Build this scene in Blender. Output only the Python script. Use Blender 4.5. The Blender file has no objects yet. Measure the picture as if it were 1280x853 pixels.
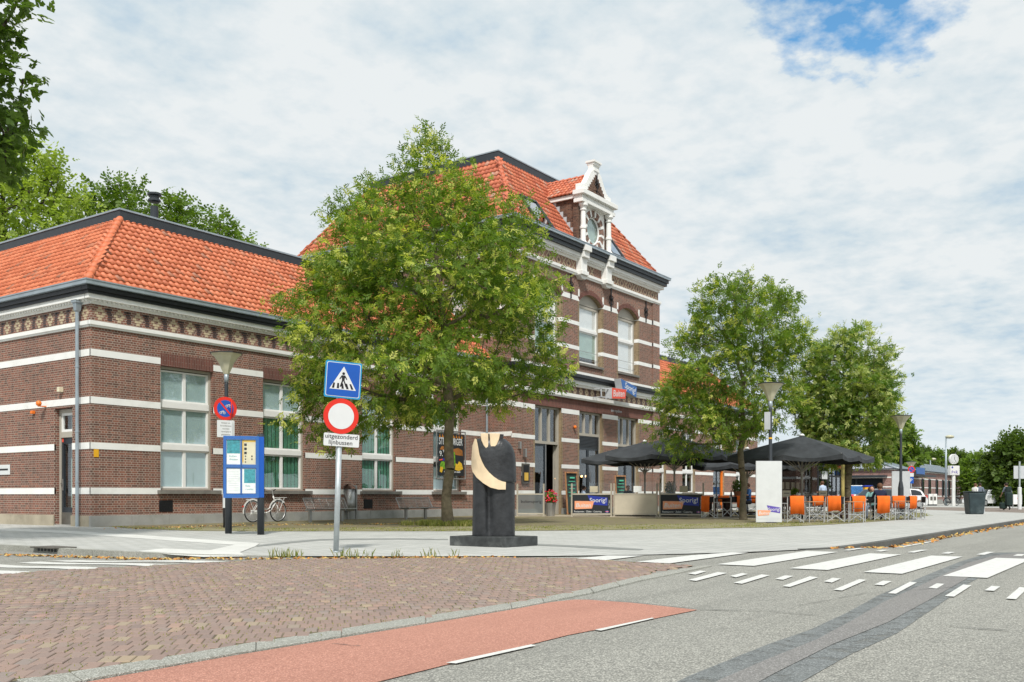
import bpy, bmesh, math, random
import numpy as np
from mathutils import Vector, Matrix

SC = bpy.context.scene
COL = SC.collection
random.seed(7)
RNG = np.random.default_rng(11)

# ------------------------------------------------------------------ camera
EYE = 0.96
AX = math.radians(34.83)                 # heading of the lens, from +X (the street front runs along X)
FW = Vector((math.cos(AX), math.sin(AX), 0)); RT = Vector((math.sin(AX), -math.cos(AX), 0))
cam_d = bpy.data.cameras.new('camera'); cam = bpy.data.objects.new('camera', cam_d); COL.objects.link(cam)
cam.location = (0, 0, EYE); cam.rotation_euler = (math.radians(90), 0, AX - math.pi/2)
cam_d.sensor_width = 36; cam_d.lens = 33.75; cam_d.shift_y = 0.1508
cam_d.clip_start = 0.1; cam_d.clip_end = 3000
SC.camera = cam

# ------------------------------------------------------------------ sky and sun
SUN_AZ = math.radians(218); SUN_EL = math.radians(50)    # azimuth of the sun, counter-clockwise from +X
w = bpy.data.worlds.new('World'); SC.world = w; w.use_nodes = True
nt = w.node_tree; nt.nodes.clear()
def wn(t, **k):
    n = nt.nodes.new(t)
    for a, b in k.items(): setattr(n, a, b)
    return n
wl = nt.links.new
sky = wn('ShaderNodeTexSky', sky_type='NISHITA', sun_disc=False, sun_elevation=SUN_EL,
         sun_rotation=math.radians(90) - SUN_AZ, air_density=1.0, dust_density=0.6, ozone_density=1.6)
tc = wn('ShaderNodeTexCoord')
sep = wn('ShaderNodeSeparateXYZ'); wl(tc.outputs['Generated'], sep.inputs[0])
def wm(op, a, b=None, c=None):
    n = wn('ShaderNodeMath', operation=op)
    for i, v in enumerate((a, b, c)):
        if v is None: continue
        if isinstance(v, (int, float)): n.inputs[i].default_value = v
        else: wl(v, n.inputs[i])
    return n.outputs[0]
zc = wm('ADD', wm('MAXIMUM', sep.outputs[2], 0.0), 0.16)
cx = wm('DIVIDE', sep.outputs[0], zc); cy = wm('DIVIDE', sep.outputs[1], zc)
cmb = wn('ShaderNodeCombineXYZ'); wl(cx, cmb.inputs[0]); wl(cy, cmb.inputs[1])
def wnoise(scale, detail, rough, off):
    mp = wn('ShaderNodeMapping'); mp.inputs['Location'].default_value = off; wl(cmb.outputs[0], mp.inputs[0])
    n = wn('ShaderNodeTexNoise'); n.inputs['Scale'].default_value = scale
    n.inputs['Detail'].default_value = detail; n.inputs['Roughness'].default_value = rough
    wl(mp.outputs[0], n.inputs['Vector']); return n.outputs['Fac']
n1 = wnoise(0.9, 8, 0.55, (3.1, 1.7, 0)); n2 = wnoise(16.0, 5, 0.55, (0.4, 5.2, 0)); n3 = wnoise(3.2, 5, 0.5, (7.4, 2.2, 3))
def wramp(fac, stops):
    r = wn('ShaderNodeValToRGB'); cr = r.color_ramp
    while len(cr.elements) < len(stops): cr.elements.new(0.5)
    for e, (p, c) in zip(cr.elements, stops): e.position = p; e.color = (*c, 1)
    wl(fac, r.inputs[0]); return r.outputs[0]
bright = wm('ADD', wm('MULTIPLY', n3, 0.64), wm('MULTIPLY', n2, 0.36))
cloud = wramp(bright, [(0.34, (3.9, 4.9, 5.7)), (0.45, (5.1, 5.75, 6.1)), (0.58, (6.2, 6.5, 6.6))])
# the one open patch of blue, where the cloud sheet breaks up
hole = Vector((0.87, 0.15, 0.48)).normalized()
gap = (FW + RT*0.385 + Vector((0, 0, 0.60))).normalized()
nv = wn('ShaderNodeVectorMath', operation='NORMALIZE'); wl(tc.outputs['Generated'], nv.inputs[0])
dt = wn('ShaderNodeVectorMath', operation='DOT_PRODUCT'); wl(nv.outputs[0], dt.inputs[0]); dt.inputs[1].default_value = gap
gapf = wm('MULTIPLY', wm('SUBTRACT', dt.outputs['Value'], 0.9870), 65.0)       # 0 at the rim .. 1 in the middle
gapf = wm('MAXIMUM', gapf, -0.9)
cover = wm('ADD', wm('MULTIPLY', n1, 1.15), wm('MULTIPLY', n2, 0.50))
cov = wm('SUBTRACT', wm('ADD', cover, 0.0), wm('MULTIPLY', gapf, 0.56))
mask = wramp(cov, [(0.50, (0, 0, 0)), (0.66, (1, 1, 1))])
hz = wramp(sep.outputs[2], [(0.0, (1, 1, 1)), (0.16, (0, 0, 0))])
skyb = wn('ShaderNodeMix', data_type='RGBA'); skyb.blend_type = 'MULTIPLY'; skyb.inputs[0].default_value = 1
wl(sky.outputs[0], skyb.inputs[6]); skyb.inputs[7].default_value = (0.85, 1.35, 1.45, 1)
mx = wn('ShaderNodeMix', data_type='RGBA'); wl(mask, mx.inputs[0]); wl(skyb.outputs[2], mx.inputs[6]); wl(cloud, mx.inputs[7])
mh = wn('ShaderNodeMix', data_type='RGBA'); wl(wm('MULTIPLY', hz, 0.65), mh.inputs[0]); wl(mx.outputs[2], mh.inputs[6])
mh.inputs[7].default_value = (5.9, 6.6, 7.0, 1)
bg = wn('ShaderNodeBackground'); wl(mh.outputs[2], bg.inputs[0]); bg.inputs[1].default_value = 0.1
wo = wn('ShaderNodeOutputWorld'); wl(bg.outputs[0], wo.inputs[0])

sd = bpy.data.lights.new('sun', 'SUN'); sun = bpy.data.objects.new('sun', sd); COL.objects.link(sun)
sd.energy = 2.9; sd.angle = math.radians(6); sd.color = (1.0, 0.955, 0.89)
to_sun = Vector((math.cos(SUN_AZ)*math.cos(SUN_EL), math.sin(SUN_AZ)*math.cos(SUN_EL), math.sin(SUN_EL)))
sun.rotation_euler = to_sun.to_track_quat('Z', 'Y').to_euler(); sun.location = (0, 0, 40)
SC.view_settings.view_transform = 'Standard'; SC.view_settings.look = 'None'
SC.view_settings.exposure = 0.42; SC.view_settings.gamma = 1
SC.render.engine = 'CYCLES'; SC.render.resolution_x = 1024; SC.render.resolution_y = 682
SC.cycles.max_bounces = 7; SC.cycles.transparent_max_bounces = 12; SC.cycles.glossy_bounces = 3
SC.cycles.sample_clamp_indirect = 6

# ------------------------------------------------------------------ where things stand (metres)
def ground(px, py):
    D = EYE*1200/(py - 619.5); l = (px - 640)/1200*D
    return FW.x*D + RT.x*l, FW.y*D + RT.y*l
def spot(px, D):
    l = (px - 640)/1200*D
    return FW.x*D + RT.x*l, FW.y*D + RT.y*l
def hgt(py, D): return EYE + D*(619.5 - py)/1200
TOCAM = math.atan2(-FW.y, -FW.x)

# ------------------------------------------------------------------ materials
MATS = {}
class NB:
    def __init__(s, name):
        s.m = bpy.data.materials.new(name); s.m.use_nodes = True; s.t = s.m.node_tree
        s.b = s.t.nodes['Principled BSDF']; s.out = s.t.nodes['Material Output']
    def n(s, t, ins=None, **k):
        n = s.t.nodes.new(t)
        for a, b in k.items(): setattr(n, a, b)
        for a, b in (ins or {}).items():
            if hasattr(b, 'links') or isinstance(b, bpy.types.NodeSocket): s.t.links.new(b, n.inputs[a])
            else: n.inputs[a].default_value = b
        return n
    def l(s, a, b): s.t.links.new(a, b)
    def mth(s, op, a, b=0.0):
        return s.n('ShaderNodeMath', {0: a, 1: b}, operation=op).outputs[0]
    def pos(s): return s.n('ShaderNodeNewGeometry').outputs['Position']
    def obj(s): return s.n('ShaderNodeTexCoord').outputs['Object']
    def noise(s, vec, scale, detail=4, rough=0.55, out='Fac'):
        return s.n('ShaderNodeTexNoise', {'Vector': vec, 'Scale': scale, 'Detail': detail, 'Roughness': rough}).outputs[out]
    def ramp(s, fac, stops):
        r = s.n('ShaderNodeValToRGB', {0: fac}); cr = r.color_ramp
        while len(cr.elements) < len(stops): cr.elements.new(0.5)
        for e, (p, c) in zip(cr.elements, stops):
            e.position = p; e.color = (c, c, c, 1) if isinstance(c, (int, float)) else (*c, 1)
        return r.outputs[0]
    def mix(s, fac, a, b, mode='MIX'):
        n = s.n('ShaderNodeMix', {0: fac}, data_type='RGBA', blend_type=mode)
        for i, v in ((6, a), (7, b)):
            if isinstance(v, tuple): n.inputs[i].default_value = (*v[:3], 1)
            else: s.l(v, n.inputs[i])
        return n.outputs[2]
    def bump(s, h, strength=0.3, dist=0.01):
        n = s.n('ShaderNodeBump', {'Height': h, 'Strength': strength, 'Distance': dist}); s.l(n.outputs[0], s.b.inputs['Normal'])
    def col(s, c):
        if isinstance(c, tuple): s.b.inputs['Base Color'].default_value = (*c[:3], 1)
        else: s.l(c, s.b.inputs['Base Color'])
    def set(s, rough=0.7, metal=0.0, spec=0.4):
        s.b.inputs['Roughness'].default_value = rough; s.b.inputs['Metallic'].default_value = metal
        s.b.inputs['Specular IOR Level'].default_value = spec; return s
def reg(k, nb): MATS[k] = nb.m; return nb.m

def plain(k, c, rough=0.6, metal=0.0, vary=0.12, scale=3.0, fine=40.0, bump=0.15, dist=0.004, spec=0.4, dirt=None):
    b = NB(k); b.set(rough, metal, spec); v = b.obj()
    a = b.noise(v, scale, 5, 0.6); f = b.noise(v, fine, 3)
    lo = tuple(x*(1 - vary*1.6) for x in c); hi = tuple(min(1, x*(1 + vary)) for x in c)
    base = b.mix(b.ramp(a, [(0.3, 0), (0.7, 1)]), lo, hi)
    base = b.mix(b.mth('MULTIPLY', f, vary), base, tuple(x*0.6 for x in c))
    if dirt: base = b.mix(b.ramp(b.noise(v, 1.3, 8, 0.7), [(0.52, 0), (0.68, dirt[1])]), base, dirt[0])
    rnd = b.n('ShaderNodeObjectInfo').outputs['Random']
    base = b.mix(b.mth('MULTIPLY', rnd, vary*0.8), base, tuple(x*0.75 for x in c))
    b.col(base); b.bump(f, bump, dist)
    return reg(k, b)

def brickwork(k, ramp, mortar, w_=0.22, h_=0.0722, sold=False, dirt=0.25, mort=0.011):
    b = NB(k); b.set(0.85, 0, 0.25); p = b.pos()
    sx = b.n('ShaderNodeSeparateXYZ', {0: p}); a = b.mth('ADD', sx.outputs[0], sx.outputs[1])
    vec = b.n('ShaderNodeCombineXYZ', {0: sx.outputs[2], 1: a} if sold else {0: a, 1: sx.outputs[2]}).outputs[0]
    br = b.n('ShaderNodeTexBrick', {'Vector': vec, 'Color1': (0, 0, 0, 1), 'Color2': (1, 1, 1, 1), 'Mortar': (0.5, 0.5, 0.5, 1), 'Scale': 1.0,
             'Mortar Size': mort*0.5, 'Mortar Smooth': 0.12, 'Bias': 0.0, 'Brick Width': w_, 'Row Height': h_}, offset=0.5, squash=0.5, squash_frequency=2)
    if sold: br.squash = 1.0
    c = b.ramp(br.outputs['Color'], ramp)
    big = b.noise(p, 0.7, 6, 0.65); fine = b.noise(p, 45, 3)
    c = b.mix(b.ramp(big, [(0.42, 0), (0.75, dirt)]), c, (0.075, 0.06, 0.05))
    c = b.mix(b.ramp(b.noise(p, 2.3, 6, 0.7), [(0.58, 0), (0.78, 0.28)]), c, (0.32, 0.27, 0.23))
    c = b.mix(b.mth('MULTIPLY', fine, 0.3), c, (0.1, 0.06, 0.05))
    st = b.n('ShaderNodeMapping', {'Vector': p, 'Scale': (2.6, 2.6, 0.35)}).outputs[0]
    c = b.mix(b.ramp(b.noise(st, 1.0, 7, 0.7), [(0.54, 0), (0.74, 0.3)]), c, (0.08, 0.06, 0.05))
    mc = b.mix(b.ramp(big, [(0.35, 0), (0.7, 0.6)]), mortar, tuple(x*0.6 for x in mortar))
    c = b.mix(br.outputs['Fac'], c, mc); b.col(c)
    h = b.mth('SUBTRACT', b.mth('MULTIPLY', fine, 0.25), br.outputs['Fac']); b.bump(h, 0.5, 0.008)
    return reg(k, b)

RB = [(0.0, (0.12, 0.062, 0.048)), (0.3, (0.195, 0.084, 0.060)), (0.6, (0.245, 0.10, 0.070)), (0.85, (0.30, 0.118, 0.077)), (1.0, (0.16, 0.095, 0.077))]
brickwork('brick', RB, (0.45, 0.39, 0.32), mort=0.0135)
brickwork('brick_soldier', [(0, (0.13, 0.045, 0.035)), (1, (0.21, 0.075, 0.055))], (0.26, 0.2, 0.17), 0.30, 0.068, True)
brickwork('brick_modern', [(0, (0.24, 0.115, 0.095)), (0.5, (0.33, 0.17, 0.145)), (1, (0.4, 0.23, 0.2))], (0.42, 0.38, 0.35))
brickwork('brick_tan', [(0, (0.30, 0.22, 0.12)), (0.5, (0.42, 0.32, 0.19)), (1, (0.36, 0.27, 0.16))], (0.22, 0.18, 0.14), 0.14, 0.0722, dirt=0.1)
brickwork('brick_dormer', [(0, (0.06, 0.035, 0.028)), (0.5, (0.12, 0.06, 0.04)), (1, (0.19, 0.1, 0.065))], (0.22, 0.18, 0.14))

STONE = plain('white_stone', (0.84, 0.84, 0.81), 0.7, vary=0.04, scale=1.5, dirt=((0.5, 0.5, 0.46), 0.25))
plain('cream_brick', (0.52, 0.43, 0.29), 0.75, vary=0.15)
plain('dark_brick', (0.07, 0.05, 0.05), 0.5, vary=0.3)
plain('plinth_stone', (0.36, 0.36, 0.34), 0.85, vary=0.14, dirt=((0.2, 0.21, 0.17), 0.6), scale=1.1)
plain('kerb_dark', (0.12, 0.12, 0.11), 0.85, vary=0.2, scale=1.5)  # even dark grey for the street kerb and the road cracks
plain('plinth_sunlit', (0.42, 0.37, 0.28), 0.85, vary=0.14, dirt=((0.22, 0.2, 0.15), 0.6), scale=1.1)  # same plinth stone on the side wall, warm sunlight put into its colour
plain('sill_stone', (0.2, 0.19, 0.17), 0.85, vary=0.2)
plain('black_paint', (0.018, 0.02, 0.024), 0.45, vary=0.2)
plain('zinc', (0.36, 0.42, 0.46), 0.4, 0.35, vary=0.12, scale=2)
plain('anthracite', (0.035, 0.042, 0.05), 0.45, vary=0.12)
plain('greige_paint', (0.42, 0.39, 0.33), 0.55, vary=0.05)
plain('white_paint', (0.8, 0.8, 0.78), 0.45, vary=0.03)
plain('dark_door', (0.02, 0.027, 0.035), 0.35, vary=0.1)
plain('steel_kick', (0.16, 0.15, 0.13), 0.5, 0.4, vary=0.2)
plain('steel', (0.42, 0.42, 0.41), 0.38, 0.8, vary=0.12)
plain('galvanised', (0.5, 0.55, 0.57), 0.5, 0.45, vary=0.12, scale=8)
plain('aluminium', (0.62, 0.63, 0.63), 0.35, 0.7, vary=0.08)
plain('sign_blue', (0.01, 0.09, 0.42), 0.35, vary=0.04)
plain('sign_rim', (0.01, 0.28, 0.55), 0.35, vary=0.04)
plain('sign_red', (0.68, 0.03, 0.015), 0.35, vary=0.04)
plain('sign_white', (0.66, 0.68, 0.68), 0.4, vary=0.03)
plain('sign_grey', (0.5, 0.52, 0.54), 0.5, vary=0.05)
plain('sign_black', (0.012, 0.012, 0.014), 0.5, vary=0.1)
plain('board_blue', (0.04, 0.14, 0.42), 0.35, vary=0.05)
plain('teal_print', (0.06, 0.38, 0.45), 0.5, vary=0.8, scale=14, fine=60)
plain('paper', (0.84, 0.86, 0.84), 0.6, vary=0.08, scale=9)
plain('yellow_print', (0.72, 0.46, 0.08), 0.55, vary=0.1)
plain('cream_print', (0.72, 0.66, 0.48), 0.6, vary=0.1)
plain('brand_red', (0.78, 0.09, 0.05), 0.5, vary=0.04)
plain('brand_blue', (0.02, 0.04, 0.32), 0.45, vary=0.04)
plain('brand_sky', (0.03, 0.13, 0.40), 0.4, vary=0.04)
plain('faded_orange', (0.85, 0.36, 0.2), 0.5, vary=0.04)
plain('faded_violet', (0.13, 0.09, 0.42), 0.5, vary=0.15)
plain('pale_grey_print', (0.6, 0.61, 0.64), 0.5, vary=0.03)
plain('banner_black', (0.018, 0.022, 0.026), 0.5, vary=0.2)
plain('banner_sand', (0.52, 0.47, 0.37), 0.7, vary=0.05)
plain('canvas_black', (0.042, 0.047, 0.052), 0.75, vary=0.25, scale=2)
plain('pole_sand', (0.42, 0.40, 0.34), 0.5, 0.2, vary=0.1)
plain('frame_sand', (0.46, 0.42, 0.34), 0.5, vary=0.06)
plain('chair_black', (0.015, 0.015, 0.017), 0.8, vary=0.2)
plain('blanket', (0.88, 0.16, 0.015), 0.9, vary=0.12, fine=90, bump=0.4)
plain('table_wood', (0.45, 0.22, 0.10), 0.5, vary=0.2)
plain('dark_wood', (0.06, 0.03, 0.022), 0.6, vary=0.3)
plain('bronze_dark', (0.04, 0.042, 0.045), 0.38, 0.2, vary=0.3, scale=5, fine=16, bump=0.45, dist=0.02, dirt=((0.10, 0.11, 0.115), 0.4))
plain('limewood', (0.74, 0.58, 0.38), 0.55, vary=0.1, scale=4, bump=0.3)
plain('plinth_metal', (0.075, 0.08, 0.08), 0.5, 0.3, vary=0.35, scale=5, dirt=((0.2, 0.21, 0.2), 0.8))
plain('bark', (0.17, 0.14, 0.09), 0.95, vary=0.3, scale=7, fine=50, bump=0.9, dist=0.02, dirt=((0.15, 0.16, 0.05), 0.6))
plain('bark_dark', (0.07, 0.055, 0.04), 0.95, vary=0.3, bump=0.9, dist=0.02)
plain('stake_wood', (0.42, 0.34, 0.12), 0.85, vary=0.2)
plain('container_green', (0.035, 0.055, 0.062), 0.5, 0.1, vary=0.25, dirt=((0.13, 0.16, 0.16), 0.5))
plain('lamp_shade', (0.55, 0.53, 0.38), 0.35, vary=0.08)
plain('tyre', (0.02, 0.02, 0.02), 0.8, vary=0.1)
plain('terracotta', (0.4, 0.15, 0.07), 0.8, vary=0.15)
plain('flower_red', (0.7, 0.01, 0.03), 0.6, vary=0.3, fine=80)
plain('flower_pink', (0.8, 0.08, 0.2), 0.6, vary=0.3)
plain('kraft', (0.5, 0.45, 0.33), 0.7, vary=0.08)
plain('skin', (0.55, 0.30, 0.21), 0.55, vary=0.06)
plain('hair_dark', (0.03, 0.018, 0.012), 0.7, vary=0.2)
plain('hair_brown', (0.13, 0.06, 0.03), 0.7, vary=0.2)
plain('cloth_navy', (0.012, 0.016, 0.045), 0.85, vary=0.15)
plain('cloth_sky', (0.45, 0.55, 0.72), 0.85, vary=0.08)
plain('cloth_grey', (0.16, 0.19, 0.24), 0.85, vary=0.15)
plain('cloth_dark', (0.02, 0.022, 0.028), 0.85, vary=0.15)
plain('cloth_white', (0.7, 0.7, 0.68), 0.85, vary=0.08)
plain('cloth_teal', (0.25, 0.48, 0.46), 0.85, vary=0.15)
plain('cloth_blue', (0.08, 0.2, 0.5), 0.85, vary=0.15)
plain('bag_green', (0.012, 0.03, 0.026), 0.75, vary=0.2)
plain('car_white', (0.78, 0.79, 0.8), 0.25, vary=0.02, bump=0.0, spec=0.6)
plain('car_grey', (0.12, 0.14, 0.16), 0.25, 0.3, vary=0.03, bump=0.0, spec=0.6)
plain('car_silver', (0.5, 0.52, 0.53), 0.28, 0.5, vary=0.03, bump=0.0, spec=0.6)
plain('car_blue', (0.015, 0.05, 0.25), 0.25, vary=0.03, bump=0.0, spec=0.6)
plain('car_glass', (0.02, 0.025, 0.03), 0.08, vary=0.05, bump=0.0, spec=0.7)
plain('lamp_red', (0.6, 0.02, 0.01), 0.2, vary=0.02)
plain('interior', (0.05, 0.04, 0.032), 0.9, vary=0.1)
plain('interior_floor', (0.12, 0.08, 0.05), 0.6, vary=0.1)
plain('blind_teal', (0.43, 0.57, 0.59), 0.8, vary=0.04)
plain('blind_green', (0.10, 0.30, 0.20), 0.8, vary=0.2)
plain('blind_white', (0.84, 0.86, 0.86), 0.8, vary=0.04)
plain('curtain_green', (0.42, 0.55, 0.50), 0.85, vary=0.06)
plain('slate', (0.03, 0.055, 0.05), 0.7, vary=0.2)
plain('chalk_green', (0.1, 0.55, 0.35), 0.8, vary=0.1)
plain('yellow_paint', (0.8, 0.42, 0.02), 0.45, vary=0.06)
plain('orange_paint', (0.85, 0.2, 0.02), 0.45, vary=0.04)
plain('soil', (0.19, 0.16, 0.10), 0.95, vary=0.3)
plain('litter', (0.55, 0.24, 0.05), 0.8, vary=0.35, scale=30)
plain('litter_pale', (0.6, 0.42, 0.14), 0.8, vary=0.35, scale=30)
plain('roof_lead', (0.55, 0.60, 0.63), 0.5, 0.1, vary=0.12)
plain('roof_felt', (0.06, 0.062, 0.065), 0.85, vary=0.15)
plain('roof_panel', (0.42, 0.42, 0.46), 0.35, 0.3, vary=0.06)
plain('terrace_deck', (0.42, 0.36, 0.26), 0.8, vary=0.15)
plain('mud_blue', (0.05, 0.2, 0.5), 0.5, vary=0.7, scale=9)

def glass(k, tint, refl, rough=0.0):
    b = NB(k); t = b.t; t.nodes.remove(b.b)
    tr = b.n('ShaderNodeBsdfTransparent', {0: (*tint, 1)}); gl = b.n('ShaderNodeBsdfGlossy', {0: (0.95, 0.97, 1, 1), 1: rough})
    ge = b.n('ShaderNodeNewGeometry'); dp_ = b.n('ShaderNodeVectorMath', {0: ge.outputs['Normal'], 1: ge.outputs['Incoming']}, operation='DOT_PRODUCT')
    lw = b.mth('POWER', b.mth('SUBTRACT', 1.0, b.mth('ABSOLUTE', dp_.outputs['Value'])), 4.0); wav = b.noise(b.pos(), 1.1, 2)
    bp = b.n('ShaderNodeBump', {'Height': wav, 'Strength': 0.02, 'Distance': 0.05}); b.l(bp.outputs[0], gl.inputs['Normal'])
    f = b.mth('ADD', b.mth('MULTIPLY', lw, 0.6), refl + 0.02)
    mx_ = b.n('ShaderNodeMixShader', {0: f, 1: tr.outputs[0], 2: gl.outputs[0]}); b.l(mx_.outputs[0], b.out.inputs[0])
    return reg(k, b)
glass('pane', (0.985, 0.99, 0.985), 0.06)
glass('pane_clear', (0.99, 0.995, 0.99), 0.0)
glass('pane_frost', (0.62, 0.66, 0.64), 0.25, 0.35)
glass('pane_roof', (0.10, 0.14, 0.2), 0.5)

def emit(k, c, s):
    b = NB(k); b.b.inputs['Emission Color'].default_value = (*c, 1); b.b.inputs['Emission Strength'].default_value = s; b.col(c); return reg(k, b)
emit('bulb', (1.0, 0.55, 0.2), 5)

def leafmat(k, stops, trans=0.42):
    b = NB(k); b.set(0.5, 0, 0.35)
    at = b.n('ShaderNodeAttribute', attribute_name='rnd').outputs['Fac']
    c = b.ramp(at, stops); b.col(c)
    tl = b.n('ShaderNodeBsdfTranslucent'); b.l(b.mix(1.0, c, (1.5, 1.6, 0.6), 'MULTIPLY'), tl.inputs[0])
    m_ = b.n('ShaderNodeMixShader', {0: trans, 1: b.b.outputs[0], 2: tl.outputs[0]}); b.l(m_.outputs[0], b.out.inputs[0])
    return reg(k, b)
leafmat('leaf_acacia', [(0, (0.07, 0.135, 0.018)), (0.55, (0.15, 0.235, 0.03)), (0.8, (0.24, 0.32, 0.045)), (0.88, (0.42, 0.47, 0.085)), (1, (0.58, 0.59, 0.16))])
leafmat('leaf_bloom', [(0, (0.06, 0.125, 0.02)), (0.5, (0.13, 0.215, 0.035)), (0.7, (0.21, 0.29, 0.06)), (1, (0.46, 0.50, 0.18))])
leafmat('leaf_maple', [(0, (0.05, 0.10, 0.016)), (1, (0.14, 0.22, 0.035))])
leafmat('leaf_light', [(0, (0.20, 0.29, 0.045)), (1, (0.44, 0.52, 0.11))])
leafmat('leaf_mid', [(0, (0.08, 0.15, 0.022)), (1, (0.22, 0.31, 0.05))])
leafmat('leaf_dark', [(0, (0.055, 0.10, 0.022)), (1, (0.15, 0.21, 0.045))])
leafmat('grass', [(0, (0.13, 0.17, 0.035)), (0.5, (0.24, 0.27, 0.06)), (1, (0.42, 0.36, 0.16))])

# roof tiles: colour per tile from the face attribute
def tilemat(k, stops):
    b = NB(k); b.set(0.55, 0, 0.4); at = b.n('ShaderNodeAttribute', attribute_name='rnd').outputs['Fac']
    c = b.ramp(at, stops); p = b.pos()
    c = b.mix(b.ramp(b.noise(p, 1.2, 6, 0.7), [(0.55, 0), (0.8, 0.2)]), c, (0.3, 0.14, 0.08)); c = b.mix(b.mth('MULTIPLY', b.noise(p, 60, 2), 0.25), c, (0.4, 0.12, 0.05))
    b.col(c); b.bump(b.noise(p, 70, 2), 0.2, 0.004); return reg(k, b)
tilemat('roof_tile', [(0, (0.46, 0.12, 0.052)), (0.4, (0.62, 0.175, 0.078)), (0.9, (0.70, 0.225, 0.11)), (1, (0.32, 0.15, 0.095))])
tilemat('roof_tile_old', [(0, (0.42, 0.105, 0.055)), (0.5, (0.56, 0.15, 0.075)), (0.85, (0.64, 0.20, 0.10)), (1, (0.46, 0.30, 0.23))])

# ground materials
def asphalt(k, base, chip, dark, scale=70, wear=(0.3, 0.3, 0.28)):
    b = NB(k); b.set(0.9, 0, 0.25); p = b.pos()
    vo = b.n('ShaderNodeTexVoronoi', {'Vector': p, 'Scale': scale}); r = b.n('ShaderNodeSeparateColor', {0: vo.outputs['Color']}).outputs[0]
    c = b.ramp(r, [(0, dark), (0.35, base), (0.75, chip), (1, tuple(min(1, x*1.35) for x in chip))])
    c = b.mix(b.ramp(vo.outputs['Distance'], [(0.35, 0), (0.7, 0.75)]), c, dark)
    big = b.noise(p, 0.35, 7, 0.65); c = b.mix(b.ramp(big, [(0.35, 0.0), (0.7, 0.35)]), c, wear)
    sp = b.noise(p, 3.0, 6, 0.7); c = b.mix(b.ramp(sp, [(0.55, 0), (0.75, 0.4)]), c, dark)
    wt = b.n('ShaderNodeMapping', {'Vector': p, 'Scale': (0.12, 1.1, 1.0), 'Rotation': (0, 0, 0.25)}).outputs[0]; c = b.mix(b.ramp(b.noise(wt, 1.0, 5, 0.6), [(0.45, 0), (0.65, 0.3)]), c, dark)
    b.col(c); b.bump(b.mth('SUBTRACT', 1.0, vo.outputs['Distance']), 0.7, 0.006); return reg(k, b)
asphalt('asphalt', (0.29, 0.285, 0.255), (0.46, 0.45, 0.40), (0.155, 0.155, 0.14), 95, wear=(0.36, 0.355, 0.32))
asphalt('asphalt_red', (0.48, 0.225, 0.165), (0.56, 0.29, 0.22), (0.33, 0.16, 0.12), 110, (0.52, 0.27, 0.2))
asphalt('asphalt_patch', (0.23, 0.225, 0.215), (0.31, 0.30, 0.29), (0.16, 0.155, 0.15), 110, (0.27, 0.26, 0.24))
asphalt('asphalt_seal', (0.19, 0.205, 0.205), (0.27, 0.285, 0.285), (0.13, 0.14, 0.14), 110, (0.24, 0.25, 0.235))
m_ = MATS['asphalt_seal']; t_ = m_.node_tree; pb_ = t_.nodes['Principled BSDF']; g_ = t_.nodes.new('ShaderNodeNewGeometry'); n_ = t_.nodes.new('ShaderNodeTexNoise'); n_.inputs['Scale'].default_value = 5; n_.inputs['Detail'].default_value = 9; n_.inputs['Roughness'].default_value = 0.75
r_ = t_.nodes.new('ShaderNodeValToRGB'); r_.color_ramp.elements[0].position = 0.50; r_.color_ramp.elements[1].position = 0.66; r_.color_ramp.elements[0].color = (1, 1, 1, 1); r_.color_ramp.elements[1].color = (0.25, 0.25, 0.25, 1)
t_.links.new(g_.outputs['Position'], n_.inputs['Vector']); t_.links.new(n_.outputs['Fac'], r_.inputs[0]); t_.links.new(r_.outputs[0], pb_.inputs['Alpha'])
asphalt('concrete_edge', (0.36, 0.36, 0.32), (0.5, 0.5, 0.46), (0.2, 0.2, 0.17), 120, (0.4, 0.4, 0.36))
asphalt('far_paving', (0.24, 0.19, 0.16), (0.3, 0.26, 0.22), (0.14, 0.11, 0.09), 40, (0.3, 0.27, 0.24))

def flags(k, c0, c1, joint, size, rot=0.0, moss=0.0, ms=0.004):
    b = NB(k); b.set(0.9, 0, 0.25); p = b.pos()
    mp = b.n('ShaderNodeMapping', {'Vector': p, 'Rotation': (0, 0, rot)}).outputs[0]
    br = b.n('ShaderNodeTexBrick', {'Vector': mp, 'Color1': (0, 0, 0, 1), 'Color2': (1, 1, 1, 1), 'Scale': 1.0, 'Mortar Size': ms, 'Mortar Smooth': 0.2,
             'Brick Width': size[0], 'Row Height': size[1]}, offset=0.5)
    c = b.mix(br.outputs['Color'], c0, c1)
    big = b.noise(p, 0.5, 7, 0.65); c = b.mix(b.ramp(big, [(0.4, 0), (0.7, 0.35)]), c, tuple(x*0.72 for x in c0))
    fine = b.noise(p, 90, 3); c = b.mix(b.mth('MULTIPLY', fine, 0.35), c, tuple(x*0.55 for x in c0))
    if moss:
        mf = b.mth('MULTIPLY', b.ramp(b.noise(p, 1.6, 8, 0.75), [(0.38, 0), (0.62, 1)]), moss)
        c = b.mix(mf, c, b.mix(b.noise(p, 25, 4), (0.12, 0.13, 0.03), (0.34, 0.32, 0.12)))
    c = b.mix(b.mth('MULTIPLY', br.outputs['Fac'], 0.8), c, joint); b.col(c)
    b.bump(b.mth('SUBTRACT', b.mth('MULTIPLY', fine, 0.3), br.outputs['Fac']), 0.4, 0.006); return reg(k, b)
flags('pavement', (0.46, 0.465, 0.44), (0.55, 0.55, 0.52), (0.22, 0.22, 0.18), (0.30, 0.30), ms=0.009)
flags('pavement_dark', (0.24, 0.25, 0.24), (0.3, 0.31, 0.29), (0.18, 0.18, 0.16), (0.30, 0.15))
flags('forecourt', (0.17, 0.13, 0.105), (0.25, 0.2, 0.16), (0.14, 0.13, 0.08), (0.2, 0.1), 0.785, 0.75)
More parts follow.
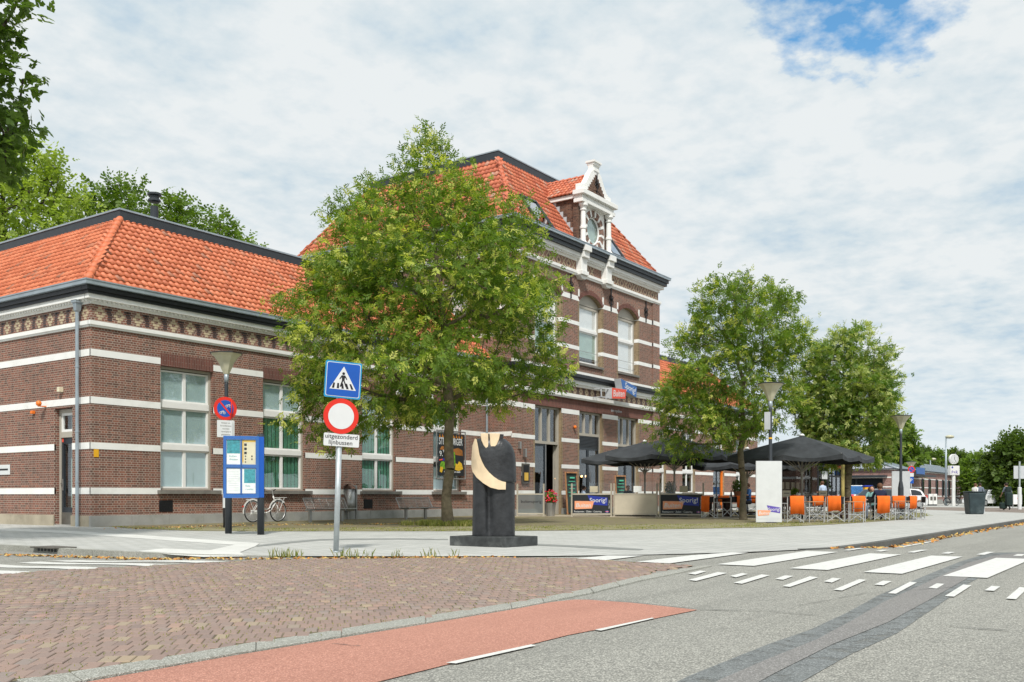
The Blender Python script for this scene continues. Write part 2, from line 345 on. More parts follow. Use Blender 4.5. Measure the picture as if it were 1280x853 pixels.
flags('tactile', (0.66, 0.66, 0.62), (0.76, 0.76, 0.72), (0.4, 0.4, 0.36), (0.3, 0.3))
flags('verge', (0.27, 0.235, 0.17), (0.34, 0.30, 0.22), (0.2, 0.18, 0.10), (0.2, 0.1), 0.785, 0.8)
def paintmat(k, c):
    b = NB(k); b.set(0.7, 0, 0.3); p = b.pos()
    cc = b.mix(b.ramp(b.noise(p, 9, 8, 0.75), [(0.50, 0), (0.68, 0.6)]), c, (0.40, 0.40, 0.36))
    cc = b.mix(b.mth('MULTIPLY', b.noise(p, 120, 2), 0.2), cc, (0.5, 0.5, 0.46)); b.col(cc); b.bump(b.noise(p, 120, 2), 0.3, 0.003); return reg(k, b)
paintmat('road_paint', (0.66, 0.66, 0.63))
bb = NB('paving_brick'); bb.set(0.85, 0, 0.3)
at_ = bb.n('ShaderNodeAttribute', attribute_name='rnd').outputs['Fac']; ri_ = bb.n('ShaderNodeObjectInfo').outputs['Random']
fr_ = bb.mth('FRACT', bb.mth('ADD', at_, ri_))
c_ = bb.ramp(fr_, [(0.0, (0.185, 0.145, 0.13)), (0.2, (0.255, 0.18, 0.15)), (0.5, (0.235, 0.18, 0.155)), (0.75, (0.295, 0.20, 0.16)), (0.88, (0.23, 0.20, 0.18)), (0.97, (0.34, 0.28, 0.18)), (1.0, (0.34, 0.21, 0.17))])
c_ = bb.mix(bb.mth('MULTIPLY', bb.noise(bb.pos(), 60, 4), 0.5), c_, (0.38, 0.28, 0.24)); bb.col(c_); bb.bump(bb.noise(bb.pos(), 80, 3), 0.5, 0.004); reg('paving_brick', bb)

# ------------------------------------------------------------------ mesh and object helpers
class MB:
    def __init__(s): s.v = []; s.f = []; s.m = []; s.cur = 0
    def add(s, vs, fs):
        o = len(s.v); s.v += [tuple(p) for p in vs]; s.f += [tuple(i + o for i in f) for f in fs]; s.m += [s.cur]*len(fs); return s
    def box(s, x0, x1, y0, y1, z0, z1):
        v = [(x0,y0,z0),(x1,y0,z0),(x1,y1,z0),(x0,y1,z0),(x0,y0,z1),(x1,y0,z1),(x1,y1,z1),(x0,y1,z1)]
        return s.add(v, [(3,2,1,0),(4,5,6,7),(0,1,5,4),(1,2,6,5),(2,3,7,6),(3,0,4,7)])
    def obox(s, c, size, rot):                      # box by centre, size and a 3x3 rotation
        h = Vector(size)/2; v = []
        for z in (-1, 1):
            for x, y in ((-1,-1),(1,-1),(1,1),(-1,1)): v.append(Vector(c) + rot @ Vector((x*h.x, y*h.y, z*h.z)))
        return s.add(v, [(3,2,1,0),(4,5,6,7),(0,1,5,4),(1,2,6,5),(2,3,7,6),(3,0,4,7)])
    def bar(s, a, b, w_, h_=None, up=(0,0,1)):      # square bar between two points
        a = Vector(a); b = Vector(b); d = (b - a); L = d.length; d.normalize(); u = Vector(up)
        if abs(d.dot(u)) > 0.98: u = Vector((1, 0, 0))
        x = u.cross(d).normalized(); y = d.cross(x)
        return s.obox((a + b)/2, (w_, h_ or w_, L), Matrix((x, y, d)).transposed())
    def tube(s, a, b, r0, r1=None, n=8, cap=True):
        a = Vector(a); b = Vector(b); r1 = r0 if r1 is None else r1; d = (b - a).normalized()
        u = Vector((0, 0, 1)) if abs(d.z) < 0.9 else Vector((1, 0, 0)); x = u.cross(d).normalized(); y = d.cross(x)
        v = [p + (x*math.cos(t) + y*math.sin(t))*r for p, r in ((a, r0), (b, r1)) for t in (2*math.pi*i/n for i in range(n))]
        f = [(i, (i+1) % n, n + (i+1) % n, n + i) for i in range(n)]
        if cap: f += [tuple(range(n-1, -1, -1)), tuple(range(n, 2*n))]
        return s.add(v, f)
    def path(s, pts, r, n=6):
        for a, b in zip(pts, pts[1:]): s.tube(a, b, r, n=n)
        return s
    def lathe(s, prof, n=16, c=(0,0,0), rot0=0.0, cap=True):
        v = [(c[0] + r*math.cos(rot0 + 2*math.pi*i/n), c[1] + r*math.sin(rot0 + 2*math.pi*i/n), c[2] + z) for r, z in prof for i in range(n)]
        f = [(j*n + i, j*n + (i+1) % n, (j+1)*n + (i+1) % n, (j+1)*n + i) for j in range(len(prof)-1) for i in range(n)]
        if cap: f += [tuple(range(n-1, -1, -1)), tuple((len(prof)-1)*n + i for i in range(n))]
        return s.add(v, f)
    def prism(s, poly, vec):                        # closed polygon of 3-D points pushed along vec
        n = len(poly); vec = Vector(vec); v = [Vector(p) for p in poly] + [Vector(p) + vec for p in poly]
        return s.add(v, [tuple(range(n)), tuple(range(2*n-1, n-1, -1))] + [((i+1) % n, i, n + i, n + (i+1) % n) for i in range(n)])
    def poly(s, pts): return s.add(pts, [tuple(range(len(pts)))])
    def ball(s, c, r, n=10, m=7, sq=(1,1,1)):
        v = [(c[0]+r*sq[0]*math.sin(math.pi*j/m)*math.cos(2*math.pi*i/n), c[1]+r*sq[1]*math.sin(math.pi*j/m)*math.sin(2*math.pi*i/n), c[2]+r*sq[2]*math.cos(math.pi*j/m)) for j in range(m+1) for i in range(n)]
        return s.add(v, [(j*n+i, (j+1)*n+i, (j+1)*n+(i+1) % n, j*n+(i+1) % n) for j in range(m) for i in range(n)])
    def torus(s, c, R, r, axis=1, n=28, m=6):
        v = []
        for i in range(n):
            t = 2*math.pi*i/n
            for j in range(m):
                q = 2*math.pi*j/m; a = (R + r*math.cos(q))*math.cos(t); b = (R + r*math.cos(q))*math.sin(t); e = r*math.sin(q)
                p = {0: (e, a, b), 1: (a, e, b), 2: (a, b, e)}[axis]; v.append((c[0]+p[0], c[1]+p[1], c[2]+p[2]))
        return s.add(v, [(i*m+j, i*m+(j+1) % m, ((i+1) % n)*m+(j+1) % m, ((i+1) % n)*m+j) for i in range(n) for j in range(m)])
    def mesh(s, name, mats, smooth=False, bevel=0):
        me = bpy.data.meshes.new(name); me.from_pydata(s.v, [], s.f)
        bm = bmesh.new(); bm.from_mesh(me)
        for f, k in zip(bm.faces, s.m): f.material_index = k
        bmesh.ops.recalc_face_normals(bm, faces=bm.faces)
        if bevel: bmesh.ops.bevel(bm, geom=list(bm.edges), offset=bevel, segments=1, affect='EDGES', clamp_overlap=True)
        bm.to_mesh(me); bm.free()
        for k in (mats if isinstance(mats, (list, tuple)) else [mats]): me.materials.append(MATS[k])
        if smooth: me.polygons.foreach_set('use_smooth', [True]*len(me.polygons))
        return me
    def build(s, name, mats, parent=None, smooth=False, world=True, bevel=0, **tags):
        return link(name, s.mesh(name, mats, smooth, bevel), parent, world, **tags)
def link(name, me, parent=None, world=True, **tags):
    o = bpy.data.objects.new(name, me); COL.objects.link(o)
    if parent is not None:
        o.parent = parent
        if world: o.matrix_parent_inverse = world_inv(parent)
    for k, v in tags.items(): o[k] = v
    return o
def world_inv(p):
    m = Matrix.Identity(4)
    while p is not None:
        m = p.matrix_parent_inverse @ p.matrix_basis @ m if False else (p.matrix_parent_inverse @ p.matrix_basis) @ m
        p = p.parent
    return m.inverted()
def thing(name, label, cat, loc=(0, 0, 0), rz=0.0, group=None, scale=1.0):
    o = bpy.data.objects.new(name, None); COL.objects.link(o); o.empty_display_size = 0.3
    o.location = loc; o.rotation_euler = (0, 0, rz); o.scale = (scale,)*3
    o['label'] = label; o['category'] = cat
    if group: o['group'] = group
    return o
def dup(o, loc, rz=0.0, label=None, group=None, parent=None):
    c = o.copy(); COL.objects.link(c)
    if parent is not None: c.parent = parent
    else:
        c.location = loc; c.rotation_euler = (0, 0, rz)
        if label: c['label'] = label
        if group: c['group'] = group
    for ch in list(o.children): dup(ch, None, parent=c)
    return c
def text(s, size, origin, xdir, ydir, mat, parent, name='lettering', ext=0.004, align='LEFT', shear=0.0, bold=0.0):
    bold *= 0.3
    cu = bpy.data.curves.new('t', 'FONT'); cu.body = s; cu.size = size; cu.extrude = ext/2; cu.align_x = align; cu.shear = shear; cu.offset = bold
    cu.resolution_u = 3
    ob = bpy.data.objects.new('t', cu); COL.objects.link(ob)
    dg = bpy.context.evaluated_depsgraph_get(); me = bpy.data.meshes.new_from_object(ob.evaluated_get(dg))
    bpy.data.objects.remove(ob); bpy.data.curves.remove(cu)
    x = Vector(xdir).normalized(); y = Vector(ydir).normalized(); z = x.cross(y)
    me.transform(Matrix.Translation(Vector(origin)) @ Matrix((x, y, z)).transposed().to_4x4())
    me.materials.clear(); me.materials.append(MATS[mat])
    return link(name, me, parent)
def nmesh(name, V, F, mat, parent=None, rnd=None, smooth=False, world=True, **tags):
    """mesh straight from numpy: V (n,3), F (m,4) quads, rnd one value per face"""
    me = bpy.data.meshes.new(name); n = len(F); k = F.shape[1]
    me.vertices.add(len(V)); me.vertices.foreach_set('co', V.astype(np.float32).ravel())
    me.loops.add(n*k); me.loops.foreach_set('vertex_index', F.astype(np.int32).ravel())
    me.polygons.add(n); me.polygons.foreach_set('loop_start', np.arange(0, n*k, k, dtype=np.int32)); me.polygons.foreach_set('loop_total', np.full(n, k, dtype=np.int32))
    if rnd is not None:
        a = me.attributes.new('rnd', 'FLOAT', 'FACE'); a.data.foreach_set('value', rnd.astype(np.float32))
    me.update(calc_edges=True); me.materials.append(MATS[mat])
    if smooth: me.polygons.foreach_set('use_smooth', np.ones(n, dtype=bool))
    return link(name, me, parent, world, **tags)
def inside(pt, poly):
    x, y = pt; r = False; j = len(poly) - 1
    for i in range(len(poly)):
        xi, yi = poly[i]; xj, yj = poly[j]
        if (yi > y) != (yj > y) and x < (xj - xi)*(y - yi)/(yj - yi) + xi: r = not r
        j = i
    return r

# ================================================================== THE STATION BUILDING
class Fr:
    """a wall plane: a runs along it, d goes into the building, z up"""
    def __init__(s, kind, c): s.k = kind; s.c = c
    def pt(s, a, d, z):
        return {'S': (a, s.c + d, z), 'W': (s.c + d, a, z), 'E': (s.c - d, a, z), 'N': (a, s.c - d, z)}[s.k]
    def box(s, mb, a0, a1, d0, d1, z0, z1):
        p = s.pt(a0, d0, z0); q = s.pt(a1, d1, z1)
        return mb.box(min(p[0], q[0]), max(p[0], q[0]), min(p[1], q[1]), max(p[1], q[1]), z0, z1)
    def poly(s, mb, pts, d): return mb.poly([s.pt(a, d, z) for a, z in pts])
    def prism(s, mb, pts, d0, d1):
        v = Vector(s.pt(0, d1, 0)) - Vector(s.pt(0, d0, 0)); return mb.prism([s.pt(a, d0, z) for a, z in pts], v)
    def xdir(s): return {'S': (1, 0, 0), 'W': (0, -1, 0), 'E': (0, 1, 0), 'N': (-1, 0, 0)}[s.k]

def wall(fr, a0, a1, z0, z1, ops, depth, parent, name='wall', mat='brick', reveal='brick'):
    """front skin with openings cut, plus the reveals; ops = (a0,a1,z0,z1[,rise]) """
    mb = MB(); As = sorted({a0, a1, *[o[0] for o in ops], *[o[1] for o in ops]}); Zs = sorted({z0, z1, *[o[2] for o in ops], *[o[3] for o in ops]})
    for i in range(len(As)-1):
        for j in range(len(Zs)-1):
            ca = (As[i]+As[i+1])/2; cz = (Zs[j]+Zs[j+1])/2
            if any(o[0] < ca < o[1] and o[2] < cz < o[3] for o in ops): continue
            fr.poly(mb, [(As[i], Zs[j]), (As[i+1], Zs[j]), (As[i+1], Zs[j+1]), (As[i], Zs[j+1])], 0)
    for o in ops:
        A, B, C, D = o[:4]; rise = o[4] if len(o) > 4 else 0
        mb.cur = 1
        for x in (A, B): mb.poly([fr.pt(x, 0, C), fr.pt(x, depth, C), fr.pt(x, depth, D - rise), fr.pt(x, 0, D - rise)])
        mb.poly([fr.pt(A, 0, C), fr.pt(B, 0, C), fr.pt(B, depth, C), fr.pt(A, depth, C)])
        if not rise: mb.poly([fr.pt(A, 0, D), fr.pt(B, 0, D), fr.pt(B, depth, D), fr.pt(A, depth, D)])
        else:
            n = 10; hw = (B-A)/2; R = (hw*hw + rise*rise)/(2*rise); am = math.asin(hw/R); arc = [((A+B)/2 + R*math.sin(t), D - R + R*math.cos(t)) for t in (-am + 2*am*i/n for i in range(n+1))]
            for (p, q), (r, t) in zip(arc, arc[1:]):
                mb.cur = 0; fr.poly(mb, [(p, q), (r, t), (r, D), (p, D)], 0)
                mb.cur = 1; mb.poly([fr.pt(p, 0, q), fr.pt(r, 0, t), fr.pt(r, depth, t), fr.pt(p, depth, q)])
        mb.cur = 0
    # back skin keeps daylight out
    return mb.build(name, [mat, reveal], parent)

def window(fr, parent, a0, a1, z0, z1, cols, rows, d=0.14, outer=0.09, bar_=0.055, inner='white_paint', blinds=None, glassmat='pane', name='window', tr=0.16, outm='greige_paint'):
    """outer box frame, casements, panes; rows = (bottom, top) of the lights"""
    mb = MB(); e = 0.004
    for A, B, C, D in ((a0+e, a0+outer, z0+e, z1-e), (a1-outer, a1-e, z0+e, z1-e), (a0+outer, a1-outer, z1-outer, z1-e), (a0+outer, a1-outer, z0+e, z0+outer*0.6)): fr.box(mb, A, B, d, d+0.14, C, D)
    w_ = mb.build(name, outm, parent)
    ia0, ia1 = a0+outer, a1-outer; W = (ia1-ia0)/cols
    cm = MB()
    for r, (C, D) in enumerate(rows):
        for c in range(cols):
            A = ia0 + c*W; B = A + W
            for q in ((A, A+bar_, C, D), (B-bar_, B, C, D), (A+bar_, B-bar_, C, C+bar_), (A+bar_, B-bar_, D-bar_, D)): fr.box(cm, q[0], q[1], d+0.03, d+0.10, q[2], q[3])
            pm = MB(); fr.box(pm, A+bar_, B-bar_, d+0.062, d+0.070, C+bar_, D-bar_); pm.build('pane', glassmat, w_)
            bl = blinds(r, c) if blinds else None
            if bl:
                bm_ = MB()
                if bl[1] == 'slats':
                    n = max(4, int((B-A)/0.09))
                    for k in range(n): fr.box(bm_, A + (B-A)*k/n, A + (B-A)*(k+0.86)/n, d+0.12 + 0.02*(k % 2), d+0.126 + 0.02*(k % 2), C+0.01, D-0.01)
                elif bl[1] == 'grille':
                    for k in range(int((D-C-0.12)/0.07)): fr.box(bm_, A+bar_, B-bar_, d+0.02, d+0.05, C+bar_+0.07*k, C+bar_+0.07*k+0.042)
                else: fr.box(bm_, A-0.02, B+0.02, d+0.105, d+0.111, C + (D-C)*(1-bl[1]), D)
                bm_.build('blind', bl[0], w_)
    for (C0, D0), (C1, D1) in zip(rows, rows[1:]): fr.box(cm, ia0, ia1, d-0.02, d+0.12, D0+0.004, C1-0.004)
    cm.build('casement', inner, w_)
    return w_

def band(fr, a0, a1, z0, z1, parent, proud=0.014, mat='white_stone', name='stone_band'):
    mb = MB(); fr.box(mb, a0, a1, -proud, 0.05, z0, z1); return mb.build(name, mat, parent)

WX0, WX1, WY = 16.77, 37.30, 27.38
MX0, MX1, MY = 37.30, 52.80, 25.95
EX1 = 73.31; YB = 40.6
station = thing('station_building', 'brown brick station with white bands, orange tiled roofs and a taller gabled middle block', 'building', (WX0, WY, 0))
fw = Fr('S', WY); fl = Fr('W', WX0); fm = Fr('S', MY); fml = Fr('W', MX0); fmr = Fr('E', MX1); fe = Fr('E', EX1)
BANDS = [(1.0, 1.2), (2.39, 2.59), (3.79, 4.0), (5.25, 5.46)]

def runs(a0, a1, gaps):
    out = []; x = a0
    for g0, g1 in sorted(gaps):
        if g1 <= a0 or g0 >= a1: continue
        if g0 > x: out.append((x, g0))
        x = max(x, g1)
    if x < a1: out.append((x, a1))
    return out

def wing_dress(fr, a0, a1, gaps, c0=0.0, c1=0.0, frieze=True, cg=0):
    """bands, plinth, string course, frieze, white cornice, black box cornice and gutter of the one-storey wings.
       c0 / c1 = 1 where the mouldings run round an outer corner at that end"""
    for i, (z0, z1) in enumerate(BANDS):
        g = [(p, q) for p, q, zb, zt in gaps if zb < z1 and zt > z0 - (0.0 if i else 0.05)]
        for x0, x1 in runs(a0, a1, g):
            band(fr, x0 - (0.014*c0 if x0 == a0 else 0), x1 + (0.014*c1 if x1 == a1 else 0), z0, z1, station)
    # plinth in separate stones
    pg = [(p, q) for p, q, zb, zt in gaps if zb < 0.2]
    for x0, x1 in runs(a0, a1, pg):
        n = max(1, round((x1-x0)/1.35)); s = (x1-x0)/n
        for k in range(n):
            mb = MB(); fr.box(mb, x0 + s*k + (0.004 if k else -0.06*c0*(x0 == a0)), x0 + s*(k+1) - (0.004 if k < n-1 else -0.06*c1*(x1 == a1)), -0.06, 0.02, -0.1, 0.335)
            mb.build('plinth_stone', 'plinth_sunlit' if fr.k == 'W' else 'plinth_stone', station, bevel=0.006)
    def run(z0, z1, pr, mat, name):
        mb = MB(); fr.box(mb, a0 - pr*c0, a1 + pr*c1, -pr, 0.02, z0, z1); return mb.build(name, mat, station)
    run(6.14, 6.20, 0.05, 'white_stone', 'string_course'); run(6.20, 6.32, 0.09, 'white_stone', 'string_course')
    run(6.84, 6.90, 0.05, 'white_stone', 'cornice'); run(6.975, 7.11, 0.20, 'white_stone', 'cornice')
    mb = MB(); n = int((a1-a0)/0.16)
    fr.box(mb, a0, a1, -0.05, 0.02, 6.90, 6.975)
    for k in range(n): fr.box(mb, a0 + 0.16*k + 0.02, a0 + 0.16*k + 0.105, -0.125, -0.05, 6.905, 6.975)
    mb.build('dentil_row', 'white_stone', station, kind='stuff')
    run(7.11, 7.21, 0.25, 'black_paint', 'eaves_board'); run(7.21, 7.345, 0.31, 'black_paint', 'eaves_board')
    mb = MB(); pr = 0.40
    fr.box(mb, a0 - pr*c0 - (pr-0.016)*cg, a1 + pr*c1, -pr, -pr+0.015, 7.36, 7.50); fr.box(mb, a0 - (pr-0.015)*c0, a1 + (pr-0.015)*c1, -pr+0.015, 0.0, 7.345, 7.36)
    fr.box(mb, a0 - (pr+0.02)*c0 - (pr-0.001)*cg, a1 + (pr+0.02)*c1, -pr-0.02, -pr, 7.475, 7.51)
    mb.build('gutter', 'zinc', station)
    if frieze:
        global _orn
        n = int((a1-a0-0.3)/0.66)
        x = a0 + 0.30
        k = 0
        while x < a1 - 0.2:
            ornament(fr, x, 6.58); x += 0.66

_orn = {}
def ornament(fr, a, z, kind='small'):
    key = (fr.k, kind)
    if key not in _orn:
        mb = MB(); f0 = Fr(fr.k, 0)
        if kind == 'small':
            for dz, xs in ((-2, (0,)), (-1, (-0.062, 0.062)), (0, (-0.125, 0.125)), (1, (-0.062, 0.062)), (2, (0,))):
                for x in xs: f0.box(mb, x-0.057, x+0.057, -0.008, 0.02, dz*0.0722*1.12-0.034, dz*0.0722*1.12+0.034)
            mb.cur = 1
            for dz, x in ((2, 0.33), (2, 0.24), (0, 0.33), (-2, 0.33), (1, 0.3), (-1, 0.34)): f0.box(mb, x-0.075, x+0.075, -0.005, 0.02, dz*0.08-0.03, dz*0.08+0.03)
        else:
            for cx0, w0, kind2 in ((-0.24, 0.19, 'd'), (0.24, 0.19, 'x')):
                for k in range(-4, 5):                   # stepped courses of cream bricks
                    f = abs(k)/4; zz = k*0.056
                    for sx in (-1, 1):
                        x = cx0 + sx*(w0*(1-f) if kind2 == 'd' else w0*f)
                        if sx == 1 and abs(x-cx0) < 0.01: continue
                        f0.box(mb, x-0.03, x+0.03, -0.008, 0.02, zz-0.029, zz+0.0285)
            mb.cur = 1; f0.box(mb, -0.28, -0.20, -0.006, 0.02, -0.05, 0.05)
        _orn[key] = mb.mesh('frieze_ornament', ['cream_brick', 'dark_brick'])
    o = bpy.data.objects.new('frieze_ornament', _orn[key]); COL.objects.link(o); o.parent = station
    o.matrix_parent_inverse = world_inv(station); o.location = fr.pt(a, 0, z)
    if kind == 'lattice': o['kind'] = 'stuff'
    return o

# ---- left wing
W_OPS = [(19.21, 21.30, 1.14, 5.22), (23.49, 25.55, 1.14, 5.22), (28.64, 30.70, 1.14, 5.22), (33.19, 35.22, 1.14, 5.16)]
wall(fw, WX0, WX1, -0.1, 7.3, W_OPS, 0.35, station)
DOOR = (28.40, 29.42, 0.0, 3.72)
wall(fl, WY, YB-2, -0.1, 7.3, [DOOR], 0.35, station)
gw = [(a, b, c, d) for a, b, c, d in W_OPS]
wing_dress(fw, WX0, WX1, [(a, b, c, 5.65) for a, b, c, d in W_OPS], c0=1)
wing_dress(fl, WY, YB-2, [DOOR], c0=0, cg=1)
for i, (a, b, c, d) in enumerate(W_OPS):
    mb = MB(); fw.box(mb, a, b, -0.008, 0.05, d, 5.63); mb.build('flat_arch', 'brick_soldier', station)
    if i == 0: bl = lambda r, q: ('blind_teal', 1.0)
    elif i < 3: bl = lambda r, q: ('blind_teal', 1.0) if r == 2 else ('blind_green', 'slats')
    else: bl = lambda r, q: (('blind_teal', 1.0) if q == 0 else ('anthracite', 'grille')) if r == 2 else ('blind_teal', 1.0)
    wo_ = window(fw, station, a, b, c, d, 2, [(1.20, 2.47), (2.66, 3.86), (4.08, 5.10)], blinds=bl)
    wo_['label'] = ['window with pale blue blinds nearest the corner', 'window with green vertical blinds behind the bicycle', 'window with green vertical blinds behind the tree crown', 'window half covered by the burger poster'][i]
    mb = MB(); fw.box(mb, a-0.12, b+0.24, -0.16, 0.14, 1.005, 1.135); mb.build('sill', 'sill_stone', wo_, bevel=0.008)
# door in the side wall
mb = MB(); a, b = DOOR[0], DOOR[1]
for q in ((a+.004, a+0.09, 0.0, 3.70), (b-0.09, b-.004, 0.0, 3.70), (a+0.09, b-0.09, 3.58, 3.70), (a+0.09, b-0.09, 2.80, 2.98)): fl.box(mb, q[0], q[1], 0.16, 0.30, q[2], q[3])
df = mb.build('door_frame', 'greige_paint', station)
mb = MB()
for q in ((a+0.09, a+0.21, 0.42, 2.8), (b-0.21, b-0.09, 0.42, 2.8), (a+0.21, b-0.21, 2.6, 2.8), (a+0.21, b-0.21, 0.42, 0.58)): fl.box(mb, q[0], q[1], 0.2, 0.26, q[2], q[3])
dr = mb.build('door', 'dark_door', station)
mb = MB(); fl.box(mb, a+0.21, b-0.21, 0.225, 0.235, 0.58, 2.6); mb.build('pane', 'pane', dr)
mb = MB(); fl.box(mb, a+0.10, b-0.10, 0.5, 0.506, 0.3, 2.8); mb.build('blind', 'curtain_green', dr)
mb = MB(); fl.box(mb, a+0.09, b-0.09, 0.19, 0.26, 0.04, 0.42); mb.build('kick_plate', 'steel_kick', dr)
mb = MB(); fl.box(mb, b-0.19, b-0.13, 0.17, 0.2, 1.12, 1.48); fl.box(mb, b-0.2, b-0.12, 0.13, 0.15, 1.32, 1.35); fl.box(mb, b-0.18, b-0.14, 0.13, 0.18, 1.32, 1.35); mb.build('handle', 'steel', dr)
mb = MB(); fl.box(mb, b-0.19, b-0.11, 0.192, 0.2, 2.66, 2.78); mb.build('sticker', 'brand_red', dr)
fan = MB()
for q in ((a+0.09, a+0.16, 2.98, 3.58), (b-0.16, b-0.09, 2.98, 3.58), (a+0.16, b-0.16, 3.5, 3.58), (a+0.16, b-0.16, 2.98, 3.06)): fl.box(fan, q[0], q[1], 0.19, 0.25, q[2], q[3])
fo = fan.build('fanlight', 'white_paint', station)
mb = MB(); fl.box(mb, a+0.16, b-0.16, 0.225, 0.232, 3.06, 3.5); mb.build('pane', 'pane', fo)
mb = MB(); fl.box(mb, a+0.1, b-0.1, 0.5, 0.506, 2.98, 3.6); mb.build('blind', 'curtain_green', fo)
mb = MB(); fl.box(mb, a, b, -0.02, 0.3, -0.05, 0.035); mb.build('door_sill', 'plinth_stone', station)
# things on the side wall
def wallbit(fr, a, z, w_, h_, mat, name, d=0.08, parent=None):
    mb = MB(); fr.box(mb, a-w_/2, a+w_/2, -d, -0.002, z-h_/2, z+h_/2); return mb.build(name, mat, parent or station, bevel=0.01)
wallbit(fl, 28.95, 4.29, 0.13, 0.15, 'cream_print', 'wall_lamp', 0.16)
wallbit(fl, 30.6, 3.66, 0.12, 0.1, 'orange_paint', 'alarm_light', 0.12)
mb = MB(); fl.box(mb, 29.86, 29.96, -0.25, 0, 3.80, 3.83); mb.ball(fl.pt(29.91, -0.24, 3.9), 0.09); mb.build('alarm_light', 'orange_paint', station)
nb_ = wallbit(fl, 32.6, 1.82, 1.0, 0.34, 'sign_white', 'name_board', 0.03)
mb = MB(); fl.box(mb, 32.2, 33.0, -0.034, -0.031, 1.8, 1.86); mb.build('print', 'sign_black', nb_)
mb = MB(); fw.box(mb, 16.86, 17.02, -0.02, -0.002, 2.14, 2.38); mb.build('cable_marker', 'yellow_paint', station)
# ventilation grilles low in the facade
for x in (19.42, 29.0):
    mb = MB(); fw.box(mb, x-0.26, x+0.26, -0.006, 0.0, 0.42, 0.80)
    for k in range(6): fw.box(mb, x-0.24, x+0.24, -0.03, -0.006, 0.45+k*0.055, 0.45+k*0.055+0.028)
    mb.build('air_grille', 'sign_black', station)
# downpipes
def pipe(x, y, ztop, hopper=True):
    mb = MB(); mb.tube((x, y, 0.0), (x, y, ztop), 0.055, n=12)
    for z in (1.35, 2.9, 4.9): mb.tube((x, y, z), (x, y, z+0.05), 0.068, n=12)
    if hopper: mb.lathe([(0.06, 0), (0.10, 0.05), (0.14, 0.27), (0.18, 0.29), (0.18, 0.34), (0.2, 0.36)], 4, (x, y, ztop), math.pi/4)
    mb.build('downpipe', 'zinc', station)
pipe(WX0 - 0.16, 27.86, 6.60); pipe(37.07, WY - 0.12, 6.2)

# ---- roofs of tiles
def tiles(O, U, S, L, H, lin, rin, mat, parent, tw=0.235, th=0.305, name='roof_tiles'):
    """O eaves corner, U along the eaves, S up the slope; lin / rin inset per metre of slope"""
    O = Vector(O); U = Vector(U).normalized(); S = Vector(S).normalized(); N = U.cross(S).normalized()
    if N.z < 0: N = -N
    prof = [(0, 0.0), (0.16, 0.040), (0.34, 0.052), (0.52, 0.030), (0.70, 0.004), (1.0, 0.004)]
    V = []; F = []; R = []; nr = int(H/th)+1
    for r in range(nr):
        s0 = r*th; s1 = min(H, s0 + th*1.12)
        if s0 >= H - 0.05: break
        lo = lin*s0 - 0.02; hi = L - rin*s0 + 0.02; n = int(L/tw) + 1
        for c in range(n):
            a0 = c*tw; a1 = a0 + tw
            if a1 < lo + tw*0.4 or a0 > hi - tw*0.4 or a0 + tw*0.5 > L: continue
            o = len(V); jit = random.uniform(-0.004, 0.004)
            for (f, h) in prof:
                a = a0 + f*tw
                V.append(O + U*a + S*s0 + N*(h + 0.055 + jit)); V.append(O + U*a + S*s1 + N*(h + 0.008)); V.append(O + U*a + S*(s0+0.006) + N*(h*0.55 - 0.012))
            k = random.random()
            for i in range(5):
                p = o + 3*i; F += [(p, p+3, p+4, p+1), (p+2, p+5, p+3, p)]; R += [k, k]
    nmesh(name, np.array([tuple(v) for v in V]), np.array(F), mat, parent, np.array(R), kind='stuff')
def roofplane(pts, mat, parent, name='roof'):
    mb = MB(); mb.poly(pts); return mb.build(name, mat, parent)
def hip_tiles(A, B, mat, parent, n, r=0.12):
    A = Vector(A); B = Vector(B); d = (B - A)/n; me = None
    z = (B - A).normalized(); side = z.cross(Vector((0, 0, 1))).normalized(); up = side.cross(z).normalized()
    mb = MB(); L = d.length*1.12; m = 6; v = []
    for t0, rr, lift in ((0, r*1.12, 0.035), (L, r*0.9, 0.0)):
        for i in range(m+1):
            q = math.pi*i/m; v.append(side*math.cos(q)*rr + up*(math.sin(q)*rr*0.8 + lift - 0.02) + z*t0)
    mb.add(v, [(i, i+1, m+2+i, m+1+i) for i in range(m)] + [tuple(range(m+1))])
    me = mb.mesh('hip_tile', mat, True)
    me.attributes.new('rnd', 'FLOAT', 'FACE').data.foreach_set('value', [0.45]*len(me.polygons))
    for k in range(n):
        o = link('hip_tile', me, parent); o.location = A + d*k
def parapet(x0, x1, y0, y1, z0, z1, parent, sides='SWEN'):
    t = 0.12
    def one(bx, name='roof_upstand', mat='anthracite'):
        mb = MB(); mb.box(*bx); return mb.build(name, mat, parent)
    if 'S' in sides: one((x0, x1, y0, y0+t, z0, z1)); one((x0-.03, x1+.03, y0-.03, y0+t+.02, z1, z1+.06), 'capping', 'zinc')
    if 'W' in sides: one((x0, x0+t, y0+t+.002, y1, z0, z1)); one((x0-.03, x0+t+.02, y0+t+.022, y1, z1, z1+.06), 'capping', 'zinc')
    if 'E' in sides: one((x1-t, x1, y0+t+.002, y1, z0, z1)); one((x1-t-.02, x1+.03, y0+t+.022, y1, z1, z1+.06), 'capping', 'zinc')
    one((x0+t, x1-t, y0+t, y1, z0+0.1, z0+0.14), 'flat_roof', 'roof_felt')

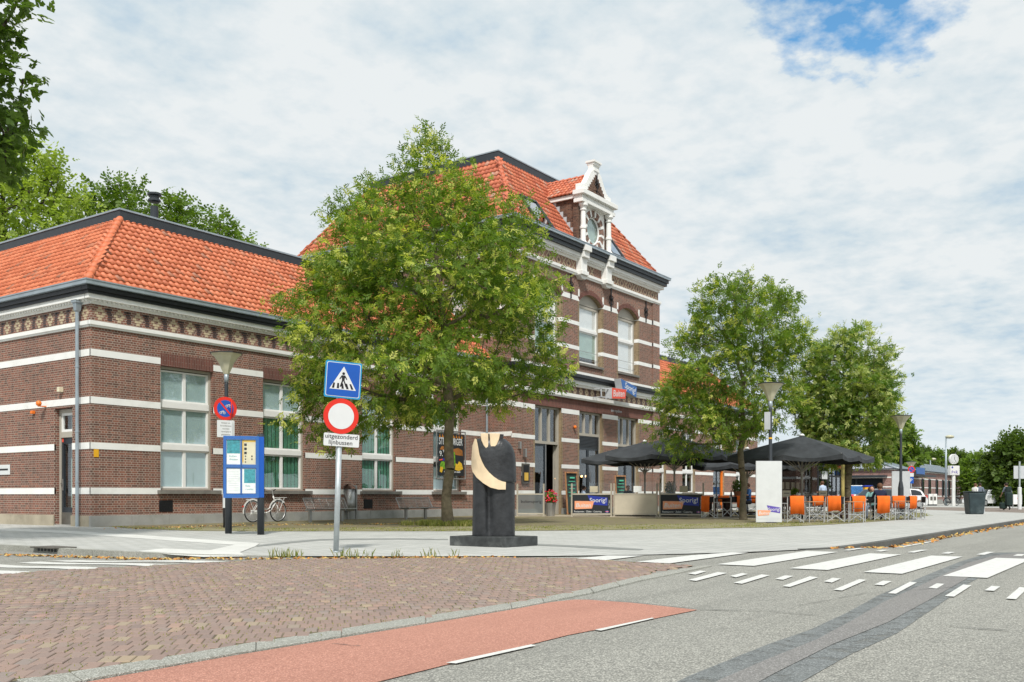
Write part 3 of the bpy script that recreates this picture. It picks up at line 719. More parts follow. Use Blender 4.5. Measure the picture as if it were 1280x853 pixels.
# wing roofs: eaves 0.36 out at 7.46, top 2.76 in at 10.5
EZ, TZ, EO, TI = 7.43, 10.50, 0.33, 2.76
run_ = EO + TI; rise_ = TZ - EZ; SL = math.hypot(run_, rise_); cot = run_/SL
tiles((WX0-EO, WY-EO, EZ), (1, 0, 0), (0, run_, rise_), WX1-WX0+EO, SL, cot, 0, 'roof_tile', station)
roofplane([(WX0-EO, WY-EO, EZ), (WX1, WY-EO, EZ), (WX1, WY+TI, TZ), (WX0+TI, WY+TI, TZ)], 'roof_felt', station)
Lw = YB - 2 - WY + EO
tiles((WX0-EO, YB-2, EZ), (0, -1, 0), (run_, 0, rise_), Lw, SL, 0, cot, 'roof_tile', station)
roofplane([(WX0-EO, YB-2, EZ), (WX0-EO, WY-EO, EZ), (WX0+TI, WY+TI, TZ), (WX0+TI, YB-2, TZ)], 'roof_felt', station)
hip_tiles((WX0-EO+.03, WY-EO+.03, EZ+0.06), (WX0+TI, WY+TI, TZ+0.06), 'roof_tile', station, 13)
parapet(WX0+TI, WX1, WY+TI, YB-2, TZ-0.02, 10.86, station, 'SW')
mb = MB(); fx = (28.1, 33.6)
# flue standing on the wing roof
fl_x, fl_y = spot(193, 42.0)
t = thing('roof_flue', 'dark grey round flue with a flat cap on the low roof', 'chimney', (fl_x, fl_y, TZ+0.1))
mb = MB(); mb.lathe([(0.17, 0), (0.17, 3.0)], 14, (fl_x, fl_y, TZ+0.1)); mb.build('pipe', 'anthracite', t)
zt = hgt(252, 42)
mb = MB(); mb.lathe([(0.19, -0.05), (0.27, 0.0), (0.27, 0.07), (0.2, 0.12), (0.2, 0.22), (0.3, 0.26), (0.3, 0.34), (0.1, 0.40)], 14, (fl_x, fl_y, zt)); mb.build('cap', 'anthracite', t)

# ---- right wing (mirror of the left one)
def mirx(x): return WX0 + EX1 - x
E_OPS = [tuple([mirx(b), mirx(a), c, d]) for a, b, c, d in W_OPS]
E_OPS[1] = (59.3, 61.35, 1.14, 5.22)
E_OPS = sorted(E_OPS); ed = (64.5, 66.55, 0.0, 5.22)
E_OPS = [(54.80, 56.86, 1.14, 5.22), (59.35, 61.40, 1.14, 5.22), ed, (68.85, 70.9, 1.14, 5.22)]
wall(fw, MX1, EX1, -0.1, 7.3, E_OPS, 0.35, station, reveal='brick_tan')
wing_dress(fw, MX1, EX1, [(a, b, c, 5.65) for a, b, c, d in E_OPS], c1=1)
wall(fe, WY, YB-2, -0.1, 7.3, [], 0.35, station); wing_dress(fe, WY, YB-2, [], frieze=False, cg=1)
for i, (a, b, c, d) in enumerate(E_OPS):
    mb = MB(); fw.box(mb, a, b, -0.008, 0.05, d, 5.63); mb.build('flat_arch', 'brick_soldier', station)
    if i != 2:
        wo_ = window(fw, station, a, b, c, d, 2, [(1.20, 2.47), (2.66, 3.86), (4.08, 5.10)], blinds=None)
        mb = MB(); fw.box(mb, a-0.1, b+0.1, -0.14, 0.14, 1.005, 1.135); mb.build('sill', 'sill_stone', wo_)
    else:
        window(fw, station, a, b, 2.9, d, 2, [(3.0, 3.9), (4.08, 5.10)], blinds=lambda r, q: ('blind_white', 1.0) if r == 0 else None)
        mb = MB()
        for q in ((a+.004, a+0.14, 0, 2.88), (b-0.14, b-.004, 0, 2.88), (a+0.14, b-0.14, 2.7, 2.88)): fw.box(mb, q[0], q[1], 0.12, 0.25, q[2], q[3])
        df = mb.build('door_frame', 'orange_paint', station)
        mb = MB(); fw.box(mb, a+0.14, b-0.14, 0.18, 0.19, 0.0, 2.7); mb.build('pane', 'pane', df)
        mb = MB(); fw.box(mb, a+0.14, b-0.14, 0.15, 0.17, 0.0, 0.25); fw.box(mb, (a+b)/2-0.05, (a+b)/2+0.05, 0.15, 0.17, 0.25, 2.7); mb.build('door_rail', 'dark_door', df)
tiles((MX1, WY-EO, EZ), (1, 0, 0), (0, run_, rise_), EX1-MX1+EO, SL, 0, cot, 'roof_tile', station, tw=0.25)
roofplane([(MX1, WY-EO, EZ), (EX1+EO, WY-EO, EZ), (EX1-TI, WY+TI, TZ), (MX1, WY+TI, TZ)], 'roof_felt', station)
roofplane([(EX1+EO, WY-EO, EZ), (EX1+EO, YB-2, EZ), (EX1-TI, YB-2, TZ), (EX1-TI, WY+TI, TZ)], 'roof_felt', station)
parapet(MX1, EX1-TI, WY+TI, YB-2, TZ-0.02, 10.86, station, 'SE')

# ---- middle block
BAY = [(39.25, 41.72), (43.48, 45.95), (47.72, 50.19)]
G_OPS = [(BAY[0][0], BAY[0][1], 0.0, 5.42), (BAY[1][0], BAY[1][1], 0.0, 5.42), (BAY[2][0], BAY[2][1], 0.0, 5.42)]
U_OPS = [(a, b, 7.92, 11.68, 0.48) for a, b in BAY]
wall(fm, MX0, MX1, -0.1, 14.0, G_OPS + U_OPS, 0.38, station, reveal='brick_tan')
SO = [(a, a+1.15, 8.0, 11.3) for a in (28.6, 32.1, 35.6)]
wall(fml, MY, YB, -0.1, 14.0, SO, 0.35, station, reveal='brick_tan'); wall(fmr, MY, YB, -0.1, 14.0, [], 0.35, station)
for a, b, c, d in SO: window(fml, station, a, b, c, d, 1, [(c+0.06, 9.6), (9.75, d-0.08)], blinds=lambda r, q: ('blind_white', 1.0))
# corner piers standing proud of the wall
for a, b in ((MX0, 37.92), (51.95, MX1)):
    mb = MB(); fm.box(mb, a, b, -0.10, 0.0, -0.1, 5.98); mb.build('corner_pier', 'brick', station)
    mb = MB(); fm.box(mb, a, b, -0.10, 0.0, 7.48, 12.48); mb.build('corner_pier', 'brick', station)
def pr_at(x0, x1): return 0.10 if (x1 <= 37.92 or x0 >= 51.95) else 0.0
def mband(z0, z1, gaps, up=False):
    for x0, x1 in runs(MX0, MX1, gaps):
        for s0, s1 in ((x0, min(x1, 37.92)), (max(x0, 37.92), min(x1, 51.95)), (max(x0, 51.95), x1)):
            if s1 - s0 < 0.01: continue
            p = pr_at(s0, s1) + 0.014; mb = MB(); fm.box(mb, s0 - (0.014 if s0 == MX0 else 0), s1 + (0.014 if s1 == MX1 else 0), -p, 0.03, z0, z1); mb.build('stone_band', 'white_stone', station)
for z0, z1 in ((1.0, 1.2), (2.35, 2.55), (3.71, 3.91), (5.18, 5.42)): mband(z0, z1, BAY)
for z0, z1 in ((7.28, 7.48), ): mband(z0, z1, [])
for z0, z1 in ((8.59, 8.79), (9.88, 10.08), (11.17, 11.42)): mband(z0, z1, BAY)
for z0, z1 in BANDS + [(8.59, 8.79), (9.88, 10.08), (11.17, 11.42)]:
    g = [(a, b) for a, b, c, d in SO] if z1 > 8 else []
    if z1 < 7: band(fml, MY, WY, z0, z1, station)
    else:
        for x0, x1 in runs(MY, YB, g): band(fml, x0, x1, z0, z1, station)
        band(fmr, MY, YB, z0, z1, station)
for x0, x1 in runs(MX0, MX1, BAY):
    mb = MB(); fm.box(mb, x0, x1, -0.06 - pr_at(x0, min(x1, 37.9)), 0.02, -0.1, 0.30); mb.build('plinth_stone', 'plinth_stone', station, bevel=0.006)
mb = MB(); fml.box(mb, MY, WY, -0.06, 0.02, -0.1, 0.335); mb.build('plinth_stone', 'plinth_stone', station)
# soldier course above the ground-floor openings
mb = MB(); fm.box(mb, 37.92, 51.95, -0.006, 0.0, 5.424, 5.97); mb.build('soldier_course', 'brick_soldier', station)
# toothed tan quoins beside the openings, small white kneelers at the arches
def quoin(a, sgn, z0, z1):
    mb = MB(); z = z0; k = 0
    while z < z1 - 0.03:
        wq = 0.10 if k % 2 else 0.155
        fm.box(mb, *sorted((a, a + sgn*wq)), -0.007, 0.01, z+0.003, min(z + 0.0722*1.0 - 0.003, z1)); z += 0.0722; k += 1
    mb.build('quoin', 'brick_tan', station)
ZG = [(0.30, 1.0), (1.2, 2.35), (2.55, 3.71), (3.91, 5.18)]; ZU = [(7.5, 8.59), (8.79, 9.88), (10.08, 11.17)]
for a, b in BAY:
    for z0, z1 in ZG + ZU: quoin(a, -1, z0, z1); quoin(b, 1, z0, z1)
    for x in (a - 0.11, b + 0.0):
        mb = MB(); fm.box(mb, x, x + 0.11, -0.03, 0.0, 11.42, 11.80); mb.build('kneeler', 'white_stone', station)
    for z0, z1 in ((8.59, 8.79), (9.88, 10.08), (11.17, 11.30)):       # white bands return round the reveal
        mb = MB(); mb.box(b - 0.012, b - 0.0005, MY+0.001, MY + 0.30, z0, z1); mb.build('stone_band', 'white_stone', station)
    # arch of radial bricks
    n = 26; hw = (b-a)/2; rise = 0.48; R = (hw*hw + rise*rise)/(2*rise); am = math.asin(hw/R); cz = 11.68 - R; cxm = (a+b)/2
    mb = MB(); 
    for i in range(n):
        t0 = -am + 2*am*(i+0.08)/n; t1 = -am + 2*am*(i+0.92)/n
        fm.prism(mb, [(cxm + r*math.sin(t_), cz + r*math.cos(t_)) for r, t_ in ((R+.004, t0), (R+.004, t1), (R+0.24, t1), (R+0.24, t0))], -0.02, 0.0)
    mb.build('brick_arch', 'brick_soldier', station, kind='stuff')
    # apron panel under the upper window
    mb = MB(); fm.box(mb, a+0.02, b-0.02, 0.05, 0.1, 7.49, 7.80); mb.build('apron', 'brick', station)
    mb = MB()
    for k in range(4):
        x = a + 0.35 + k*0.59
        for s in (-1, 1):
            mb.bar(fm.pt(x, 0.042, 7.52), fm.pt(x + s*0.13, 0.042, 7.655), 0.035, 0.015, (0, 1, 0)); mb.bar(fm.pt(x + s*0.13, 0.042, 7.655), fm.pt(x, 0.042, 7.78), 0.035, 0.015, (0, 1, 0))
    mb.build('apron_pattern', 'cream_brick', station)
# lower cornice between the storeys
def mrun(z0, z1, pr, mat, name, fr=fm, a0=MX0, a1=MX1, c=1):
    mb = MB(); fr.box(mb, a0 - pr*c, a1 + pr*c, -pr, 0.0, z0, z1); return mb.build(name, mat, station)
for fr, a0, a1, c in ((fm, MX0, MX1, 1), (fml, MY, WY, 0), (fmr, MY, WY, 0)):
    mrun(5.98, 6.05, 0.16, 'white_stone', 'string_course', fr, a0, a1, c); mrun(6.05, 6.22, 0.20, 'white_stone', 'string_course', fr, a0, a1, c)
    mrun(6.64, 6.74, 0.18, 'white_stone', 'cornice', fr, a0, a1, c); mrun(6.74, 6.94, 0.26, 'white_stone', 'cornice', fr, a0, a1, c)
    mrun(6.94, 7.08, 0.36, 'black_paint', 'eaves_board', fr, a0, a1, c); mrun(7.08, 7.24, 0.46, 'black_paint', 'eaves_board', fr, a0, a1, c)
x = MX0 + 0.35
while x < MX1 - 0.2: ornament(fm, x, 6.43); x += 0.60
ornament(fml, 26.6, 6.43)
for fr, a0, a1, c in ((fm, MX0, MX1, 1), (fml, MY, YB, 0), (fmr, MY, YB, 0)):
    mrun(12.46, 12.56, 0.10, 'white_stone', 'string_course', fr, a0, a1, c); mrun(12.56, 12.70, 0.15, 'white_stone', 'string_course', fr, a0, a1, c)
    mrun(13.22, 13.32, 0.08, 'white_stone', 'cornice', fr, a0, a1, c); mrun(13.42, 13.62, 0.26, 'white_stone', 'cornice', fr, a0, a1, c)
    mrun(13.62, 13.80, 0.40, 'anthracite', 'eaves_board', fr, a0, a1, c); mrun(13.80, 13.98, 0.48, 'anthracite', 'eaves_board', fr, a0, a1, c)
    mb = MB(); fr.box(mb, a0, a1, -0.10, 0.0, 13.32, 13.42)
    for k in range(int((a1-a0)/0.17)): fr.box(mb, a0 + 0.17*k + 0.02, a0 + 0.17*k + 0.115, -0.22, -0.10, 13.325, 13.42)
    mb.build('dentil_row', 'white_stone', station, kind='stuff')
    mb = MB(); fr.box(mb, a0 - 0.58*c - 0.564*(1-c), a1 + 0.58*c, -0.58, -0.565, 13.99, 14.13); fr.box(mb, a0 - 0.56*c, a1 + 0.56*c, -0.565, 0.0, 13.98, 13.995); fr.box(mb, a0 - 0.6*c - 0.579*(1-c), a1 + 0.6*c, -0.60, -0.58, 14.105, 14.145)
    mb.build('gutter', 'zinc', station)
x = MX0 + 0.55
while x < MX1 - 0.45:
    if not (42.75 < x < 44.15 or 45.4 < x < 46.85): ornament(fm, x, 12.96, 'lattice')
    x += 0.96
for y in np.arange(MY + 0.6, YB-0.5, 0.96): ornament(fml, float(y), 12.96, 'lattice')
# console blocks of the gable standing on the cornice
for x in (43.45, 46.12):
    mb = MB(); fm.box(mb, x-0.29, x+0.29, -0.34, 0.0, 12.72, 13.4); fm.box(mb, x-0.29, x+0.29, -0.50, 0.0, 13.4, 13.74); fm.box(mb, x-0.35, x+0.35, -0.42, 0.0, 12.50, 12.72); fm.box(mb, x-0.32, x+0.32, -0.62, 0.0, 13.72, 14.02)
    fm.prism(mb, [(x-0.36, 12.5), (x+0.36, 12.5), (x+0.2, 12.3), (x-0.2, 12.3)], -0.3, 0.0)
    mb.build('console', 'white_stone', station, bevel=0.012)
# wrought-iron wall anchors
an = MB()
an.bar((0, -0.03, -0.62), (0, -0.03, 0.62), 0.055); an.bar((-0.16, -0.03, 0.04), (0.16, -0.03, 0.04), 0.04)
for sx in (-1, 1):
    for zc_, r in ((0.14, 0.10), (-0.10, 0.12)): an.torus((sx*0.11, -0.035, zc_), r, 0.022, 1, 14, 5)
an.ball((0, -0.05, 0.05), 0.09); an.prism([(-0.05, -0.05, 0.62), (0.05, -0.05, 0.62), (0, -0.05, 0.78)], (0, 0.03, 0))
ame = an.mesh('wall_anchor', 'sign_black')
for x in (38.45, 42.60, 46.88, 51.12):
    o = link('wall_anchor', ame, station); o.location = (x, MY - 0.01, 11.80)
# upper windows
for i, (a, b) in enumerate(BAY):
    fr = fm; mb = MB()
    hw = (b-a)/2; rise = 0.48; R = (hw*hw + rise*rise)/(2*rise); am = math.asin(hw/R); cxm = (a+b)/2; cz = 11.68 - R
    arc = [(cxm + R*math.sin(t)*0.995, cz + R*math.cos(t) - 0.004) for t in (-am + 2*am*k/12 for k in range(13))]
    fr.prism(mb, [(b-0.005, 11.12), (a+0.005, 11.12)] + arc, 0.24, 0.34)
    mb.build('window_head', 'greige_paint', station)
    x0, x1 = a + 0.12, b - 0.30
    wo_ = window(fm, station, a+0.02, b-0.02, 7.94, 11.10, 1, [(8.05, 9.72), (9.86, 11.02)], d=0.26, outer=0.13, bar_=0.07,
           blinds=(lambda r, q: ('blind_white', 1.0) if r == 1 else ('curtain_green', 0.82)) if i != 2 else (lambda r, q: ('blind_white', 1.0)))
    mb = MB(); fm.box(mb, a-0.02, b+0.02, -0.10, 0.25, 7.81, 7.935); mb.build('sill', 'sill_stone', wo_, bevel=0.008)
    mb = MB(); mb.tube(fm.pt(a+0.02, 0.1, 8.62), fm.pt(b-0.02, 0.1, 8.62), 0.012, n=6); mb.tube(fm.pt(a+0.02, 0.1, 8.2), fm.pt(b-0.02, 0.1, 8.2), 0.012, n=6); mb.build('safety_rail', 'steel', wo_)
# ground floor: entrance, shop front with louvre, shop front
def shop(a, b, zt, ztr, kind):
    o_ = []
    mb = MB()
    for q in ((a+.004, a+0.09, 0, zt), (b-0.10, b-.004, 0, zt), (a+0.09, b-0.10, zt-0.10, zt-.004), (a+0.09, b-0.10, ztr-0.08, ztr+0.06)): fm.box(mb, q[0], q[1], 0.16, 0.32, q[2], q[3])
    w3 = (b-a-0.19)/3
    for k in (1, 2): fm.box(mb, a+0.09+w3*k-0.055, a+0.09+w3*k+0.055, 0.17, 0.31, ztr+0.06, zt-0.10)
    f_ = mb.build('shop_window', 'greige_paint', station)
    for k in range(3):
        mb = MB(); A = a+0.09+w3*k+(0.055 if k else 0.0); B = a+0.09+w3*(k+1)-(0.055 if k < 2 else 0.0)
        fm.box(mb, A+.002, B-.002, 0.235, 0.243, ztr+0.062, zt-0.102); mb.build('pane', 'pane', f_)
    return f_
f1 = shop(BAY[0][0], BAY[0][1], 5.42, 3.62, 'door'); f2 = shop(BAY[1][0], BAY[1][1], 5.42, 4.22, 'louvre'); f3 = shop(BAY[2][0], BAY[2][1], 5.42, 3.82, 'plain')
a, b = BAY[0]
mb = MB()
for q in ((a+0.09, a+0.2, 0.05, 3.54), (a+1.18, a+1.3, 0.05, 3.54), (a+0.2, a+1.18, 3.42, 3.54), (a+0.2, a+1.18, 0.05, 0.2)): fm.box(mb, q[0], q[1], 0.2, 0.27, q[2], q[3])
fd = mb.build('fixed_door_leaf', 'dark_door', station)
mb = MB(); fm.box(mb, a+0.2, a+1.18, 0.232, 0.24, 0.2, 3.42); mb.build('pane', 'pane', fd)
mb = MB(); mb.bar((a+1.27, MY+0.18, 0.05), (a+1.27, MY+0.18, 3.54), 0.02, 0.03); mb.build('edge_strip', 'aluminium', fd)
mb = MB(); mb.obox((b-0.14, MY+0.37, 1.78), (0.07, 0.08, 3.45), Matrix.Identity(3)); od = mb.build('open_door_leaf', 'greige_paint', station)
mb = MB()
for z in (0.3, 1.3, 2.4, 3.3): mb.box(b-0.14, b-0.105, MY+0.322, MY+0.34, z, z+0.16)
mb.build('hinge', 'steel', od)
for i, (a, b) in enumerate(BAY[1:]):
    top = 4.14 if i == 0 else 3.74; ftop = 3.52 if i == 0 else 3.74
    mb = MB(); m_ = (a+b)/2
    for q in ((a+0.09, a+0.19, 0.05, ftop), (m_-0.09, m_-0.005, 0.05, ftop), (m_+0.005, m_+0.09, 0.05, ftop), (b-0.2, b-0.10, 0.05, ftop)): fm.box(mb, q[0], q[1], 0.18, 0.26, q[2], q[3])
    for A, B in ((a+0.19, m_-0.09), (m_+0.09, b-0.2)): fm.box(mb, A, B, 0.18, 0.26, ftop-0.12, ftop); fm.box(mb, A, B, 0.18, 0.26, 0.05, 0.18)
    ff = mb.build('folding_door', 'dark_door', station)
    for A, B in ((a+0.19, m_-0.09), (m_+0.09, b-0.2)):
        mb = MB(); fm.box(mb, A, B, 0.215, 0.223, 0.18, ftop-0.12); mb.build('pane', 'pane', ff)
    if i == 0:
        mb = MB(); n = 8
        for k in range(n): fm.box(mb, a+0.09, b-0.10, 0.17, 0.24 , 3.54 + k*0.075, 3.54 + k*0.075 + 0.045)
        fm.box(mb, a+0.09, b-0.10, 0.25, 0.28, 3.53, 4.13); mb.build('louvre', 'anthracite', station)
# inside: floor, back wall, ceiling, a few lit bulbs
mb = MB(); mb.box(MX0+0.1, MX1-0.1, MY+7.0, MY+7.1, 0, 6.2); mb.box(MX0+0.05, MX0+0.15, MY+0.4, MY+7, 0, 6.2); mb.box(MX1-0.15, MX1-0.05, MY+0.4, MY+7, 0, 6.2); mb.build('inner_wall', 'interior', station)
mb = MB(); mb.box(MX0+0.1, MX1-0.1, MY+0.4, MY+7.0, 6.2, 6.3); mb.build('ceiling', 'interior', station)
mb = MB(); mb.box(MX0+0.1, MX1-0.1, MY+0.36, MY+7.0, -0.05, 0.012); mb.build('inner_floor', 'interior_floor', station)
for k in range(3): mb = MB(); mb.box(44.2+k*2.6, 45.6+k*2.6, MY+6.2, MY+6.9, 0.9, 2.6); mb.build('cupboard', 'dark_wood', station)
mb = MB()
for k in range(4):
    mb.box(43.6+k*2, 45.2+k*2, MY+6.9, MY+6.98, 1.2, 2.4)
mb.build('wall_panel', 'kraft', station)
for px, D, z in ((692.5, 51.5, hgt(598.5, 51.5)), (732.6, 54, hgt(595.4, 54)), (727.0, 54.5, hgt(595.6, 54.5)), (700, 53.5, 2.2)):
    x, y = spot(px, D); l_ = thing('pendant_lamp', 'small glowing bulb hanging inside the ' + {692.5: 'dark open entrance', 732.6: 'middle shop front, right of its neighbour', 727.0: 'middle shop front, left of its neighbour', 700: 'back of the entrance hall'}[px], 'lamp', (x, y, z), group='bulbs hanging in the restaurant')
    mb = MB(); mb.ball((x, y, z), 0.06); mb.build('bulb', 'bulb', l_); mb = MB(); mb.tube((x, y, z+0.05), (x, y, 6.2), 0.008, n=5); mb.build('cord', 'sign_black', l_)
# roof of the middle block
E0, T0, RO, RI = 14.12, 18.27, 0.10, 2.85
rn = RO + RI; rs = T0 - E0; SM = math.hypot(rn, rs); ct = rn/SM
# left slope, front slope in two runs either side of the gable, right slope
tiles((MX0-RO, YB+RO, E0), (0, -1, 0), (rn, 0, rs), YB-MY+2*RO, SM, ct, ct, 'roof_tile_old', station, 0.26, 0.36)
tiles((MX0-RO, MY-RO, E0), (1, 0, 0), (0, rn, rs), MX1-MX0+2*RO, SM, ct, ct, 'roof_tile_old', station, 0.26, 0.36)
V0 = [(MX0-RO, MY-RO, E0), (MX1+RO, MY-RO, E0), (MX1-RI, MY+RI, T0), (MX0+RI, MY+RI, T0)]
roofplane(V0, 'roof_felt', station)
roofplane([(MX0-RO, YB+RO, E0), (MX0-RO, MY-RO, E0), (MX0+RI, MY+RI, T0), (MX0+RI, YB-RI, T0)], 'roof_felt', station)
roofplane([(MX1+RO, MY-RO, E0), (MX1+RO, YB+RO, E0), (MX1-RI, YB-RI, T0), (MX1-RI, MY+RI, T0)], 'roof_felt', station)
roofplane([(MX1+RO, YB+RO, E0), (MX0-RO, YB+RO, E0), (MX0+RI, YB-RI, T0), (MX1-RI, YB-RI, T0)], 'roof_felt', station)
hip_tiles((MX0-RO+.02, MY-RO+.02, E0+0.06), (MX0+RI, MY+RI, T0+0.06), 'roof_tile_old', station, 13)
hip_tiles((MX1+RO-.02, MY-RO+.02, E0+0.06), (MX1-RI, MY+RI, T0+0.06), 'roof_tile_old', station, 13)
hip_tiles((MX0-RO+.02, YB+RO-.02, E0+0.06), (MX0+RI, YB-RI, T0+0.06), 'roof_tile_old', station, 13)
parapet(MX0+RI, MX1-RI, MY+RI, YB-RI, T0-0.05, 18.70, station, 'SWE')
# back walls close the block
mb = MB(); mb.poly([(WX0, YB-2, -0.1), (EX1, YB-2, -0.1), (EX1, YB-2, 7.3), (WX0, YB-2, 7.3)]); mb.poly([(MX0, YB, -0.1), (MX1, YB, -0.1), (MX1, YB, 14), (MX0, YB, 14)]); mb.build('wall', 'brick', station)
# zinc box gutter corner of the side cornice + skylights
def skylight(x0, x1, zlo, zhi, lab):
    S = Vector((0, rn, rs)).normalized(); N = Vector((0, -rs, rn)).normalized(); P0 = Vector((x0, MY-RO, E0))
    s0 = (zlo-E0)/S.z; s1 = (zhi-E0)/S.z; Wd = x1-x0
    def bx(mb, a0, a1, q0, q1, n0, n1):
        v = [P0 + Vector((a, 0, 0)) + S*q + N*n for n in (n0, n1) for a, q in ((a0, q0), (a1, q0), (a1, q1), (a0, q1))]
        mb.add(v, [(3,2,1,0),(4,5,6,7),(0,1,5,4),(1,2,6,5),(2,3,7,6),(3,0,4,7)])
    mb = MB()
    for q in ((0, 0.09, s0, s1), (Wd-0.09, Wd, s0, s1), (0.09, Wd-0.09, s1-0.13, s1), (0.09, Wd-0.09, s0, s0+0.12)): bx(mb, *q, 0.0, 0.17)
    k_ = mb.build('skylight', 'anthracite', station); k_['label'] = lab
    mb = MB(); bx(mb, 0.09, Wd-0.09, s0+0.12, s1-0.13, 0.10, 0.115); mb.build('pane', 'pane_roof', k_)
    mb = MB(); bx(mb, -0.05, Wd+0.05, s0-0.2, s0, 0.04, 0.07); mb.build('flashing', 'roof_lead', k_)
skylight(39.5, 41.0, 14.28, 15.92, 'skylight left of the gable'); skylight(47.0, 48.5, 14.30, 15.9, 'skylight right of the gable')

# gable dormer
gx = 44.79; gy = MY - 0.12; fg = Fr('S', gy)
gp = station
mb = MB(); n = 40
# brick front with a round hole
Rr = 1.07; ring = [(gx + Rr*math.cos(2*math.pi*k/n), 15.15 + Rr*math.sin(2*math.pi*k/n)) for k in range(n)]
sq = []
for k in range(n):
    t_ = 2*math.pi*k/n; c_2, s_2 = math.cos(t_), math.sin(t_); m_ = max(abs(c_2)/1.16, abs(s_2)/1.12); sq.append((gx + c_2/m_, 15.15 + s_2/m_))
for k in range(n):
    j = (k+1) % n; fg.poly(mb, [ring[k], ring[j], sq[j], sq[k]], 0)
mb.build('gable_wall', 'white_stone', gp)
mb = MB(); fg.box(mb, gx-1.62, gx-1.16, 0.0, 0.3, 14.03, 16.27); fg.box(mb, gx+1.16, gx+1.62, 0.0, 0.3, 14.03, 16.27); mb.build('gable_wall', 'brick_dormer', gp)
for k in range(24):
    sh_ = 0.36 if k % 2 == 0 else -0.36; t0 = 2*math.pi*(k+(0.02-0.18 if k % 2 == 0 else 0.20))/24; t1 = 2*math.pi*(k+(0.98+0.18 if k % 2 == 0 else 0.80))/24; mb = MB()
    pts = [(gx + r*math.cos(t), 15.15 + r*math.sin(t)) for r, t in ((0.74, t0), (0.74, (t0+t1)/2), (0.74, t1), (1.08, t1), (1.08, (t0+t1)/2), (1.08, t0))]
    fg.prism(mb, pts, -0.05 if k % 2 else -0.03, 0.12); mb.build('voussoir', 'white_stone' if k % 2 else 'brick', gp)
mb = MB(); mb.torus((gx, gy+0.12, 15.15), 0.71, 0.05, 1, 32, 6); rw = mb.build('round_window', 'white_paint', gp, True)
mb = MB(); mb.prism([(gx + 0.7*math.cos(2*math.pi*k/28), gy+0.15, 15.15 + 0.7*math.sin(2*math.pi*k/28)) for k in range(28)], (0, 0.01, 0)); mb.build('pane', 'pane', rw)
mb = MB(); mb.prism([(gx + 0.76*math.cos(2*math.pi*k/28), gy+0.22, 15.15 + 0.76*math.sin(2*math.pi*k/28)) for k in range(28)], (0, 0.01, 0)); mb.build('blind', 'curtain_green', rw)
for x in (43.42, 46.16):
    mb = MB(); mb.lathe([(0.23, 0), (0.23, 0.14), (0.18, 0.2), (0.14, 0.26), (0.14, 0.84), (0.18, 0.88), (0.18, 0.98), (0.14, 1.02), (0.13, 1.80), (0.18, 1.84), (0.18, 1.90), (0.14, 1.92), (0.19, 2.03), (0.25, 2.07), (0.25, 2.2)], 20, (x, gy-0.16, 14.06))
    mb.build('column', 'white_stone', gp)
mb = MB(); fg.box(mb, gx-1.76, gx+1.76, -0.36, 0.2, 16.27, 16.46); fg.box(mb, gx-1.70, gx+1.70, -0.30, 0.2, 16.46, 16.66); fg.box(mb, gx-1.86, gx+1.86, -0.48, 0.2, 16.66, 16.90); mb.build('entablature', 'white_stone', gp, bevel=0.015)
curve = [(1.62, 16.90), (1.62, 17.28), (1.38, 17.30), (1.12, 17.42), (0.85, 17.75), (0.62, 18.1), (0.40, 18.3), (0.33, 18.42)]
outl = [(gx - a_, z_) for a_, z_ in curve] + [(gx + a_, z_) for a_, z_ in reversed(curve)]
mb = MB(); fg.prism(mb, outl, -0.16, 0.16); mb.build('gable_top', 'white_stone', gp, bevel=0.01)
steps = [(0.98, 16.94, 17.12), (0.84, 17.12, 17.30), (0.70, 17.30, 17.46), (0.56, 17.46, 17.62), (0.42, 17.62, 17.78), (0.28, 17.78, 17.94), (0.14, 17.94, 18.1)]
mb = MB()
for h_, z0, z1 in steps: fg.box(mb, gx-h_, gx+h_, -0.172, -0.16, z0, z1)
mb.build('gable_brick', 'brick_dormer', gp)
mb = MB()
for i in range(14):
    t0 = math.radians(40 + 100*(i+0.06)/14); t1 = math.radians(40 + 100*(i+0.94)/14)
    fg.prism(mb, [(gx + r*math.cos(t), 16.42 + r*math.sin(t)) for r, t in ((0.86, t0), (0.86, t1), (1.08, t1), (1.08, t0))], -0.2, -0.173)
mb.build('brick_arch', 'brick_dormer', gp, kind='stuff')
o = link('wall_anchor', ame, gp); o.location = (gx, gy-0.18, 17.62); o.scale = (0.8, 1, 0.75)
mb = MB(); fg.box(mb, gx-0.33, gx+0.33, -0.15, 0.15, 18.42, 18.62); fg.box(mb, gx-0.27, gx+0.27, -0.2, 0.2, 18.3, 18.44); fg.box(mb, gx-0.40, gx+0.40, -0.28, 0.28, 18.74, 18.84); fg.box(mb, gx-0.34, gx+0.34, -0.22, 0.22, 18.62, 18.74); mb.build('gable_cap', 'white_stone', gp)
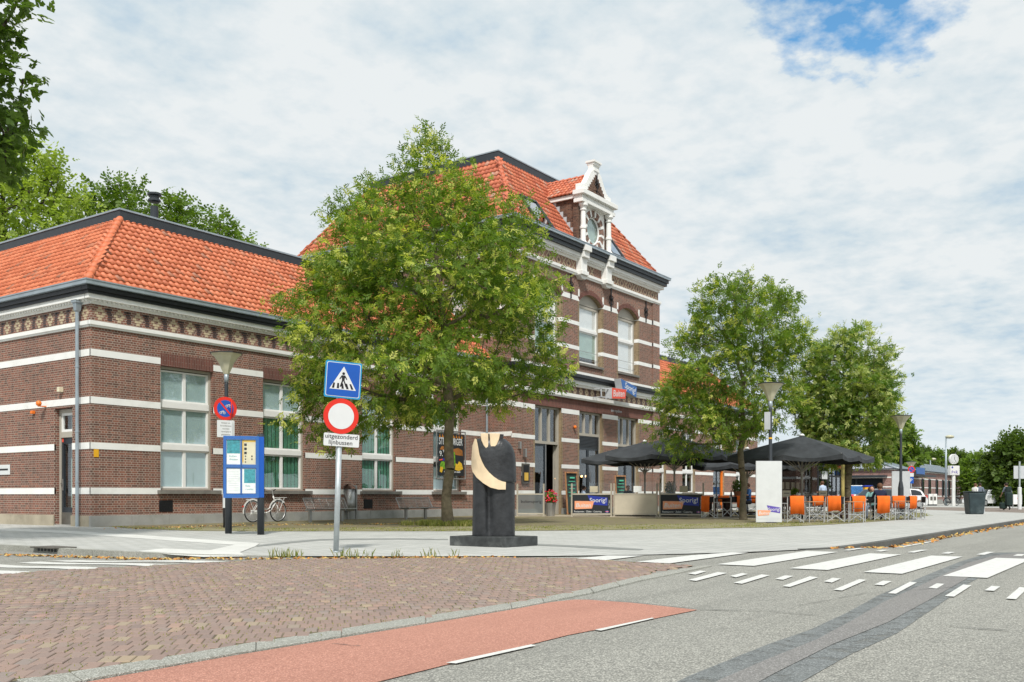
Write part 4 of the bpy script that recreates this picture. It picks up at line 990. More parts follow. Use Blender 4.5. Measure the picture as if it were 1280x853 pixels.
# sides and little roof of the dormer, running back into the slope
def roof_y(z): return MY - RO + (z - E0)*rn/rs
for sx in (-1, 1):
    X = gx + sx*1.45
    mb = MB(); mb.prism([(X, gy+0.2, 14.1), (X, gy+0.2, 16.55), (X, roof_y(16.55)+0.3, 16.55), (X, roof_y(14.1)+0.1, 14.1)], (sx*-0.12, 0, 0)); mb.build('gable_side', 'brick_dormer', gp)
    mb = MB(); mb.box(*sorted((X-0.02, X + sx*0.16)), gy+0.202, roof_y(16.7)+0.25, 16.56, 16.78); mb.build('eaves_board', 'white_stone', gp)
    for k in range(8):
        z0 = 14.1 + k*0.31; y1 = roof_y(z0 + 0.1) + 0.06
        mb = MB(); mb.box(*sorted((X + sx*0.004, X + sx*0.014)), y1-0.22, y1+0.24, z0, z0+0.36); mb.build('step_flashing', 'roof_lead', gp)
    S_ = Vector((-sx*1.6, 0, 1.32)); y0 = gy + 0.17; yL = roof_y(17.4) - y0 + 0.5
    O_ = (gx + sx*1.68, y0, 16.78) if sx < 0 else (gx + sx*1.68, y0 + yL, 16.78)
    tiles(O_, (0, 1, 0) if sx < 0 else (0, -1, 0), S_, yL, S_.length*1.03, 0, 0, 'roof_tile_old', gp, 0.24, 0.34)
    roofplane([(gx + sx*1.68, y0, 16.76), (gx + sx*1.68, y0+yL, 16.76), (gx, y0+yL+0.6, 18.12), (gx, y0, 18.12)], 'roof_felt', gp)
hip_tiles((gx, gy+0.18, 18.16), (gx, roof_y(18.2)+0.2, 18.16), 'roof_tile_old', gp, 7)
# small lettering and fittings on the middle block
text('den ruydiken', 0.24, (46.9, MY-0.012, 5.62), (1, 0, 0), (0, 0, 1), 'sign_grey', station, ext=0.01)
for x, z in ((42.9, 4.52),):
    mb = MB(); mb.ball((x, MY-0.1, z), 0.09); mb.build('alarm_light', 'orange_paint', station)
wallbit(fm, 38.25, 3.0, 0.12, 0.42, 'steel', 'wall_lamp', 0.18); wallbit(fm, 37.98, 2.0, 0.1, 0.2, 'steel', 'wall_socket'); wallbit(fm, 37.7, 3.35, 0.12, 0.35, 'steel', 'camera_box', 0.24)
mb = MB(); fm.box(mb, 38.05, 38.68, -0.09, -0.01, 1.55, 2.5); mc_ = mb.build('menu_case', 'steel_kick', station)
mb = MB(); fm.box(mb, 38.13, 38.60, -0.096, -0.091, 1.62, 2.42); mb.build('backing', 'sign_black', mc_)
mb = MB(); fm.box(mb, 38.2, 38.54, -0.101, -0.097, 1.68, 2.06); mb.build('menu', 'yellow_print', mc_)

# box signs "Buiten" and "Sporig!" projecting from the cornice
def box_sign(name, label, pts, th, face, txt, size, tx, ty, shear):
    t = thing(name, label, 'shop sign', (pts[0][0], pts[0][1], pts[0][2]))
    P = [Vector(p) for p in pts]; n_ = (P[1]-P[0]).cross(P[3]-P[0]).normalized()
    mb = MB(); mb.prism([p + n_*-th for p in P], n_*th); mb.build('box', 'sign_grey', t)
    c = sum(P, Vector())/4; mb = MB(); mb.prism([c + (p-c)*0.97 for p in P], n_*0.012); mb.build('face', face, t)
    xd = (P[1]-P[0]).normalized(); yd = n_.cross(xd)
    text(txt, size, P[0] + xd*tx + yd*ty + n_*0.014, xd, yd, 'sign_white', t, shear=shear, bold=0.012)
    return t
YS = MY - 1.05
box_sign('box_sign', 'red light box reading Buiten in white, bracketed off the cornice', [(45.12, YS, 6.13), (46.66, YS, 6.24), (46.76, YS, 6.76), (45.12, YS, 6.72)], 0.4, 'brand_red', 'Buiten', 0.50, 0.12, 0.12, 0.2)
box_sign('box_sign', 'blue light box reading Sporig! in white, higher and right of the red one', [(46.42, YS+0.06, 6.74), (48.06, YS+0.06, 6.42), (48.1, YS+0.06, 7.02), (46.2, YS+0.06, 7.32)], 0.4, 'brand_sky', 'Sporig!', 0.46, 0.20, 0.17, 0.1)
t = [o for o in COL.objects if o.name == 'box_sign'][0]
mb = MB()
for z in (6.2, 6.66): mb.bar((44.6, MY-0.1, z), (44.6, MY-0.72, z), 0.05); mb.bar((44.58, MY-0.72, z), (45.2, MY-0.86, z), 0.05)
mb.bar((44.6, MY-0.7, 6.2), (44.6, MY-0.7, 6.66), 0.05); mb.build('bracket', 'sign_grey', t)

# ================================================================== GROUND
def smooth(t): t = max(0.0, min(1.0, t)); return t*t*(3-2*t)
def drop(x, y):
    """the roadway is flush with the pavement at the raised crossing and falls below the kerbs away from it"""
    a = smooth((x - 17.6)/3.0)*0.10 if y < 8 else 0.0
    b_ = smooth((y - 11.6)/3.0)*0.085 if x < 12.5 else 0.0
    return -max(a, b_)
def sheet(name, poly, z, mat, res=0.0, follow=True, kind='structure', parent=None, label=None):
    bm = bmesh.new(); vs = [bm.verts.new((x, y, 0)) for x, y in poly]; bm.faces.new(vs)
    if res:
        xs = [p[0] for p in poly]; ys = [p[1] for p in poly]
        for ax in (0, 1):
            lo, hi = (min(xs), max(xs)) if ax == 0 else (min(ys), max(ys)); k = lo + res
            while k < hi:
                co = (k, 0, 0) if ax == 0 else (0, k, 0); no = (1, 0, 0) if ax == 0 else (0, 1, 0)
                bmesh.ops.bisect_plane(bm, geom=list(bm.verts)+list(bm.edges)+list(bm.faces), plane_co=co, plane_no=no); k += res
    for v in bm.verts: v.co.z = z + (drop(v.co.x, v.co.y) if follow else 0)
    bmesh.ops.recalc_face_normals(bm, faces=bm.faces)
    for f in bm.faces:
        if f.normal.z < 0: f.normal_flip()
    me = bpy.data.meshes.new(name); bm.to_mesh(me); bm.free(); me.materials.append(MATS[mat])
    o = link(name, me, parent)
    if kind: o['kind'] = kind
    return o
def G(l): return [ground(*p) for p in l]
# whole-world ground, a little below everything
g = sheet('ground', [(-600, -600), (1500, -600), (1500, 1500), (-600, 1500)], -0.16, 'far_paving', follow=False)
road = sheet('road', [(-14, -12), (150, -12), (150, 5.12), (44, 5.12), (17.6, 5.12), (15.3, 6.0), (13.2, 7.6), (11.4, 9.4), (9.72, 12.4), (9.62, 15), (9.62, 45), (-14, 45)], -0.006, 'asphalt', 1.0)
sheet('road', [(150, -12), (900, -12), (900, 5), (150, 5)], -0.11, 'asphalt', follow=False)
# pavement: follows the kerb round the corner, then along the street
kerb_line = [(9.70, 45), (9.70, 19.5), (9.72, 15.5), (9.86, 13.2), (10.35, 11.75), (10.9, 10.95), (11.9, 9.45), (12.9, 8.15), (13.9, 7.2), (15.2, 6.3), (16.3, 5.75), (17.7, 5.25), (20, 5.16), (27, 5.14), (44, 5.14), (120, 5.14)]
PAVE = kerb_line + [(120, 60), (9.70, 60)]
sheet('pavement', PAVE, 0.0, 'pavement', follow=False)
# kerb stones
def strip_stones(line, w0, w1, z0, z1, L, mat, parent, name='kerb_stone', fol=False, maxn=400):
    k = 0
    for (ax_, ay), (bx, by) in zip(line, line[1:]):
        d = Vector((bx-ax_, by-ay, 0)); n = max(1, round(d.length/L)); u = d.normalized(); nn = Vector((u.y, -u.x, 0))
        for i in range(n):
            if k >= maxn: return
            a = Vector((ax_, ay, 0)) + d*(i/n) + u*0.004; b = Vector((ax_, ay, 0)) + d*((i+1)/n) - u*0.004
            za = drop(a.x, a.y) if fol else 0; zb = drop(b.x, b.y) if fol else 0
            v = [a+nn*w0, b+nn*w0, b+nn*w1, a+nn*w1]; zz = [za, zb, zb, za]
            mb = MB(); mb.add([(p.x, p.y, z0+q) for p, q in zip(v, zz)] + [(p.x, p.y, z1+q) for p, q in zip(v, zz)], [(3,2,1,0),(4,5,6,7),(0,1,5,4),(1,2,6,5),(2,3,7,6),(3,0,4,7)])
            mb.build(name, mat, parent); k += 1
kerb = sheet('kerb', [(9.6, 19), (9.7, 19), (9.7, 19.1), (9.6, 19.1)], -0.3, 'concrete_edge', follow=False)
kl = [(9.60, 40)] + [(x-0.10, y) for x, y in kerb_line[1:3]] + [(9.76, 13.16), (10.27, 11.68)]
strip_stones([(x, y) for x, y in reversed(kl)], -0.10, 0.07, -0.2, 0.012, 1.0, 'concrete_edge', kerb)
strip_stones([(16.9, 5.50), (17.7, 5.19), (20, 5.08), (27, 5.06), (60, 5.06)], -0.1, 0.08, -0.25, 0.012, 1.0, 'kerb_dark', kerb)
# street drain set in the left kerb
t = thing('street_drain', 'rusty iron gully cover set in the kerb by the side street', 'drain', (9.62, 17.0, 0.0))
mb = MB(); mb.box(9.42, 9.86, 16.55, 17.35, 0.0, 0.022); mb.build('frame', 'steel_kick', t)
mb = MB()
for k in range(6): mb.box(9.505, 9.53, 16.62+k*0.11, 16.69+k*0.11, -0.06, 0.0)
mb.build('slot', 'sign_black', t)
# darker line laid in the pavement, tactile strips
dk = G([(318, 682.5), (345, 679), (372, 676.2), (400, 674.2), (440, 673.6), (500, 673.3), (560, 674), (560, 675.2), (500, 674.6), (440, 675), (400, 676), (372, 678.6), (345, 681.2), (322, 683.6)])
sheet('paving_line', dk, 0.004, 'pavement_dark', follow=False)
sheet('paving_line', G([(672, 680.5), (700, 681.3), (760, 684), (805, 686.8), (800, 688.2), (750, 686.4), (700, 683.4), (672, 682.3)]), 0.004, 'pavement_dark', follow=False)
sheet('guide_strip', G([(0, 660.6), (80, 663.6), (180, 669.5), (325, 679.3), (300, 682.0), (170, 673), (80, 666.6), (0, 663.6)]), 0.004, 'tactile', follow=False)
sheet('guide_strip', G([(172, 689.5), (205, 686.2), (262, 688.5), (292, 681.9), (325, 679.8), (318, 684), (300, 691), (308, 696.2), (255, 697.0), (215, 694.2)]), 0.008, 'tactile', follow=False)
# forecourt and the mossy verge in front of the building
FORE = [(WX0-0.5+0.5, WY-0.06)] + G([(137, 658.6), (170, 661.2), (230, 663.6), (320, 664.6), (430, 664.4), (560, 664.4), (700, 663.6), (830, 662), (960, 659.6), (1040, 656), (1100, 652), (1130, 649.6), (1150, 647), (1160, 644.6), (1157, 642.2), (1140, 640.6), (1100, 639.6)]) + [(60, 27.3)]
sheet('forecourt', FORE, 0.004, 'forecourt', follow=False)
VERGE = G([(137, 658.6), (170, 661.2), (230, 663.6), (320, 664.6), (430, 664.4), (560, 664.4), (700, 663.6), (830, 662), (960, 659.6), (1040, 656), (1100, 652), (1130, 649.6), (1150, 647), (1160, 644.6), (1157, 642.2), (1140, 640.6), (1128, 644), (1100, 648), (1040, 651.5), (960, 653.5), (830, 656), (700, 657.5), (560, 659), (430, 660.5), (320, 661), (230, 660.6), (170, 658.8)])
sheet('verge', VERGE, 0.008, 'verge', follow=False)
# far square: road behind the terrace
sheet('far_road', G([(1062, 637.4), (1150, 637.2), (1285, 641.5), (1285, 635.5), (1062, 632.8)]), 0.004, 'far_paving', follow=False)
mb = MB(); a_, b_ = ground(880, 648.2), ground(975, 647.5)
sheet('deck', [spot(640, 43.3), spot(700, 43.4), spot(955, 38.2), spot(1040, 36.6), spot(1045, 38.5), spot(955, 41), spot(700, 47), spot(640, 47)], 0.008, 'terrace_deck', follow=False)

# ---- brick paving of the raised corner, laid in the diagonal
PAV = G([(-120, 727), (0, 719.6), (42, 715.6), (132, 710.8), (212, 706.8), (283, 703.2), (322, 700.4), (420, 699), (540, 698.4), (640, 697.6), (722, 698.8), (800, 703.8), (868, 708), (820, 713.6), (797, 722.5), (737, 737), (677, 749), (638, 755.6), (532, 772.5), (427, 789), (320, 805), (225, 822), (150, 834.5), (88, 844), (20, 853), (-120, 872)])
bed = sheet('brick_paving', PAV, 0.0065, 'soil', 1.0)
q = math.radians(45); U_ = np.array([math.cos(q), math.sin(q)]); W_ = np.array([math.sin(q), -math.cos(q)])
BL, BW = 0.205, 0.090
xs = [p[0] for p in PAV]; ys = [p[1] for p in PAV]; cands = []
P0 = np.array([(min(xs)+max(xs))/2, (min(ys)+max(ys))/2])
for i in range(-140, 141):
    for j in range(-90, 91):
        jx, jy = random.gauss(0, 0.0015), random.gauss(0, 0.003)
        wob = 0.012*math.sin(j*0.35 + i*0.02) + 0.02*math.sin(j*0.13+1)
        c = P0 + W_*(i*BW + wob + jx + (0.5*BW if j % 2 else 0)) + U_*(j*BL + jy + 0.012*math.sin(i*0.13))
        if inside(c, PAV): cands.append((math.hypot(c[0], c[1]), c))
cands.sort(key=lambda e: e[0])
def brickmesh():
    mb = MB(); hl, hw = BL/2-0.0025, BW/2-0.0033; b = 0.004
    mb.add([(-hl,-hw,-0.03),(hl,-hw,-0.03),(hl,hw,-0.03),(-hl,hw,-0.03),(-hl,-hw,-b),(hl,-hw,-b),(hl,hw,-b),(-hl,hw,-b),(-hl+b,-hw+b,0),(hl-b,-hw+b,0),(hl-b,hw-b,0),(-hl+b,hw-b,0)],
           [(0,1,5,4),(1,2,6,5),(2,3,7,6),(3,0,4,7),(4,5,9,8),(5,6,10,9),(6,7,11,10),(7,4,8,11),(8,9,10,11)]); return mb
bmesh0 = brickmesh(); bme = bmesh0.mesh('brick', 'paving_brick')
near = cands[:300]
for D_, c in near:
    o = link('brick', bme, bed, False); o.location = (c[0], c[1], 0.012 + random.uniform(-0.003, 0.003) + drop(c[0], c[1]))
    o.rotation_euler = (random.gauss(0, 0.006), random.gauss(0, 0.006), q + random.gauss(0, 0.012))
bv = np.array(bmesh0.v); bf = np.array([f for f in bmesh0.f]); V = []; F = []; R = []
for k, (D_, c) in enumerate(cands[300:]):
    a = q + random.gauss(0, 0.012); ca, sa = math.cos(a), math.sin(a); p = bv.copy()
    x = p[:, 0]*ca - p[:, 1]*sa + c[0]; y = p[:, 0]*sa + p[:, 1]*ca + c[1]
    tilt = random.gauss(0, 0.02); z = p[:, 2] + 0.012 + random.uniform(-0.003, 0.003) + drop(c[0], c[1]) + p[:, 1]*tilt
    V.append(np.stack([x, y, z], 1)); F.append(bf + 12*k); R.append(np.full(len(bf), random.random()))
nmesh('brick_field', np.concatenate(V), np.concatenate(F), 'paving_brick', bed, np.concatenate(R), kind='stuff')
# concrete edging between the bricks and the road
up = [(-120, 871), (20, 852), (88, 843), (150, 833.5), (225, 821), (320, 804.5), (427, 788.5), (532, 772), (638, 755.2), (677, 748.6), (737, 736.6), (797, 722.2), (848, 713.3), (880, 708.2)]
dn = [(-110, 892), (50, 862), (103, 853), (170, 841), (240, 828.5), (320, 814.5), (427, 796.5), (532, 780), (640, 761.6), (680, 754), (742, 741.5), (803, 726), (856, 715.3), (890, 708.0)]
edge = sheet('edging', [ground(*p) for p in up[:2]] + [ground(*p) for p in dn[:2]][::-1], 0.003, 'concrete_edge', follow=False)
for i in range(1, len(up)-1):
    A, B, C, D = (Vector((*ground(*p), 0)) for p in (up[i], up[i+1], dn[i+1], dn[i])); n = max(1, round((B-A).length/0.85))
    for k in range(n):
        e0, e1 = k/n + 0.004, (k+1)/n - 0.004; mb = MB(); zt = 0.013 + random.uniform(-0.002, 0.002)
        v = [A.lerp(B, e0), A.lerp(B, e1), D.lerp(C, e1), D.lerp(C, e0)]
        mb.add([(p.x, p.y, -0.1) for p in v] + [(p.x, p.y, zt) for p in v], [(3,2,1,0),(4,5,6,7),(0,1,5,4),(1,2,6,5),(2,3,7,6),(3,0,4,7)]); mb.build('edging_stone', 'concrete_edge', edge, bevel=0.004)
# red cycle lane
cl = sheet('cycle_lane', G([(-100, 894), (50, 864), (103, 853.5), (200, 836), (275, 822.5), (320, 815), (432, 796.5), (530, 780.5), (640, 762), (690, 752.6), (718, 749.6), (735, 749.8), (790, 753.6), (872, 762.4), (820, 773), (710, 794), (650, 809), (560, 830.5), (470, 853), (380, 880), (200, 960)]), 0.0, 'asphalt_red')
# repaired strip in the asphalt
sheet('road_patch', G([(800, 875), (860, 845), (960, 805), (1010, 788), (1058, 766), (1097, 744.5), (1150, 722), (1200, 702), (1232, 692.5), (1285, 685), (1500, 678), (1500, 694), (1285, 702), (1243, 712), (1213, 728), (1172, 757), (1120, 792), (1062, 818), (1000, 853), (960, 880)]), -0.002, 'asphalt_seal', 1.0)
sheet('road_patch', G([(840, 880), (900, 850), (960, 824), (1020, 800), (1065, 776), (1104, 753), (1157, 729), (1210, 704), (1240, 695.5), (1290, 688.5), (1290, 697), (1236, 706), (1206, 725), (1160, 751), (1110, 778), (1040, 806), (968, 842), (900, 880)]), 0.002, 'asphalt_patch', 1.0)
# painted markings
crossing = thing('zebra_crossing', 'white zebra stripes painted across the main road', 'crossing', (14, 3, 0)); del crossing['category']; crossing['kind'] = 'structure'; crossing['category'] = 'zebra crossing'
def paint(poly, z=0.006, parent=crossing, name='stripe'):
    return sheet(name, poly, z, 'road_paint', 0.5, parent=parent, kind=None)
for y1, y0, x0, x1 in ((5.27, 4.74, 12.55, 16.45), (4.2, 3.7, 12.4, 16.35), (3.24, 2.78, 12.32, 16.3), (2.31, 1.83, 12.27, 16.3), (1.37, 0.9, 12.2, 16.3), (0.42, -0.06, 12.2, 16.3), (-0.54, -1.02, 12.2, 16.3)):
    paint([(x0, y0), (x1, y0), (x1, y1), (x0, y1)])
for l_ in ([(720, 698.7), (757, 701), (805, 695.2), (760, 695.2)], [(796, 703), (837, 705), (936, 691.6), (915, 691.2), (865, 694.8)]): paint(G(l_), 0.008)
for l_ in ([(860, 717.5), (869, 719), (883, 715), (875, 714)], [(860.5, 725.7), (870, 727), (909, 717), (897.5, 715.7)], [(912.5, 720.7), (920, 722.5), (935, 718.2), (927.5, 717)], [(917, 729.2), (927.5, 730.5), (962, 720), (952, 718.7)],
           [(969, 724.5), (979, 725.5), (992, 720.7), (981, 720)], [(978, 733.5), (987.5, 734.5), (1022.5, 722.5), (1012.5, 721)], [(1030, 727.5), (1040, 729), (1051, 724), (1041, 723)], [(1042, 738), (1052.5, 739), (1083, 725.7), (1074, 724.7)],
           [(1093, 731.5), (1104, 732.5), (1114.5, 727.5), (1104, 726.5)], [(1109.5, 742.5), (1120, 743), (1146, 729), (1137.5, 728)], [(1160.5, 735.5), (1171, 736.5), (1180.5, 730.7), (1171, 730)], [(1181, 746), (1192.5, 746.7), (1214.5, 732.5), (1204, 731.5)],
           [(1231, 738.7), (1242.5, 739.5), (1250.5, 734), (1239.5, 733)], [(1257.5, 749), (1270, 750), (1285, 735.7), (1274.5, 734.7)]): paint(G(l_), 0.006, name='dash')
for k in range(10):
    y = 4.75 - k*0.53
    paint([(17.0, y-0.05), (17.55 if k % 2 else 18.1, y-0.05), (17.55 if k % 2 else 18.1, y+0.07), (17.0, y+0.07)], name='dash')
z2 = thing('zebra_crossing', 'white zebra stripes painted across the mouth of the side street', 'zebra crossing', (7, 13, 0)); z2['kind'] = 'structure'
for l_ in ([(60, 694.6), (100, 694), (283, 702.4), (245, 703.8)], [(22, 696.6), (52, 695.6), (212, 706.2), (185, 708)], [(-60, 697.5), (-20, 697.0), (132, 710.3), (98, 712.6)], [(-160, 702), (-100, 701), (42, 715), (8, 718)]): paint(G(l_), 0.002, z2)
lane = thing('lane_marking', 'broken white line along the red cycle lane', 'road marking', (8, 1, 0)); lane['kind'] = 'structure'
for l_ in ([(815, 773), (818, 773.7), (751, 789.3), (743.7, 788)], [(557.5, 829.5), (570, 830.5), (670, 808), (664, 806.5)], [(330, 890), (345, 893), (470, 858), (462, 856)]): paint(G(l_), 0.005, lane, 'dash')
paint([(20.5, 4.75), (24.0, 4.72), (24.0, 4.62), (20.5, 4.65)], 0.004, lane, 'edge_line')

def crack(pts, w_, seed):
    rg = random.Random(seed); P = [Vector((*ground(*p), 0)) for p in pts]; L = []; R = []
    for a, b in zip(P, P[1:]):
        n = max(2, int((b-a).length/0.12)); d = (b-a).normalized(); e = Vector((-d.y, d.x, 0))
        for i in range(n): c = a.lerp(b, i/n) + e*rg.gauss(0, 0.008); k = w_*(0.3+rg.random()); L.append(c + e*k); R.append(c - e*k)
    mb = MB(); n = len(L); mb.add([(p.x, p.y, 0.0035 + drop(p.x, p.y)) for p in L + R], [(i, i+1, n+i+1, n+i) for i in range(n-1)]); o = mb.build('road_crack', 'kerb_dark'); o['kind'] = 'structure'
crack([(732, 749.5), (790, 753.3), (872, 762.2), (960, 764), (1040, 771)], 0.012, 1); crack([(1180, 782), (1230, 786.5), (1290, 790)], 0.014, 2); crack([(415, 805), (440, 807.5), (460, 808.2)], 0.006, 3); crack([(1000, 757), (1080, 742), (1200, 734)], 0.004, 4)
# leaf litter along the kerbs, weeds, grass
def scatter(line, n, wid, mats, size, seed, zoff=0.012, fol=True):
    rg = np.random.default_rng(seed); P = np.array([ground(*p) for p in line]); seg = np.linalg.norm(P[1:]-P[:-1], axis=1); cum = np.r_[0, np.cumsum(seg)]
    V = []; F = []; 
    for i in range(n):
        s = rg.random()*cum[-1]; 
        k = min(len(seg)-1, int(np.searchsorted(cum, s)-1)); f = (s-cum[k])/seg[k]; c = P[k]*(1-f) + P[k+1]*f + rg.normal(0, wid, 2)
        z = (drop(*c) if fol else 0) + zoff; a = rg.random()*6.28; L = size*(0.6+0.8*rg.random()); t = rg.normal(0, 0.35, 2)
        u = np.array([math.cos(a), math.sin(a), t[0]])*L; v = np.array([-math.sin(a), math.cos(a), t[1]])*L*0.6; c3 = np.array([c[0], c[1], z])
        o = len(V); V += [c3-u, c3+v*0.9, c3+u, c3-v]; F.append((o, o+1, o+2, o+3))
    return np.array(V), np.array(F)
for line, n, wd, sz, sd_ in (([(0, 688), (60, 689.5), (150, 692), (215, 697.5), (300, 699.6), (420, 698.6), (560, 698), (640, 697.3)], 900, 0.10, 0.035, 3), ([(1044, 686.6), (1094, 681.4), (1137, 674.8), (1205, 663.2), (1290, 649.6)], 420, 0.11, 0.06, 4), ([(160, 661), (300, 657), (450, 655.5), (600, 654)], 700, 0.5, 0.035, 5)):
    V, F = scatter(line, n, wd, None, sz, sd_, fol=(sd_ != 5)); h = n//2
    o = nmesh('leaf_litter', V, F, 'litter', None, kind='stuff'); o['label'] = 'dry orange leaves gathered along the kerb'; o['category'] = 'leaf litter'
    o.data.materials.append(MATS['litter_pale']); o.data.polygons.foreach_set('material_index', RNG.integers(0, 2, len(F)).astype(np.int32))
def grass(name, centres, n, h, spread, seed, label, wid=0.006, base=0.0):
    rg = np.random.default_rng(seed); c = np.array(centres)[rg.integers(0, len(centres), n)]; p = c + rg.normal(0, spread, (n, 2)); a = rg.random(n)*6.28; L = h*(0.4+0.9*rg.random(n))
    d = np.stack([np.cos(a), np.sin(a)], 1); lean = rg.random(n)*0.6; z0 = np.full(n, base)
    w2 = wid*(0.6+rg.random(n))
    V = np.zeros((n, 4, 3)); e = np.stack([-d[:, 1], d[:, 0]], 1)
    V[:, 0, :2] = p - e*w2[:, None]; V[:, 1, :2] = p + e*w2[:, None]; V[:, 0, 2] = z0; V[:, 1, 2] = z0
    m_ = p + d*(lean*L*0.35)[:, None]; V[:, 2, :2] = m_ + e*w2[:, None]*0.8; V[:, 2, 2] = z0+L*0.6
    V[:, 3, :2] = p + d*(lean*L)[:, None]; V[:, 3, 2] = z0+L
    F = np.arange(n*4).reshape(n, 4)
    o = nmesh(name, V.reshape(-1, 3), F, 'grass', None, rg.random(n), kind='stuff'); o['label'] = label; o['category'] = 'grass'; return o
vp = []
for _ in range(6000):
    x = random.uniform(16, 62); y = random.uniform(5, 27)
    if inside((x, y), VERGE): vp.append((x, y))
grass('verge_grass', vp, 9000, 0.028, 0.12, 21, 'thin mossy grass on the verge before the terrace', 0.008, 0.008)
tb = Vector((24.05, 19.23)); grass('grass_tuft', [(tb.x + random.uniform(-1.3, 1.3)*RT.x + random.uniform(-.3, .3), tb.y + random.uniform(-1.3, 1.3)*RT.y + random.uniform(-.3, .3)) for _ in range(60)], 3800, 0.16, 0.10, 22, 'tufts of green grass round the foot of the front tree', 0.008)
wc = []
for px in (345, 362, 372, 430, 436, 447, 468, 500, 535, 560): wc += [ground(px + random.uniform(-9, 9), 696.5) for _ in range(random.choice((1, 1, 2, 4)))]
grass('weeds', wc, 170, 0.13, 0.045, 23, 'weeds growing in the joint along the pavement edge', 0.006)
grass('joint_moss', [tuple(c) for D_, c in cands[::2]], 14000, 0.018, 0.06, 24, 'moss and grass blades in the joints of the brick paving', 0.005, 0.002)

# ================================================================== TREES
def kern(p):   # cheap smooth 3-D noise for gaps in crowns
    return (np.sin(p[:, 0]*1.7+p[:, 2]*0.9) + np.sin(p[:, 1]*1.9-p[:, 2]*1.3+1.3) + np.sin(p[:, 2]*2.1+p[:, 0]*1.1+2.1) + np.sin((p[:, 0]+p[:, 1])*2.7+.5))/4
LEAFLETS = {'pinnate': [(0.0, 0), (0.3, 1), (0.3, -1), (0.55, 1), (0.55, -1), (0.8, 1), (0.8, -1), (1.0, 0)], 'broad': [(0.25, 0.6), (0.25, -0.6), (0.65, 0.5), (0.65, -0.5), (1.0, 0)]}
def tree(name, label, base, profile, nclump, per, seed, leaf, kind='pinnate', leaflen=0.10, leafw=0.035, trunk_r=0.16, trunk_h=3.0, clump=0.42, bark='bark', gap=-0.35, group=None, lean=(0, 0), bloom=0.0, inner=0.55, rach=0.22, ph=0.0):
    """profile rows: z, offset to the right seen from the street corner, half width"""
    rg = np.random.default_rng(seed); z = np.array([p[0] for p in profile]); off = np.array([p[1] for p in profile]); hw = np.array([p[2] for p in profile])
    bx, by = base
    r3 = np.array([RT.x, RT.y, 0]); f3 = np.array([FW.x, FW.y, 0])
    pts = []
    while len(pts) < nclump:
        zz = rg.uniform(z[0], z[-1], 4000); o_ = np.interp(zz, z, off); h_ = np.interp(zz, z, hw); keep = rg.random(4000) < (h_/hw.max())**1.6
        zz, o_, h_ = zz[keep], o_[keep], h_[keep]; n = len(zz); rr = h_*(inner + (1-inner)*np.sqrt(rg.random(n))); rr *= np.where(rg.random(n) < 0.25, rg.random(n), 1.0); th = rg.random(n)*6.283
        wob = 1 + 0.13*np.sin(th*3 + zz*1.7 + seed) + 0.09*np.sin(th*5 - zz*2.3); q_ = o_[:, None]*r3*0.8 + (rr*wob*np.cos(th))[:, None]*r3 + (rr*wob*np.sin(th))[:, None]*f3; q_ += (o_*0.2)[:, None]*r3; q_[:, 2] = zz
        ok = kern(q_*1.0 + seed + ph) > gap; pts += list(q_[ok])
    pts = np.array(pts[:nclump])
    # skeleton
    top = profile[-1][0]; nn = 14; tz = np.linspace(0, top*0.93, nn)
    tp = np.stack([np.interp(tz, [0, trunk_h, top], [0, lean[0]*0.3, off[-1]*0.8]), np.interp(tz, [0, trunk_h, top], [0, lean[1]*0.3, lean[1]]), tz], 1)
    nodes = [r3*a + f3*b + np.array([0, 0, c]) + (np.array([rg.normal(0, 0.05), rg.normal(0, 0.05), 0]) if 0 < c else 0) for a, b, c in tp]; par = [-1] + list(range(nn-1)); cnt = None
    order = np.argsort(np.linalg.norm(pts[:, :2] - np.stack([np.interp(pts[:, 2], tz, np.array(nodes)[:nn, 0]), np.interp(pts[:, 2], tz, np.array(nodes)[:nn, 1])], 1), axis=1))
    ends = []
    for i in order:
        p = pts[i]; N_ = np.array(nodes); d = p - N_; dist = np.linalg.norm(d, axis=1); pen = dist + np.maximum(0, 0.45*dist - d[:, 2])*0.9 + (N_[:, 2] < trunk_h)*6.0
        k = int(np.argmin(pen)); a = N_[k]; L = dist[k]; ns = max(1, int(L/0.7)); prev = k
        for s in range(1, ns+1):
            f = s/ns; m = a*(1-f) + p*f + np.array([0, 0, -0.10*L*math.sin(f*math.pi)]) + rg.normal(0, 0.05*min(1, L), 3)*(f < 1); nodes.append(m); par.append(prev); prev = len(nodes)-1
        ends.append(prev)
    n = len(nodes); wgt = np.zeros(n)
    for e in ends: wgt[e] += 1
    for i in range(n-1, 0, -1): wgt[par[i]] += wgt[i]
    rad = np.maximum(0.007, trunk_r*(wgt/wgt[0])**0.46); rad[0] = trunk_r*1.12
    V = []; F = []; m = 7
    for i in range(1, n):
        a = nodes[par[i]]; b = nodes[i]; d = b - a; L = np.linalg.norm(d)
        if L < 1e-4: continue
        d /= L; u = np.cross(d, [0, 0, 1] if abs(d[2]) < 0.9 else [1, 0, 0]); u /= np.linalg.norm(u); v = np.cross(d, u); o = len(V); r0 = rad[par[i]] if (i < nn or rad[par[i]] < rad[i]*1.6) else rad[i]*1.25; r1 = rad[i]; mm = m if r0 > 0.03 else 4
        if i < nn: mm = 12
        for (c, r) in ((a, r0), (b, r1)):
            for j in range(mm):
                t_ = 6.283*j/mm; V.append(c + (u*math.cos(t_) + v*math.sin(t_))*r)
        F += [(o+j, o+(j+1) % mm, o+mm+(j+1) % mm, o+mm+j) for j in range(mm)]
    root = thing(name, label, 'tree', (bx, by, 0), group=group)
    V = np.array(V); fl = V[:, 2] < 0.5; cc = nodes[0][:2]
